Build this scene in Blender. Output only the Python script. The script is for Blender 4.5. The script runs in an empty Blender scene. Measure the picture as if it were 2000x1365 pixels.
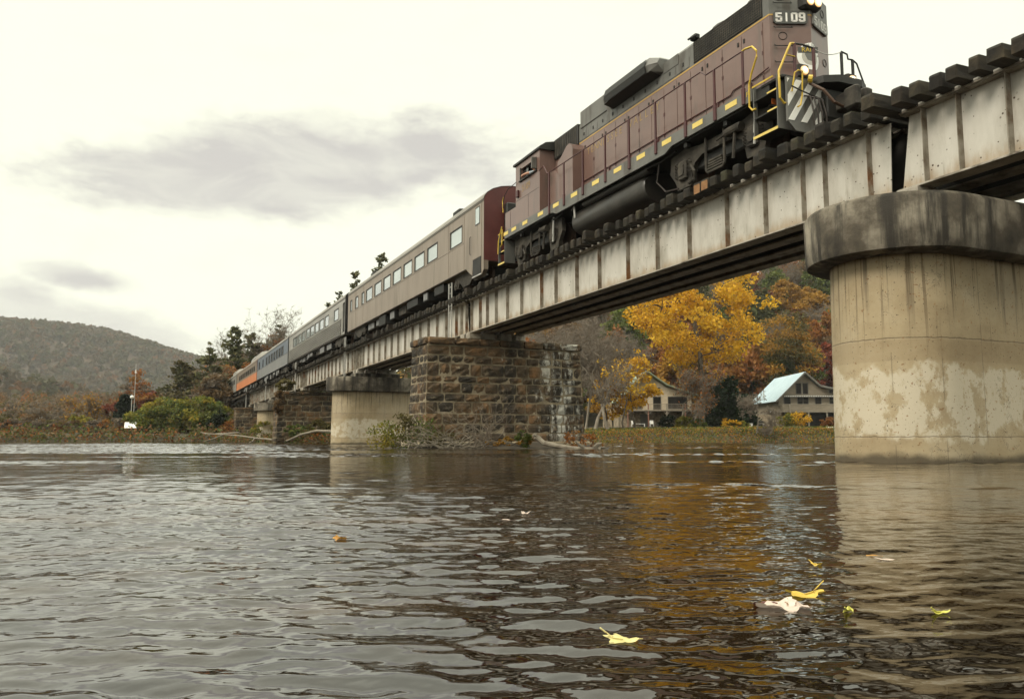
import bpy, math, random
import numpy as np
from mathutils import Vector, Matrix
R = math.radians
rng = np.random.default_rng(7)
random.seed(7)
S = bpy.context.scene
COL = S.collection

# ------------------------------------------------------------------ camera
YAW, CAMH = 0.4162, 0.45
WATER = 0.06          # river level
cam = bpy.data.cameras.new('camera'); camo = bpy.data.objects.new('camera', cam); COL.objects.link(camo)
cam.sensor_width = 36.0; cam.lens = 28.8; cam.clip_start = 0.05; cam.clip_end = 6000
camo.location = (0, 0, CAMH)
camo.rotation_euler = (R(90) + math.atan(173.2 / 1600), 0, -YAW)
S.camera = camo

# ------------------------------------------------------------------ sun, sky, exposure
SUN_DIR = Vector((-0.85, -0.24, 0.72)).normalized()
sl = bpy.data.lights.new('sun', 'SUN'); so = bpy.data.objects.new('sun', sl); COL.objects.link(so)
sl.energy = 1.5; sl.angle = R(22); sl.color = (1.0, 0.92, 0.78)
so.location = (-30, 0, 60); so.rotation_euler = SUN_DIR.to_track_quat('Z', 'Y').to_euler()
world = bpy.data.worlds.new('World'); S.world = world; world.use_nodes = True
S.view_settings.view_transform = 'Standard'; S.view_settings.look = 'None'
S.view_settings.exposure = 0.8; S.view_settings.gamma = 1.0; S.view_settings.use_curve_mapping = False
S.cycles.use_denoising = True
try: S.cycles.denoiser = 'OPENIMAGEDENOISE'
except Exception: pass
S.cycles.max_bounces = 7; S.cycles.diffuse_bounces = 3; S.cycles.glossy_bounces = 4
S.cycles.transparent_max_bounces = 6; S.cycles.volume_bounces = 1
S.cycles.sample_clamp_indirect = 6.0; S.cycles.caustics_reflective = False; S.cycles.caustics_refractive = False

class NT:
    """tiny node-tree writer"""
    def __init__(s, nt): s.nt = nt; s.L = nt.links
    def n(s, typ, **kw):
        nd = s.nt.nodes.new(typ)
        for k, v in kw.items():
            if k.startswith('i_'):
                nd.inputs[k[2:].replace('_', ' ')].default_value = v
            else: setattr(nd, k, v)
        return nd
    def link(s, a, b): s.L.new(a, b)
    def math(s, op, a, b=None, c=None, clamp=False):
        nd = s.nt.nodes.new('ShaderNodeMath'); nd.operation = op; nd.use_clamp = clamp
        for i, v in enumerate((a, b, c)):
            if v is None: continue
            if isinstance(v, (int, float)): nd.inputs[i].default_value = v
            else: s.L.new(v, nd.inputs[i])
        return nd.outputs[0]
    def smooth(s, v, lo, hi, a=0.0, b=1.0):
        nd = s.nt.nodes.new('ShaderNodeMapRange'); nd.interpolation_type = 'SMOOTHSTEP'
        s.L.new(v, nd.inputs['Value'])
        nd.inputs['From Min'].default_value = lo; nd.inputs['From Max'].default_value = hi
        nd.inputs['To Min'].default_value = a; nd.inputs['To Max'].default_value = b
        return nd.outputs[0]
    def mix(s, f, a, b, blend='MIX'):
        nd = s.nt.nodes.new('ShaderNodeMix'); nd.data_type = 'RGBA'; nd.blend_type = blend
        for sock, v in ((nd.inputs[0], f), (nd.inputs[6], a), (nd.inputs[7], b)):
            if isinstance(v, (int, float)): sock.default_value = v
            elif isinstance(v, tuple): sock.default_value = (v + (1,))[:4]
            else: s.L.new(v, sock)
        return nd.outputs[2]
    def noise(s, vec, scale, detail=4, rough=0.55, stretch=None, dist=0.0):
        if stretch:
            mp = s.nt.nodes.new('ShaderNodeMapping'); mp.inputs['Scale'].default_value = stretch
            s.L.new(vec, mp.inputs['Vector']); vec = mp.outputs[0]
        nd = s.nt.nodes.new('ShaderNodeTexNoise'); nd.inputs['Scale'].default_value = scale
        nd.inputs['Detail'].default_value = detail; nd.inputs['Roughness'].default_value = rough
        nd.inputs['Distortion'].default_value = dist
        s.L.new(vec, nd.inputs['Vector']); return nd.outputs[0]
    def ramp(s, f, stops):
        nd = s.nt.nodes.new('ShaderNodeValToRGB'); e = nd.color_ramp.elements
        while len(e) < len(stops): e.new(0.5)
        for el, (p, c) in zip(e, stops): el.position = p; el.color = (tuple(c) + (1,))[:4]
        s.L.new(f, nd.inputs[0]); return nd.outputs[0]

# overcast sky: Nishita daylight seen through a nearly closed cloud deck
w = NT(world.node_tree); world.node_tree.nodes.clear()
sky = w.n('ShaderNodeTexSky', sky_type='NISHITA', sun_disc=False)
sky.sun_elevation = math.asin(SUN_DIR.z); sky.sun_rotation = math.atan2(SUN_DIR.x, SUN_DIR.y)
tc = w.n('ShaderNodeTexCoord'); gen = tc.outputs['Generated']
sep = w.n('ShaderNodeSeparateXYZ'); w.link(gen, sep.inputs[0])
el = w.math('ARCSINE', sep.outputs[2]); az = w.math('ARCTAN2', sep.outputs[0], sep.outputs[1])
nA = w.noise(gen, 3.2, 6, 0.6, (1, 1, 2.6), 0.3)
nB = w.noise(gen, 9.0, 5, 0.6, (1, 1, 2.0))
nD = w.noise(gen, 30.0, 5, 0.65, (1, 1, 2.2))
nC = w.math('ADD', w.math('ADD', w.math('MULTIPLY', w.math('SUBTRACT', nA, 0.5), 1.7), w.math('MULTIPLY', w.math('SUBTRACT', nB, 0.5), 1.3)), w.math('MULTIPLY', w.math('SUBTRACT', nD, 0.5), 0.5))
def cloud(az0, el0, wa, we, tilt, lo=1.15, hi=0.42):
    da = w.math('SUBTRACT', az, az0)
    de = w.math('SUBTRACT', w.math('SUBTRACT', el, el0), w.math('MULTIPLY', da, tilt))
    q = w.math('ADD', w.math('POWER', w.math('ABSOLUTE', w.math('DIVIDE', da, wa)), 2.0), w.math('POWER', w.math('ABSOLUTE', w.math('DIVIDE', de, we)), 2.0))
    d = w.math('ADD', w.math('SQRT', q), nC)
    return w.smooth(d, lo, hi)
c1 = cloud(YAW - 0.25, 0.312, 0.345, 0.066, 0.10)
c2 = cloud(YAW - 0.48, 0.172, 0.075, 0.020, -0.08)
c3 = cloud(YAW - 0.53, 0.115, 0.26, 0.055, -0.16)
cN = w.smooth(w.noise(gen, 2.1, 6, 0.55, (1, 1, 2.4), 0.4), 0.50, 0.72, 0.0, 0.8)        # the same cloud deck elsewhere
out = w.math('MULTIPLY', cN, w.smooth(w.math('ABSOLUTE', w.math('SUBTRACT', az, YAW)), 0.55, 0.85))
veil = w.smooth(w.noise(gen, 5.0, 7, 0.62, (1, 1, 3.2), 0.5), 0.50, 0.80, 0.0, 0.16)
cl = w.math('MAXIMUM', w.math('MAXIMUM', w.math('MAXIMUM', c1, veil), c2), w.math('MAXIMUM', w.math('MULTIPLY', c3, 0.9), out))
tex = w.noise(gen, 6.5, 7, 0.6, (1, 1, 3.0), 0.6)
cl = w.math('MULTIPLY', cl, w.smooth(tex, 0.30, 0.68, 0.62, 1.08))
bright = w.mix(cl, (0.640, 0.642, 0.525), (0.385, 0.367, 0.340))
lift = w.smooth(el, 0.58, 1.35, 1.0, 4.0)          # an overcast sky is brightest overhead
vm = w.n('ShaderNodeVectorMath', operation='SCALE'); w.link(bright, vm.inputs[0]); w.link(lift, vm.inputs['Scale'])
b1 = w.n('ShaderNodeBackground'); b1.inputs['Strength'].default_value = 0.1; w.link(sky.outputs[0], b1.inputs[0])
b2 = w.n('ShaderNodeBackground'); b2.inputs['Strength'].default_value = 1.0; w.link(vm.outputs[0], b2.inputs[0])
mx = w.n('ShaderNodeMixShader'); mx.inputs[0].default_value = 0.96
w.link(b1.outputs[0], mx.inputs[1]); w.link(b2.outputs[0], mx.inputs[2])
wo = w.n('ShaderNodeOutputWorld'); w.link(mx.outputs[0], wo.inputs[0])

# ------------------------------------------------------------------ mesh helpers
def tag(o, label=None, cat=None, group=None, kind=None):
    if label: o['label'] = label
    if cat: o['category'] = cat
    if group: o['group'] = group
    if kind: o['kind'] = kind
    return o
def thing(name, label, cat, loc=(0, 0, 0), rz=0.0, group=None):
    o = bpy.data.objects.new(name, None); COL.objects.link(o); o.empty_display_size = 0.3
    o.location = loc; o.rotation_euler = (0, 0, rz); return tag(o, label, cat, group)
def wloc(o):
    v = Vector((0, 0, 0))
    while o is not None: v += o.location; o = o.parent
    return v
class MB:
    """collects polygons, then links them as ONE mesh object"""
    def __init__(s): s.v = []; s.f = []; s.m = []; s.mi = 0
    def add(s, vs, fs):
        b = len(s.v); s.v += [tuple(p) for p in vs]
        for f in fs: s.f.append(tuple(b + i for i in f)); s.m.append(s.mi)
        return s
    def box(s, x0, x1, y0, y1, z0, z1):
        return s.add([(x0,y0,z0),(x1,y0,z0),(x1,y1,z0),(x0,y1,z0),(x0,y0,z1),(x1,y0,z1),(x1,y1,z1),(x0,y1,z1)],
                     [(3,2,1,0),(4,5,6,7),(0,1,5,4),(1,2,6,5),(2,3,7,6),(3,0,4,7)])
    def bbox(s, x0, x1, y0, y1, z0, z1, b=0.02):
        """box with all long edges chamfered"""
        pts = []
        for (z, k) in ((z0, b), (z0 + b, 0), (z1 - b, 0), (z1, b)):
            xa, xb, ya, yb = x0 + k, x1 - k, y0 + k, y1 - k
            pts += [(xa+b,ya,z),(xb-b,ya,z),(xb,ya+b,z),(xb,yb-b,z),(xb-b,yb,z),(xa+b,yb,z),(xa,yb-b,z),(xa,ya+b,z)]
        fs = [tuple(range(7, -1, -1)), tuple(range(24, 32))]
        for r in range(3):
            for i in range(8): fs.append((r*8+i, r*8+(i+1) % 8, r*8+8+(i+1) % 8, r*8+8+i))
        return s.add(pts, fs)
    def prism(s, poly, axis, a, b):
        """polygon extruded along an axis. axis 'y': poly=(x,z); 'x': (y,z); 'z': (x,y)"""
        n = len(poly)
        def P(p, t): return (p[0], t, p[1]) if axis == 'y' else (t, p[0], p[1]) if axis == 'x' else (p[0], p[1], t)
        vs = [P(p, a) for p in poly] + [P(p, b) for p in poly]
        fs = [tuple(range(n)), tuple(range(2*n-1, n-1, -1))] + [((i+1) % n, i, n+i, n+(i+1) % n) for i in range(n)]
        return s.add(vs, fs)
    def loft(s, rings, cap=True):
        n = len(rings[0]); vs = [p for r in rings for p in r]; fs = []
        for k in range(len(rings)-1):
            for i in range(n): fs.append((k*n+i, k*n+(i+1) % n, (k+1)*n+(i+1) % n, (k+1)*n+i))
        if cap: fs += [tuple(range(n-1, -1, -1)), tuple(range((len(rings)-1)*n, len(rings)*n))]
        return s.add(vs, fs)
    def tube(s, pts, r, n=6, r1=None, cap=True):
        pts = [Vector(p) for p in pts]; rings = []; m = len(pts)
        up = Vector((0.13, 0.21, 0.97))
        for i, p in enumerate(pts):
            d = (pts[min(i+1, m-1)] - pts[max(i-1, 0)]).normalized()
            a = d.cross(up)
            if a.length < 1e-3: a = d.cross(Vector((1, 0, 0)))
            a.normalize(); b = d.cross(a)
            rr = r if r1 is None else r + (r1 - r) * i / (m - 1)
            rings.append([p + a * (rr*math.cos(t)) + b * (rr*math.sin(t)) for t in [2*math.pi*k/n for k in range(n)]])
        return s.loft(rings, cap)
    def cyl(s, p0, p1, r, n=16, r1=None): return s.tube([p0, p1], r, n, r1)
    def disc(s, c, r, axis=1, n=20):
        vs = []
        for k in range(n):
            t = 2*math.pi*k/n; a, b = r*math.cos(t), r*math.sin(t)
            vs.append((c[0], c[1]+a, c[2]+b) if axis == 0 else (c[0]+a, c[1], c[2]+b) if axis == 1 else (c[0]+a, c[1]+b, c[2]))
        return s.add(vs, [tuple(range(n))])
    def wall(s, plane, pos, u0, u1, v0, v1, holes, depth=0.08):
        """wall in plane 'x' or 'y' at pos with rectangular holes and reveals going to pos+depth"""
        us = sorted({u0, u1, *[h[0] for h in holes], *[h[1] for h in holes]}); vs_ = sorted({v0, v1, *[h[2] for h in holes], *[h[3] for h in holes]})
        P = (lambda u, v, d: (pos+d, u, v)) if plane == 'x' else (lambda u, v, d: (u, pos+d, v))
        for i in range(len(us)-1):
            for j in range(len(vs_)-1):
                cu, cv = (us[i]+us[i+1])/2, (vs_[j]+vs_[j+1])/2
                if any(h[0] < cu < h[1] and h[2] < cv < h[3] for h in holes): continue
                s.add([P(us[i],vs_[j],0),P(us[i+1],vs_[j],0),P(us[i+1],vs_[j+1],0),P(us[i],vs_[j+1],0)], [(0,1,2,3)])
        for h in holes:
            q = [(h[0],h[2]),(h[1],h[2]),(h[1],h[3]),(h[0],h[3])]
            for k in range(4):
                a, b = q[k], q[(k+1) % 4]
                s.add([P(*a,0),P(*b,0),P(*b,depth),P(*a,depth)], [(0,1,2,3)])
        return s
    def mesh(s, name, mats, off=(0, 0, 0), smooth=False):
        me = bpy.data.meshes.new(name); o = Vector(off)
        me.from_pydata([tuple(Vector(p) - o) for p in s.v], [], s.f)
        mats = mats if isinstance(mats, (list, tuple)) else [mats]
        for m in mats: me.materials.append(m)
        if len(mats) > 1: me.polygons.foreach_set('material_index', s.m)
        if smooth:
            me.polygons.foreach_set('use_smooth', [True]*len(me.polygons))
            if hasattr(me, 'set_sharp_from_angle'): me.set_sharp_from_angle(angle=R(38))
        me.update(); return me
    def build(s, name, mats, parent=None, loc=None, world=True, smooth=False):
        """loc: origin of a top-level mesh; a part is stored relative to its parent"""
        off = (wloc(parent) if parent is not None else Vector(loc or (0, 0, 0))) if world else Vector((0, 0, 0))
        o = bpy.data.objects.new(name, s.mesh(name, mats, off, smooth)); COL.objects.link(o)
        if parent is not None: o.parent = parent
        else: o.location = loc or (0, 0, 0)
        return o
def part(name, me, parent, loc=(0, 0, 0), rot=(0, 0, 0), scale=(1, 1, 1)):
    o = bpy.data.objects.new(name, me); COL.objects.link(o); o.parent = parent
    o.location = loc; o.rotation_euler = rot; o.scale = scale; return o
def copy_tree(o, parent=None, loc=None):
    c = o.copy(); COL.objects.link(c)
    if parent is not None: c.parent = parent
    if loc is not None: c.location = loc
    for ch in list(o.children): copy_tree(ch, c)
    return c
def np_mesh(name, V, F, mats, col=None, mi=None, smooth=False):
    """V (n,3), F (m,4) quads, col (m,3) one tint per face"""
    V = np.asarray(V, np.float32); F = np.asarray(F, np.int32); k = F.shape[1]
    me = bpy.data.meshes.new(name); me.vertices.add(len(V)); me.vertices.foreach_set('co', V.ravel())
    me.loops.add(F.size); me.loops.foreach_set('vertex_index', F.ravel())
    me.polygons.add(len(F)); me.polygons.foreach_set('loop_start', np.arange(0, F.size, k, dtype=np.int32))
    try: me.polygons.foreach_set('loop_total', np.full(len(F), k, np.int32))
    except Exception: pass
    for m in (mats if isinstance(mats, (list, tuple)) else [mats]): me.materials.append(m)
    if mi is not None: me.polygons.foreach_set('material_index', np.asarray(mi, np.int32))
    if smooth: me.polygons.foreach_set('use_smooth', np.ones(len(F), bool))
    if col is not None:
        at = me.attributes.new('tint', 'FLOAT_COLOR', 'FACE')
        c4 = np.ones((len(F), 4), np.float32); c4[:, :3] = col; at.data.foreach_set('color', c4.ravel())
    me.update(calc_edges=True); return me
def link(name, me, parent=None, loc=(0, 0, 0)):
    o = bpy.data.objects.new(name, me); COL.objects.link(o); o.location = loc
    if parent is not None: o.parent = parent
    return o
_tc = {}
def text_mesh(body, size, mat, extrude=0.002, spacing=1.0):
    cu = bpy.data.curves.new('lettering', 'FONT'); cu.body = body; cu.size = size; cu.extrude = extrude
    cu.align_x = 'CENTER'; cu.align_y = 'CENTER'; cu.space_character = spacing; cu.resolution_u = 3
    ob = bpy.data.objects.new('lettering', cu); COL.objects.link(ob)
    dg = bpy.context.evaluated_depsgraph_get(); dg.update()
    me = bpy.data.meshes.new_from_object(ob.evaluated_get(dg)); me.name = 'lettering'
    bpy.data.objects.remove(ob); bpy.data.curves.remove(cu)
    me.materials.clear(); me.materials.append(mat); return me
ROT_X = Matrix(((0, 0, -1), (-1, 0, 0), (0, 1, 0))).to_euler()      # lettering that faces -X and reads towards -Y
ROT_Y = Matrix(((1, 0, 0), (0, 0, -1), (0, 1, 0))).to_euler()       # lettering that faces -Y and reads towards +X

# ------------------------------------------------------------------ materials
def mat(name, stops, scale=3.0, detail=5, rough=0.6, rvar=0.0, bump=0.0, bscale=None, stretch=None, metal=0.0, spec=0.4, space='pos', rand=0.0, coat=0.0, tint=False, trans=0.0, dirt=None):
    """noise-driven surface: stops = colours from the low to the high end of the noise; space 'pos' = world position, 'obj' = object"""
    m = bpy.data.materials.new(name); m.use_nodes = True; t = NT(m.node_tree); bs = m.node_tree.nodes['Principled BSDF']
    if space == 'pos': vec = t.n('ShaderNodeNewGeometry').outputs['Position']
    else: vec = t.n('ShaderNodeTexCoord').outputs['Object']
    if len(stops[0]) == 3: stops = [(0.3 + 0.4*i/max(1, len(stops)-1), c) for i, c in enumerate(stops)]
    nf = t.noise(vec, scale, detail, 0.6, stretch)
    c = t.ramp(nf, stops)
    if dirt:            # (colour, scale, lo, hi, stretch)
        dn = t.noise(vec, dirt[1], 6, 0.65, dirt[4] if len(dirt) > 4 else None)
        c = t.mix(t.smooth(dn, dirt[2], dirt[3]), c, dirt[0])
    if rand:
        oi = t.n('ShaderNodeObjectInfo').outputs['Random']
        hs = t.n('ShaderNodeHueSaturation'); t.link(c, hs.inputs['Color'])
        t.link(t.math('MULTIPLY_ADD', oi, 2*rand, 1-rand), hs.inputs['Value'])
        o2 = t.math('FRACT', t.math('MULTIPLY', oi, 7.31)); t.link(t.math('MULTIPLY_ADD', o2, 0.05*rand, 0.5-0.025*rand), hs.inputs['Hue'])
        c = hs.outputs[0]
    if tint:
        at = t.n('ShaderNodeAttribute', attribute_name='tint'); c = t.mix(1.0, c, at.outputs['Color'], 'MULTIPLY')
    t.link(c, bs.inputs['Base Color'])
    bs.inputs['Metallic'].default_value = metal; bs.inputs['Specular IOR Level'].default_value = spec
    bs.inputs['Coat Weight'].default_value = coat
    if rvar: t.link(t.math('MULTIPLY_ADD', nf, rvar, rough - rvar*0.5, clamp=True), bs.inputs['Roughness'])
    else: bs.inputs['Roughness'].default_value = rough
    if bump:
        bn = t.noise(vec, bscale or scale*4, 6, 0.65, stretch); b = t.n('ShaderNodeBump'); b.inputs['Strength'].default_value = bump
        b.inputs['Distance'].default_value = 0.03
        t.link(bn, b.inputs['Height']); t.link(b.outputs[0], bs.inputs['Normal'])
    if trans:           # thin leaves let some light through
        tr = t.n('ShaderNodeBsdfTranslucent'); t.link(c, tr.inputs[0]); ms = t.n('ShaderNodeMixShader'); ms.inputs[0].default_value = trans
        t.link(bs.outputs[0], ms.inputs[1]); t.link(tr.outputs[0], ms.inputs[2]); t.link(ms.outputs[0], m.node_tree.nodes['Material Output'].inputs[0])
    return m
def flat(name, c, rough=0.5, **kw): return mat(name, [tuple(x*0.86 for x in c), tuple(min(1, x*1.12) for x in c)], scale=kw.pop('scale', 2.5), rough=rough, **kw)
def emit(name, c, s):
    m = bpy.data.materials.new(name); m.use_nodes = True; b = m.node_tree.nodes['Principled BSDF']
    b.inputs['Base Color'].default_value = (0.8, 0.7, 0.5, 1); b.inputs['Emission Color'].default_value = c + (1,); b.inputs['Emission Strength'].default_value = s
    return m
# world frame of the camera's heading, used only to survey positions: pixel column + distance ahead -> ground point
ER = Vector((math.cos(YAW), -math.sin(YAW), 0)); EF = Vector((math.sin(YAW), math.cos(YAW), 0))
def at(px, fw): p = ER * ((px-1000)/1600*fw) + EF * fw; return p.x, p.y
def height_at(py, fw): return CAMH + (855.7-py)/1600*fw*1.0
# ------------------------------------------------------------------ ground, river, hills
BANK = np.array([(-420,185),(-200,152),(-40,126),(-16,117),(3,114),(8,110),(10.2,95),(10.4,80),(10.8,68),(12.5,61.5),(16,59.5),(21,60.5),(30,68),(43,76.5),(56,71.5),(68,66),(95,58),(200,38),(420,0)], float)
def bank_sd(x, y):
    """signed distance to the waterline, positive on the far side"""
    x = np.asarray(x, float); y = np.asarray(y, float); d = np.full(x.shape, 1e9); ybank = np.interp(x, BANK[:, 0], BANK[:, 1])
    for a, b in zip(BANK[:-1], BANK[1:]):
        ab = b-a; t = np.clip(((x-a[0])*ab[0]+(y-a[1])*ab[1])/(ab@ab), 0, 1)
        d = np.minimum(d, np.hypot(x-a[0]-t*ab[0], y-a[1]-t*ab[1]))
    return np.where(y > ybank, d, -d)
def sst(a, b, x): t = np.clip((x-a)/(b-a), 0, 1); return t*t*(3-2*t)
_ph = rng.uniform(0, 6.28, (24, 3)); _kk = rng.normal(0, 1, (24, 2))
def lump(x, y, L):
    v = 0
    for i in range(8):
        k = _kk[i]/L*3.0*(1+0.25*i); v = v + np.sin(k[0]*x+k[1]*y+_ph[i, 0])/(1+0.3*i)
    return v/4
def ground(x, y):
    x = np.asarray(x, float); y = np.asarray(y, float); sd = bank_sd(x, y)
    fw = x*math.sin(YAW)+y*math.cos(YAW); r = x*math.cos(YAW)-y*math.sin(YAW)
    right = sst(-10, 30, r)
    h = np.where(sd < 0, np.maximum(sd*0.3-0.12, -1.3), (0.75+0.65*right)*sst(0, 4.5, sd) + 0.35*sst(2, 14, sd) + 0.8*sst(14, 60, sd) - 0.12*(1-sst(0, 1.0, sd)))
    h = h + 0.10*lump(x, y, 9)*sst(1, 6, sd)
    hill = np.clip(fw-168-8*lump(x, y, 60), 0, None)
    h = h + sst(-75, 40, r)*(hill*0.40)*(1-0.35*sst(60, 250, hill)) * (1+0.10*lump(x, y, 45))
    h = h + sst(-30, -110, r)*sst(150, 420, fw)*14
    return h
def gz(x, y): return float(ground(np.array([x]), np.array([y]))[0])
def grid_mesh(name, xs, ys, hfun, mats, smooth=True):
    X, Y = np.meshgrid(xs, ys); Z = hfun(X, Y); V = np.stack([X, Y, Z], -1).reshape(-1, 3); nx = len(xs)
    i = np.arange((len(ys)-1)*nx).reshape(len(ys)-1, nx)[:, :-1].ravel()
    return np_mesh(name, V, np.stack([i, i+1, i+nx+1, i+nx], -1), mats, smooth=smooth)
M = {}
M['soil'] = mat('soil', [(0.30, (0.018, 0.013, 0.008)), (0.5, (0.036, 0.028, 0.013)), (0.62, (0.055, 0.046, 0.016)), (0.75, (0.08, 0.038, 0.014))], scale=0.35, detail=9, rough=0.95, bump=0.5, bscale=3)
M['forest_floor'] = mat('forest_floor', [(0.025, 0.018, 0.010), (0.07, 0.042, 0.02), (0.05, 0.045, 0.018)], scale=0.12, detail=8, rough=0.95)
xs = np.unique(np.concatenate([np.arange(-420, -60, 12.), np.arange(-60, 130, 1.6), np.arange(130, 430, 10.)]))
ys = np.unique(np.concatenate([np.arange(-60, 40, 12.), np.arange(40, 190, 1.6), np.arange(190, 460, 7.)]))
gr = tag(link('ground', grid_mesh('ground', xs, ys, ground, [M['soil']])), kind='structure')
def mountain(x, y):
    fw = x*math.sin(YAW)+y*math.cos(YAW); r = x*math.cos(YAW)-y*math.sin(YAW)
    H = np.interp(r, [-3200, -2000, -1300, -938, -844, -750, -656, -572, -500, -300, 0, 400, 900, 2500], [230, 235, 222, 206, 203, 190, 162, 141, 122, 95, 70, 85, 150, 190])
    m = np.exp(-np.abs((fw-1500)/430)**2.2)*H*(1+0.05*lump(x, y, 300)*sst(0, 500, np.abs(fw-1500)))
    f = np.exp(-((r+520)/190)**2-((fw-640)/170)**2)*62
    return np.maximum(m, 0)+f+2.0+6*lump(x, y, 220)*sst(500, 900, fw)
def mount2(x, y):
    inside = (sst(-425, -400, x)*(1-sst(405, 428, x))*sst(-62, -40, y)*(1-sst(430, 456, y)))
    return np.where(inside > 0, -3.0*inside, 0) + mountain(x, y)*(1-inside) - 2*inside*0
M['mountain'] = mat('mountain_floor', [(0.05, 0.035, 0.025), (0.09, 0.06, 0.04)], scale=0.02, detail=8, rough=1)
tag(link('mountain', grid_mesh('mountain', np.arange(-2400, 2400, 40.), np.concatenate([np.arange(-500, 400, 60.), np.arange(400, 3000, 40.)]), mount2, [M['mountain']])), kind='structure')

# river: a sheet displaced by a sum of small waves, finer where it is near
NW = 90
_lam = np.exp(rng.uniform(math.log(0.04), math.log(1.1), NW)); _dir = rng.normal(1.12, 0.62, NW); _php = rng.uniform(0, 6.28, NW)
_slope = 0.047*np.exp(-((np.log(_lam)-math.log(0.105))/1.15)**2)*rng.uniform(0.6, 1.4, NW)
_amp = _slope*_lam/(2*math.pi)*0.62
_lr = np.exp(rng.uniform(math.log(0.24), math.log(0.8), 22)); _dr = rng.normal(1.12, 0.7, 22); _pr = rng.uniform(0, 6.28, 22)
_lat = np.random.default_rng(99).uniform(0, 1, (256, 256))
def vnoise(x, y):
    i = np.floor(x).astype(int); j = np.floor(y).astype(int); u = x-i; v = y-j; u = u*u*(3-2*u); v = v*v*(3-2*v); L = lambda a, b: _lat[a % 256, b % 256]
    return (L(i, j)*(1-u)+L(i+1, j)*u)*(1-v)+(L(i, j+1)*(1-u)+L(i+1, j+1)*u)*v
def fbm(x, y, n=3): return sum(vnoise(x*2.03**k+17*k, y*2.03**k+5*k)*0.55**k for k in range(n))/sum(0.55**k for k in range(n))
def calm(x, y):
    a = np.arctan2(x, np.maximum(y, 0.01)) - YAW; d = np.hypot(x, y)
    c = 1.15 - 0.62*sst(0.02, 0.42, a)                     # the lee of the near pier lies quieter
    return c*(0.8+0.35*lump(x, y, 3.5))*(1-0.15*sst(7, 16, d))
def waves(x, y, dr):
    z = np.zeros_like(x); wx = x + 0.12*np.sin(1.3*y+0.7*x) + 0.3*np.sin(0.31*y-0.5*x); wy = y + 0.12*np.sin(1.7*x-0.4*y)
    for lam, th, ph, am in zip(_lam, _dir, _php, _amp):
        k = 2*math.pi/lam; s = np.sin(k*(wx*math.cos(th)+wy*math.sin(th))+ph)
        z += am*sst(1.9, 3.4, lam/dr)*(s - 0.25*(1-s*s))
    z = z*calm(x, y)
    d = np.hypot(x, y)
    if d.max() > 5.2:                                       # riffles: streaks of steeper chop lying across the stream
        r_ = x*math.cos(YAW)-y*math.sin(YAW); f_ = x*math.sin(YAW)+y*math.cos(YAW)
        m = fbm(r_*0.085+3.1, f_*0.42+0.9*fbm(r_*0.04, f_*0.05)+11, 4)
        f_w = f_+7*(fbm(r_*0.07+40, f_*0.16)-0.5)
        bias = 0.13*sst(3, -14, r_)*sst(13, 23, f_w) + 0.020*sst(3, -4, r_)*(1-sst(12, 24, f_w)) + 0.05*sst(22, 30, f_) + 0.06*np.exp(-((f_-13.2-0.05*r_)/1.1)**2)*sst(-9, -2, r_)
        m = sst(0.52, 0.68, m+bias-0.05*(1-sst(10, 16, f_w)))*sst(4.5, 9.5, d+2.5*(fbm(r_*0.3, f_*0.5+9)-0.5))*(1-sst(95, 130, d)); c = np.zeros_like(z)
        for lam, th, ph in zip(_lr, _dr, _pr):
            k = 2*math.pi/lam; s = np.sin(k*(wx*math.cos(th)+wy*math.sin(th))+ph); c += 0.042*lam/(2*math.pi)*sst(1.8, 3.2, lam/dr)*(s-0.35*(1-s*s))
        z = z + m*c
    return z
rr = [0.55]
while rr[-1] < 470: rr.append(rr[-1] + (min(0.105, max(0.009, rr[-1]**2*0.00095)) if rr[-1] < 60 else min(8.0, 0.105*(rr[-1]/60)**5)))
rr = np.array(rr)
tt = np.concatenate([np.linspace(-math.pi, YAW-0.66, 60)[:-1], np.linspace(YAW-0.66, YAW+0.66, 620), np.linspace(YAW+0.66, math.pi, 50)[1:]])
Rr, Tt = np.meshgrid(rr, tt); X = Rr*np.sin(Tt); Y = Rr*np.cos(Tt); dR = np.gradient(rr)[None, :]*np.ones_like(Rr)
Z = waves(X, Y, np.maximum(dR, Rr*0.0021)) + WATER; n2 = len(rr)
i = (np.arange(len(tt)-1)[:, None]*n2 + np.arange(n2-1)[None, :]).ravel()
V = np.stack([X, Y, Z], -1).reshape(-1, 3); F = np.stack([i, i+1, i+n2+1, i+n2], -1)
V = np.concatenate([V, [[0, 0, 0]]]); c0 = np.arange(len(tt)-1)*n2
F = np.concatenate([F, np.stack([c0, c0+n2, np.full_like(c0, len(V)-1), np.full_like(c0, len(V)-1)], -1)[:0]])
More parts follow.
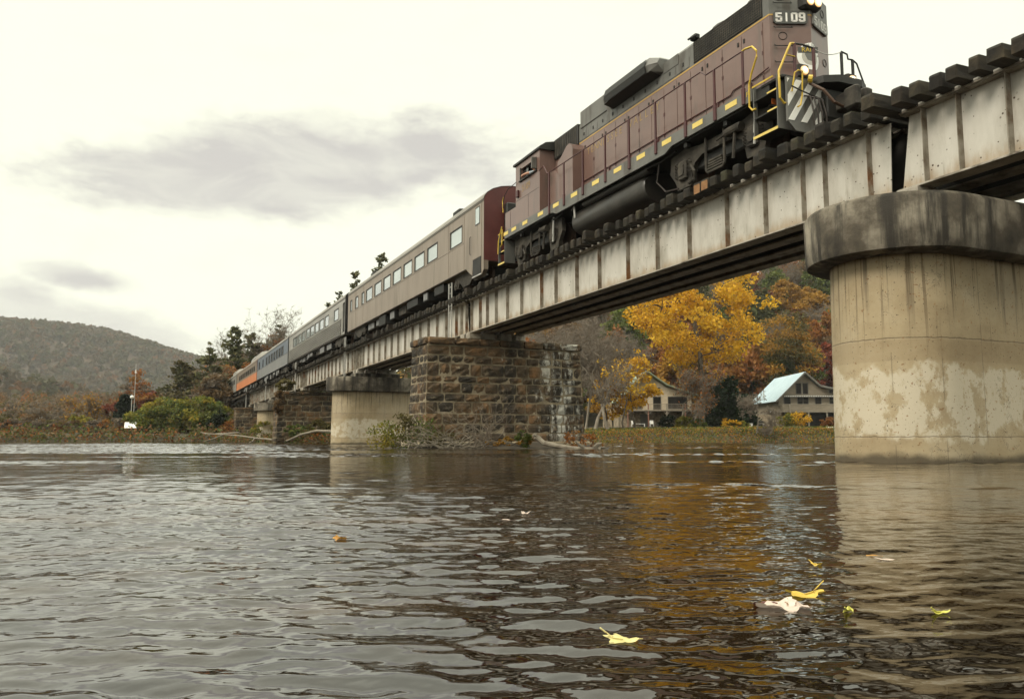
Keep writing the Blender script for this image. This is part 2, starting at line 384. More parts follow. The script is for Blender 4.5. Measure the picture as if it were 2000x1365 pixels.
def water_material():
    m = bpy.data.materials.new('river_water'); m.use_nodes = True; t = NT(m.node_tree); b = m.node_tree.nodes['Principled BSDF']
    P = t.n('ShaderNodeNewGeometry').outputs['Position']
    n1 = t.noise(P, 0.9, 5, 0.6, (1, 1.6, 1)); c = t.ramp(n1, [(0.42, (0.005, 0.0032, 0.0016)), (0.54, (0.013, 0.007, 0.0022)), (0.67, (0.040, 0.019, 0.004))])
    t.link(c, b.inputs['Base Color']); b.inputs['Roughness'].default_value = 0.035; b.inputs['IOR'].default_value = 1.75
    b.inputs['Specular IOR Level'].default_value = 0.5
    sp = t.n('ShaderNodeSeparateXYZ'); t.link(P, sp.inputs[0])
    ln = t.n('ShaderNodeVectorMath', operation='LENGTH'); t.link(P, ln.inputs[0]); dist = ln.outputs['Value']
    # riffles: rougher bands lying across the stream
    mp = t.n('ShaderNodeMapping'); mp.inputs['Rotation'].default_value = (0, 0, YAW); mp.inputs['Scale'].default_value = (0.05, 0.42, 1); t.link(P, mp.inputs['Vector'])
    rn = t.noise(mp.outputs[0], 1.0, 7, 0.66); rs_ = t.noise(P, 0.035, 2, 0.5)
    left = t.smooth(sp.outputs[0], 26.0, 4.0, 0.0, 0.09)
    rif = t.smooth(t.math('ADD', rn, t.math('ADD', t.math('MULTIPLY', t.math('SUBTRACT', rs_, 0.5), 0.25), t.math('MULTIPLY', left, t.smooth(dist, 14, 30)))), 0.555, 0.60)
    a1 = t.noise(P, 7.0, 3, 0.6, (1, 1.3, 1)); a2 = t.noise(P, 2.2, 4, 0.6, (0.8, 1.4, 1)); a3 = t.noise(P, 0.8, 3, 0.55, (0.5, 1.3, 1))
    far = t.smooth(dist, 5, 14)
    hgt = t.math('ADD', t.math('MULTIPLY', a1, 0.018), t.math('MULTIPLY', t.math('ADD', t.math('MULTIPLY', a2, 0.085), t.math('MULTIPLY', a3, 0.12)), far))
    bp = t.n('ShaderNodeBump'); bp.inputs['Distance'].default_value = 1.0
    st = t.math('ADD', t.math('MULTIPLY', rif, t.math('MULTIPLY', far, 0.12)), t.smooth(dist, 5, 24, 0.24, 0.10))
    t.link(st, bp.inputs['Strength']); t.link(hgt, bp.inputs['Height']); t.link(bp.outputs[0], b.inputs['Normal'])
    return m
M['water'] = water_material()
tag(link('river_water', np_mesh('river_water', V, F, [M['water']], smooth=True)), kind='structure')

# ------------------------------------------------------------------ bridge materials
def steel_web():
    m = bpy.data.materials.new('pale_bridge_paint'); m.use_nodes = True; t = NT(m.node_tree); b = m.node_tree.nodes['Principled BSDF']
    P = t.n('ShaderNodeNewGeometry').outputs['Position']; sp = t.n('ShaderNodeSeparateXYZ'); t.link(P, sp.inputs[0])
    c = t.ramp(t.noise(P, 1.4, 6, 0.65, (1, 1, 0.35)), [(0.3, (0.34, 0.315, 0.265)), (0.5, (0.50, 0.475, 0.42)), (0.7, (0.60, 0.575, 0.52))])
    streak = t.smooth(t.noise(P, 5, 6, 0.7, (1, 1, 0.12)), 0.54, 0.74, 0, 0.55); c = t.mix(streak, c, (0.20, 0.165, 0.115))
    low = t.smooth(t.math('ADD', sp.outputs[2], t.math('MULTIPLY', t.noise(P, 2.6, 5, 0.65, (1, 1, 0.3)), -0.75)), 4.98, 4.66, 0, 0.65)
    c = t.mix(low, c, (0.27, 0.17, 0.075))
    v = t.n('ShaderNodeTexVoronoi'); v.inputs['Scale'].default_value = 9.0; t.link(P, v.inputs['Vector'])
    near = t.smooth(t.noise(P, 0.5, 3), 0.42, 0.62)
    spk = t.math('MULTIPLY', t.smooth(t.math('ADD', v.outputs['Distance'], t.math('MULTIPLY', near, -0.12)), 0.09, 0.03), t.smooth(t.noise(P, 3.3, 2), 0.42, 0.58))
    c = t.mix(spk, c, (0.055, 0.03, 0.016))
    t.link(c, b.inputs['Base Color']); b.inputs['Roughness'].default_value = 0.55
    bp = t.n('ShaderNodeBump'); bp.inputs['Strength'].default_value = 0.25; bp.inputs['Distance'].default_value = 0.02
    t.link(t.noise(P, 5, 5, 0.6), bp.inputs['Height']); t.link(bp.outputs[0], b.inputs['Normal']); return m
M['web'] = steel_web()
M['stiff'] = mat('stiffener_paint', [(0.32, (0.11, 0.075, 0.045)), (0.5, (0.26, 0.235, 0.19)), (0.66, (0.36, 0.33, 0.28))], scale=2.2, detail=6, rough=0.6, dirt=((0.16, 0.065, 0.018), 1.1, 0.52, 0.66, (1, 1, 0.8)))
M['flange'] = mat('flange_steel', [(0.14, 0.115, 0.085), (0.33, 0.30, 0.25), (0.44, 0.41, 0.35)], scale=1.6, detail=7, rough=0.65, dirt=((0.09, 0.07, 0.05), 3, 0.5, 0.7))
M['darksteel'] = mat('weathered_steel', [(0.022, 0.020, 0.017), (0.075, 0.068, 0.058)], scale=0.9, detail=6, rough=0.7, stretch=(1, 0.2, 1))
M['tie'] = mat('creosoted_timber', [(0.006, 0.005, 0.004), (0.017, 0.013, 0.008), (0.042, 0.032, 0.019)], scale=3.5, detail=8, rough=0.9, bump=0.6, bscale=14, stretch=(0.4, 1, 1), rand=0.45, dirt=((0.045, 0.042, 0.018), 1.6, 0.58, 0.72))
M['tie_cut'] = mat('split_timber_end', [(0.16, 0.075, 0.03), (0.30, 0.16, 0.07)], scale=6, detail=6, rough=0.85)
M['rail'] = mat('rail_steel', [(0.10, 0.06, 0.04), (0.16, 0.11, 0.08)], scale=4, rough=0.5, metal=0.4)
M['clip'] = flat('gap_and_disc_pale', (0.42, 0.40, 0.35), 0.6)  # bright tie gaps as a pale colour, shared with the emblem disc

SPAN_Y = [-14.0, 10.80, 33.4, 54.3, 75.3, 96.5, 118.0]
GX = (12.75, 13.44, 14.22, 14.91); GB, GT = 5.02, 6.44
ST2 = [11.38, 12.53, 13.16, 14.35, 15.71, 17.24, 18.71, 20.24, 21.91, 23.39, 24.91, 26.04, 27.77, 29.1, 30.25, 31.2, 32.0, 33.0]
ST1 = [10.12, 9.42, 8.52, 7.5, 6.4, 5.2, 4.0, 2.8, 1.6]
_stif = {}
def stiffener_mesh():
    b = MB(); b.box(-0.135, 0.0, -0.007, 0.007, GB+0.022, GT-0.022); b.box(-0.012, 0.0, 0.007, 0.10, GB+0.022, GT-0.022)
    for k in range(7):
        z = GB+0.14+k*0.19; b.box(-0.022, -0.012, 0.045, 0.065, z, z+0.02)
    return b.mesh('stiffener', M['stiff'])
STIFF = stiffener_mesh()
TIES = []
for k in range(9):
    b = MB(); hw = 0.108+0.024*random.random(); hz = 0.245+0.05*random.random(); L = 3.05+0.35*random.random()
    rings = []
    for (x, q) in ((0, 0.80), (0.03, 1.0), (L*0.5, 1.02), (L-0.03, 1.0), (L, 0.8)):
        jx = [random.uniform(-0.012, 0.012) for _ in range(8)]
        w_, h_ = hw*q, hz
        rings.append([(x, -w_+jx[0], 0.0), (x, w_+jx[1], 0.0), (x, w_+jx[2], h_*0.5), (x, w_*0.92+jx[3], h_*0.93*q+0.02), (x, w_*0.55+jx[4], h_*q+0.005), (x, -w_*0.6+jx[5], h_*q), (x, -w_*0.95+jx[6], h_*0.9*q+0.02), (x, -w_+jx[7], h_*0.5)])
    b.loft(rings); TIES.append(b.mesh('tie', [M['tie'], M['tie_cut']]))
    if k == 4: TIES[-1].polygons.foreach_set('material_index', [1 if p.normal.x < -0.9 else 0 for p in TIES[-1].polygons])
SPAN_LAB = ['pale plate girder span running out over the nearest concrete pier to the right edge', 'longest looking pale girder span under the locomotive, between round pier and big stone pier',
            'pale girder span under the tan coach, from big stone pier to second concrete pier', 'pale girder span under the fluted silver coach, ending on the second stone pier',
            'pale girder span under the blue coach, onto the farther concrete pier', 'farthest short looking girder span under the orange striped coach']
for si in range(6):
    y0, y1 = SPAN_Y[si]+0.10, SPAN_Y[si+1]-0.10
    sp = thing('girder_span', SPAN_LAB[si], 'bridge span', (13.83, y0, GB), group='plate girder spans of the railway bridge')
    for gi, gx in enumerate(GX):
        b = MB(); a0, a1 = (0.14 if si else 0.0), (0.14 if si < 5 else 0.0)    # the webs lean back at their ends
        b.add([(gx-0.008, y0+a0*1.6, GT), (gx-0.008, y1-a1*1.6, GT), (gx-0.008, y1, GB), (gx-0.008, y0, GB), (gx+0.008, y0+a0*1.6, GT), (gx+0.008, y1-a1*1.6, GT), (gx+0.008, y1, GB), (gx+0.008, y0, GB)] if si != 1 else
              [(gx-0.008, y0, GT), (gx-0.008, y1-a1, GT), (gx-0.008, y1, GB), (gx-0.008, y0+0.06, GB), (gx+0.008, y0, GT), (gx+0.008, y1-a1, GT), (gx+0.008, y1, GB), (gx+0.008, y0+0.06, GB)],
              [(0, 1, 2, 3), (7, 6, 5, 4), (0, 3, 7, 4), (1, 5, 6, 2), (0, 4, 5, 1), (3, 2, 6, 7)])
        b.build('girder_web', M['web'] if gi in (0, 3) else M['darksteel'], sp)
        f = MB(); f.bbox(gx-0.19, gx+0.19, y0, y1, GB-0.028, GB, 0.004); f.bbox(gx-0.16, gx-0.009, y0, y1, GB+0.001, GB+0.02, 0.003); f.build('bottom_flange', M['flange'], sp)
        f = MB(); f.bbox(gx-0.19, gx+0.19, y0+a0, y1-a1, GT, GT+0.030, 0.004); f.bbox(gx-0.155, gx-0.009, y0+a0, y1-a1, GT-0.02, GT-0.001, 0.003); f.build('top_flange', M['flange'], sp)
    if si == 0: ys_ = ST1
    elif si == 1: ys_ = ST2
    else:
        n = 13; ys_ = [y0+0.12, y0+0.75, y0+1.45] + [y0+1.45+(y1-y0-2.9)*(k+1)/n for k in range(n-1)] + [y1-1.45, y1-0.75, y1-0.12]
    wl = wloc(sp)
    for y in ys_: part('stiffener', STIFF, sp, (GX[0]-0.008-wl.x, y-wl.y, -wl.z))
    d = MB()
    for k in range(6):
        yy = y0+0.6+(y1-y0-1.2)*k/5
        for q in range(3):
            d.bbox(GX[q]+0.01, GX[q+1]-0.01, yy-0.04, yy+0.04, GB+0.12, GB+0.22, 0.01); d.bbox(GX[q]+0.01, GX[q+1]-0.01, yy-0.04, yy+0.04, GT-0.25, GT-0.15, 0.01)
            d.tube([(GX[q]+0.02, yy, GB+0.2), (GX[q+1]-0.02, yy, GT-0.2)], 0.035, 4)
    tag(d.build('cross_bracing', M['darksteel'], sp), kind='stuff')
    cl = MB(); y = SPAN_Y[si]+0.22; kt = 0
    while y < SPAN_Y[si+1]-0.05:
        if si or y > 4.0:
            t_ = TIES[random.choice((0, 1, 2, 3, 5, 6, 7, 8)) if not (si == 1 and 15.3 < y < 18.2 and random.random() < 0.5) else 4]
            jut = -0.0 if random.random() < 0.85 else -0.35*random.random()
            part('tie', t_, sp, (12.16+random.uniform(-0.06, 0.07)+jut-wl.x, y-wl.y, GT+0.036-wl.z), (random.uniform(-0.015, 0.015), 0, random.uniform(-0.012, 0.012)), (1, random.uniform(0.9, 1.25), random.uniform(0.92, 1.05)))
            cl.bbox(12.555, 12.62, y+0.16, y+0.30, GT+0.032, GT+0.075, 0.008)  # pale block added to show as a bright sky gap between ties
        y += 0.375+random.uniform(-0.03, 0.03); kt += 1
    tag(cl.build('bright_gap_blocks', M['clip'], sp), kind='stuff')
    for sx in (-1, 1):
        b = MB(); rx = 13.83+sx*0.7525; z = 6.75
        b.prism([(rx-0.07, z), (rx+0.07, z), (rx+0.07, z+0.02), (rx+0.012, z+0.04), (rx+0.012, z+0.125), (rx+0.035, z+0.135), (rx+0.035, z+0.17), (rx-0.035, z+0.17), (rx-0.035, z+0.135), (rx-0.012, z+0.125), (rx-0.012, z+0.04), (rx-0.07, z+0.02)], 'y', max(y0, 4.0)-0.1, y1+0.1)
        b.build('rail', M['rail'], sp)
    for gx in GX:
        b = MB(); b.bbox(gx-0.24, gx+0.24, y1-0.5, y1-0.06, 4.74, GB-0.03, 0.01); b.build('bearing', M['flange'], sp)
        if si: b = MB(); b.bbox(gx-0.24, gx+0.24, y0+0.06, y0+0.5, 4.74, GB-0.03, 0.01); b.build('bearing', M['flange'], sp)
# approach deck beyond the last span: track on timber caps up to the bank
ap = thing('timber_approach', 'dark timber trestle approach carrying the track at the far end of the bridge', 'trestle', (13.83, 118.2, 5.0))
wl = wloc(ap); y = 118.2; q = 0
while y < 170:
    part('tie', TIES[q % 9], ap, (12.16-wl.x, y-wl.y, GT+0.036-wl.z)); y += 0.45; q += 1
for sx in (-1, 1):
    b = MB(); rx = 13.83+sx*0.7525; b.box(rx-0.035, rx+0.035, 118, 171, 6.75, 6.92); b.build('rail', M['rail'], ap)
    b = MB(); b.bbox(13.83+sx*0.8-0.2, 13.83+sx*0.8+0.2, 118, 171, 5.95, 6.46, 0.02); b.build('stringer', M['tie'], ap)
for yy in (122.5, 127, 131.5, 136):
    b = MB(); b.bbox(12.3, 15.4, yy-0.18, yy+0.18, 5.6, 5.94, 0.02)
    for xx in (12.6, 13.4, 14.3, 15.1): b.cyl((xx, yy, -0.3), (xx, yy, 5.6), 0.17, 8)
    b.build('bent', M['tie'], ap)

# ------------------------------------------------------------------ concrete piers
def concrete(name, tan):
    m = bpy.data.materials.new(name); m.use_nodes = True; t = NT(m.node_tree); b = m.node_tree.nodes['Principled BSDF']
    P = t.n('ShaderNodeNewGeometry').outputs['Position']; sp = t.n('ShaderNodeSeparateXYZ'); t.link(P, sp.inputs[0]); z = sp.outputs[2]
    c = t.ramp(t.noise(P, 0.9, 8, 0.65), [(0.28, (0.235, 0.175, 0.10)), (0.5, (0.355, 0.28, 0.17)), (0.72, (0.43, 0.355, 0.24))])
    c = t.mix(t.smooth(t.noise(P, 0.55, 5, 0.6, (1, 1, 0.5)), 0.45, 0.65, 0, 0.5), c, (0.38, 0.325, 0.235))
    # pale leached zone above the waterline, with a ragged edge
    edge = t.math('ADD', z, t.math('MULTIPLY', t.math('SUBTRACT', t.noise(P, 1.1, 7, 0.62, (1, 1, 0.7)), 0.5), 1.7))
    zone = t.math('MULTIPLY', t.smooth(edge, 1.62, 1.50), t.smooth(edge, 0.45, 0.60)); holes = t.smooth(t.noise(P, 3.2, 7, 0.7, (1, 1, 0.7)), 0.60, 0.50)
    c = t.mix(t.math('MULTIPLY', zone, t.math('MULTIPLY', holes, 0.75)), c, (0.54, 0.485, 0.38))
    c = t.mix(t.smooth(t.noise(P, 7, 4, 0.5), 0.66, 0.74, 0, 0.7), c, (0.27, 0.13, 0.045))          # rust blooms
    drip = t.math('MULTIPLY', t.smooth(t.noise(P, 7.0, 4, 0.6, (1, 1, 0.02)), 0.56, 0.66), t.smooth(t.math('ADD', z, t.math('MULTIPLY', t.noise(P, 1.7, 3, 0.6, (1, 1, 0.05)), 2.2)), 3.3, 4.4))
    c = t.mix(t.math('MULTIPLY', drip, 0.8), c, (0.075, 0.055, 0.035))
    fine = t.math('MULTIPLY', t.smooth(t.noise(P, 15.0, 3, 0.6, (1, 1, 0.012)), 0.57, 0.63), t.smooth(t.math('ADD', z, t.math('MULTIPLY', t.noise(P, 4.0, 3, 0.6, (1, 1, 0.05)), 3.0)), 3.0, 4.6))
    c = t.mix(t.math('MULTIPLY', fine, 0.65), c, (0.11, 0.075, 0.04))
    band = t.math('MULTIPLY', t.smooth(z, 1.70, 1.73), t.smooth(z, 2.08, 2.05)); c = t.mix(t.math('MULTIPLY', band, 0.25), c, (0.20, 0.14, 0.075))
    c = t.mix(t.smooth(t.noise(P, 19, 3, 0.5), 0.655, 0.70, 0, 0.75), c, (0.20, 0.10, 0.04)); c = t.mix(t.smooth(t.noise(P, 26, 2, 0.5), 0.68, 0.72, 0, 0.8), c, (0.06, 0.045, 0.03))
    u_ = t.math('FRACT', t.math('MULTIPLY', t.math('ADD', t.math('MULTIPLY', sp.outputs[0], 0.78), t.math('MULTIPLY', sp.outputs[1], -0.55)), 1.35)); form = t.math('MULTIPLY', t.smooth(t.math('ABSOLUTE', t.math('SUBTRACT', u_, 0.5)), 0.016, 0.006), t.smooth(t.noise(P, 1.3, 3), 0.42, 0.56)); c = t.mix(t.math('MULTIPLY', form, 0.5), c, (0.13, 0.10, 0.065))
    crk = t.smooth(t.math('ABSOLUTE', t.math('SUBTRACT', t.noise(P, 1.6, 7, 0.7), 0.5)), 0.006, 0.001); c = t.mix(t.math('MULTIPLY', crk, t.smooth(t.noise(P, 0.9, 2), 0.52, 0.6)), c, (0.08, 0.06, 0.04))
    wet = t.smooth(t.math('ADD', z, t.math('MULTIPLY', t.noise(P, 2.5, 5), -0.22)), 0.13, -0.03, 0, 0.9); c = t.mix(wet, c, (0.055, 0.042, 0.025))
    # pour line and lift joint
    jn = t.math('ADD', z, t.math('MULTIPLY', t.noise(P, 6, 5, 0.7), -0.06)); d1 = t.smooth(t.math('ABSOLUTE', t.math('SUBTRACT', jn, 2.06)), 0.014, 0.006); d2 = t.smooth(t.math('ABSOLUTE', t.math('SUBTRACT', jn, 0.44)), 0.012, 0.004)
    c = t.mix(t.math('MULTIPLY', t.math('MAXIMUM', d1, d2), 0.6), c, (0.10, 0.075, 0.05))
    v = t.n('ShaderNodeTexVoronoi'); v.inputs['Scale'].default_value = 5.5; t.link(P, v.inputs['Vector'])
    pit = t.math('MULTIPLY', t.smooth(v.outputs['Distance'], 0.09, 0.04), t.smooth(t.noise(P, 1.4, 4), 0.55, 0.66)); c = t.mix(pit, c, (0.07, 0.045, 0.03))
    t.link(c, b.inputs['Base Color']); b.inputs['Roughness'].default_value = 0.85
    h = t.math('SUBTRACT', t.math('MULTIPLY', t.noise(P, 9, 8, 0.6), 0.3), t.math('ADD', pit, t.math('MAXIMUM', d1, d2)))
    bp = t.n('ShaderNodeBump'); bp.inputs['Strength'].default_value = 0.35; bp.inputs['Distance'].default_value = 0.03; t.link(h, bp.inputs['Height']); t.link(bp.outputs[0], b.inputs['Normal']); return m
M['conc'] = concrete('tan_concrete', 1)
M['cap'] = mat('stained_cap_concrete', [(0.32, (0.028, 0.024, 0.018)), (0.46, (0.075, 0.062, 0.045)), (0.58, (0.20, 0.175, 0.135)), (0.72, (0.32, 0.285, 0.225))], scale=1.1, detail=9, rough=0.9, bump=0.5, bscale=9, dirt=((0.026, 0.022, 0.017), 2.4, 0.45, 0.62, (1, 1, 0.10)))
def stadium(cx, cy, r, L, z, n=22, skew=0.0):
    pts = []
    for k in range(n+1): t = math.pi/2 + math.pi*k/n; pts.append((cx+r*math.cos(t), cy+r*math.sin(t)))
    for k in range(n+1): t = -math.pi/2 + math.pi*k/n; pts.append((cx+L+r*math.cos(t), cy+r*math.sin(t)))
    return [(cx+(x-cx), y+(x-cx)*skew, z) for x, y in pts]
def concrete_pier(cx, cy, r, L, zb, label, skew=0.0):
    p = thing('concrete_pier', label, 'bridge pier', (cx, cy, zb), group='round nosed concrete piers')
    b = MB(); b.loft([stadium(cx, cy, r+dz*0.012, L, 3.5-dz, skew=skew) for dz in (0.0, 1.0, 2.0, 2.9, 3.5-zb)]); b.build('shaft', M['conc'], p, smooth=True)
    c = MB(); k = 0.42
    c.loft([stadium(cx, cy, r+k-0.1, L, 3.495, skew=skew), stadium(cx, cy, r+k-0.02, L, 3.53, skew=skew), stadium(cx, cy, r+k, L, 3.62, skew=skew), stadium(cx, cy, r+k+0.01, L, 4.38, skew=skew), stadium(cx, cy, r+k-0.04, L, 4.45, skew=skew)]); c.build('cap', M['cap'], p, smooth=True)
    s = MB(); s.bbox(12.35, 15.4, cy+0.05*0-0.75, cy+0.75, 4.44, 4.74, 0.03); s.build('bearing_seat', M['cap'], p)
    return p
concrete_pier(12.1, 10.42, 1.10, 9.0, -1.2, 'tall tan concrete pier with dark overhanging round cap, nearest the camera at right', 0.02)
concrete_pier(12.15, 54.3, 1.12, 6.5, -0.8, 'pale concrete pier with dark cap, partly behind the big stone pier', 0.06)
concrete_pier(12.3, 96.5, 1.10, 5.0, -0.2, 'small farther concrete pier between the two distant stone piers', 0.06)

# ------------------------------------------------------------------ stone piers
def stone_mat():
    m = bpy.data.materials.new('rough_sandstone'); m.use_nodes = True; t = NT(m.node_tree); b = m.node_tree.nodes['Principled BSDF']
    P = t.n('ShaderNodeNewGeometry').outputs['Position']; oi = t.n('ShaderNodeObjectInfo').outputs['Random']; sp = t.n('ShaderNodeSeparateXYZ'); t.link(P, sp.inputs[0])
    n1 = t.noise(P, 1.5, 8, 0.65)
    c = t.ramp(t.math('ADD', t.math('MULTIPLY', n1, 0.75), t.math('MULTIPLY', t.math('SUBTRACT', oi, 0.4), 0.20)), [(0.27, (0.030, 0.023, 0.015)), (0.38, (0.075, 0.050, 0.027)), (0.49, (0.135, 0.080, 0.038)), (0.59, (0.225, 0.112, 0.042)), (0.72, (0.30, 0.20, 0.11))])
    c = t.mix(t.smooth(t.noise(P, 0.8, 6, 0.6, (1, 1, 0.25)), 0.48, 0.60, 0, 0.85), c, (0.022, 0.018, 0.013))
    c = t.mix(t.smooth(t.noise(P, 4.5, 7, 0.7), 0.56, 0.70, 0, 0.7), c, (0.29, 0.235, 0.155))
    wx = t.math('SUBTRACT', 1.0, t.math('DIVIDE', t.math('ABSOLUTE', t.math('SUBTRACT', sp.outputs[0], 16.7)), 1.9)); wy = t.smooth(t.math('ABSOLUTE', t.math('SUBTRACT', sp.outputs[1], 33.4)), 8.0, 6.0)
    wh = t.math('MULTIPLY', wy, t.smooth(t.math('ADD', t.math('MULTIPLY', t.math('MAXIMUM', wx, 0.0), 0.24), t.noise(P, 1.9, 9, 0.74, (1, 1, 0.4))), 0.64, 0.76))
    c = t.mix(t.math('MULTIPLY', wh, 0.75), c, (0.55, 0.53, 0.47))                                  # lime leaching out of the joints
    t.link(c, b.inputs['Base Color']); b.inputs['Roughness'].default_value = 0.9
    bp = t.n('ShaderNodeBump'); bp.inputs['Strength'].default_value = 0.8; bp.inputs['Distance'].default_value = 0.05; t.link(t.noise(P, 7, 8, 0.65), bp.inputs['Height']); t.link(bp.outputs[0], b.inputs['Normal']); return m
M['stone'] = stone_mat()
M['mortar'] = mat('old_mortar', [(0.10, 0.08, 0.05), (0.34, 0.28, 0.19)], scale=2.5, detail=7, rough=0.95, bump=0.4)
STONES = []
for k in range(10):                    # unit blocks, rough face towards -Y
    b = MB(); nx, nz = 4, 3; vs = []
    for j in range(nz+1):
        for i_ in range(nx+1):
            edge = i_ in (0, nx) or j in (0, nz); corner = i_ in (0, nx) and j in (0, nz)
            d = random.uniform(-0.07, 0.02) if edge else random.uniform(-0.20, -0.03)
            sx = 0.5-0.035*(1 if corner else 0)
            vs.append(((i_/nx*2-1)*sx + (0 if i_ in (0, nx) else random.uniform(-0.06, 0.06)), d, (j/nz*2-1)*(0.5-0.03*corner) + (0 if j in (0, nz) else random.uniform(-0.08, 0.08))))
    nf = len(vs); ring = [i_ for i_ in range(nx+1)] + [nx+(nx+1)*j for j in range(1, nz+1)] + [nz*(nx+1)+i_ for i_ in range(nx-1, -1, -1)] + [(nx+1)*j for j in range(nz-1, 0, -1)]
    vs += [(vs[i_][0]*1.02, 0.55, vs[i_][2]*1.02) for i_ in ring]
    fs = [(j*(nx+1)+i_, j*(nx+1)+i_+1, (j+1)*(nx+1)+i_+1, (j+1)*(nx+1)+i_) for j in range(nz) for i_ in range(nx)]
    m_ = len(ring); fs += [(ring[(q+1) % m_], ring[q], nf+q, nf+(q+1) % m_) for q in range(m_)]
    b.add(vs, fs); STONES.append(b.mesh('stone', M['stone'], smooth=False))
def stone_pier(x0, x1, yc, hw, zb, zt, ch, label, skew=0.06, batter=0.035, foot=True, sw=(0.45, 1.15)):
    p = thing('stone_pier', label, 'bridge pier', (x0, yc, zb), group='old cut stone piers'); wl = wloc(p)
    def corner(z): k = (zt-z)*batter; return [(x0-k, yc-hw-k), (x1+k, yc-hw-k+(x1-x0)*skew), (x1+k, yc+hw+k+(x1-x0)*skew), (x0-k, yc+hw+k)]
    b = MB(); ins = 0.012
    def inset(q, e): return [(q[0][0]+e, q[0][1]+e), (q[1][0]-e, q[1][1]+e), (q[2][0]-e, q[2][1]-e), (q[3][0]+e, q[3][1]-e)]
    b.loft([[(x, y, z) for x, y in inset(corner(z), ins)] for z in (zb, zt-0.33)]); b.build('core', M['mortar'], p)
    z = zb + (0.55 if foot else 0)
    if foot: f = MB(); f.loft([[(x, y, q) for x, y in inset(corner(q), e)] for q, e in ((zb, -0.30), (zb+0.50, -0.24), (zb+0.56, -0.18))]); f.build('footing', M['mortar'], p)
    n = max(1, round((zt-0.36-z)/ch)); h = (zt-0.36-z)/n
    def row(a, c, zc, hh, proud, lo, hi):
        L = math.hypot(c[0]-a[0], c[1]-a[1]); ang = math.atan2(c[1]-a[1], c[0]-a[0]); u = 0.0
        while u < L-0.02:
            wdt = random.uniform(lo, hi)
            if L-u-wdt < lo*0.7: wdt = L-u
            cu = u+wdt/2; x = a[0]+math.cos(ang)*cu; y = a[1]+math.sin(ang)*cu
            part('stone', random.choice(STONES), p, (x-wl.x+math.sin(ang)*(proud+random.uniform(-0.02, 0.03)), y-wl.y-math.cos(ang)*(proud+random.uniform(-0.02, 0.03)), zc-wl.z),
                 (0, 0, ang), (wdt-random.uniform(0.03, 0.08), 0.36, hh-random.uniform(0.03, 0.07)))
            u += wdt
    cuts = [0]+[k+random.uniform(-0.17, 0.17) for k in range(1, n)]+[n]
    for k in range(n):
        zc = z+h*(cuts[k]+cuts[k+1])/2; hc = h*(cuts[k+1]-cuts[k]); q = corner(zc)
        for a, c in ((q[0], q[1]), (q[3], q[0]), (q[1], q[2])): row(a, c, zc, hc, -0.01, sw[0], sw[1])
    q = corner(zt)
    for a, c in ((q[0], q[1]), (q[3], q[0]), (q[1], q[2])): row(a, c, zt-0.17, 0.32, 0.10, 0.8, 1.3)
    t_ = MB(); t_.loft([[(x, y, z_) for x, y in inset(q, 0.03)] for z_ in (zt-0.32, zt-0.02)]); t_.build('cap_bed', M['mortar'], p)
    return p
stone_pier(10.45, 17.75, 33.35, 1.05, -0.25, 4.68, 0.415, 'broad brown stone pier in mid river, streaked white at its right end', 0.035)
stone_pier(10.35, 16.0, 75.3, 1.0, 0.1, 4.60, 0.44, 'dark stone pier behind the second concrete pier, weedy at its top left', 0.05, foot=False)
stone_pier(10.75, 15.5, 118.0, 1.3, 0.3, 4.62, 0.46, 'farthest stone pier where the girders end near the bank', 0.05, foot=False)
M['conc2'] = M['conc']
# ladders bolted to the girder at the piers
M['galv'] = flat('galvanised', (0.46, 0.45, 0.42), 0.45, metal=0.3)
LAD = [(34.75, 'tallest pale steel ladder on the girder by the big stone pier'), (56.6, 'pale steel ladder above the second concrete pier, below the fluted coach'), (77.6, 'pale ladder on the girder above the dark weedy stone pier'), (98.6, 'thin pale ladder above the farther concrete pier'), (119.6, 'farthest pale ladder at the end of the girders')]
for y, lb in LAD:
    t_ = thing('ladder', lb, 'ladder', (12.30, y, 4.75), group='ladders on the bridge piers')
    for s_ in (-0.19, 0.19): b = MB(); b.bbox(12.27, 12.33, y+s_-0.025, y+s_+0.025, 4.75, 7.45, 0.005); b.build('side_rail', M['galv'], t_)
    for k in range(9): b = MB(); b.cyl((12.30, y-0.19, 4.95+k*0.29), (12.30, y+0.19, 4.95+k*0.29), 0.016, 6); b.build('rung', M['galv'], t_)
# ------------------------------------------------------------------ locomotive
RZ = 6.92; CX = 13.83
M['maroon'] = mat('faded_maroon_paint', [(0.3, (0.135, 0.076, 0.062)), (0.5, (0.160, 0.096, 0.079)), (0.7, (0.182, 0.113, 0.094))], scale=1.1, detail=6, rough=0.34, rvar=0.2, spec=0.55, coat=0.25, dirt=((0.10, 0.075, 0.062), 1.8, 0.52, 0.72, (1, 1, 0.2)))
M['maroon_dk'] = mat('maroon_pipe_paint', [(0.045, 0.010, 0.012), (0.075, 0.018, 0.018)], scale=2, rough=0.4)
M['locogrey'] = mat('locomotive_grey_paint', [(0.3, (0.085, 0.084, 0.076)), (0.5, (0.125, 0.123, 0.112)), (0.7, (0.155, 0.15, 0.137))], scale=1.2, detail=7, rough=0.45, dirt=((0.055, 0.045, 0.035), 1.4, 0.52, 0.7, (1, 1, 0.15)))
M['black'] = mat('sooty_black', [(0.008, 0.008, 0.007), (0.022, 0.020, 0.017)], scale=3, rough=0.6)
M['gold'] = flat('gold_paint', (0.46, 0.28, 0.07), 0.45)
M['goldworn'] = flat('worn_gold_lettering', (0.30, 0.20, 0.085), 0.5)
M['yellow'] = mat('safety_yellow', [(0.42, 0.27, 0.02), (0.60, 0.42, 0.05)], scale=2.5, rough=0.4)
M['reflective'] = mat('reflective_yellow', [(0.62, 0.46, 0.10), (0.74, 0.57, 0.17)], scale=3, rough=0.4)
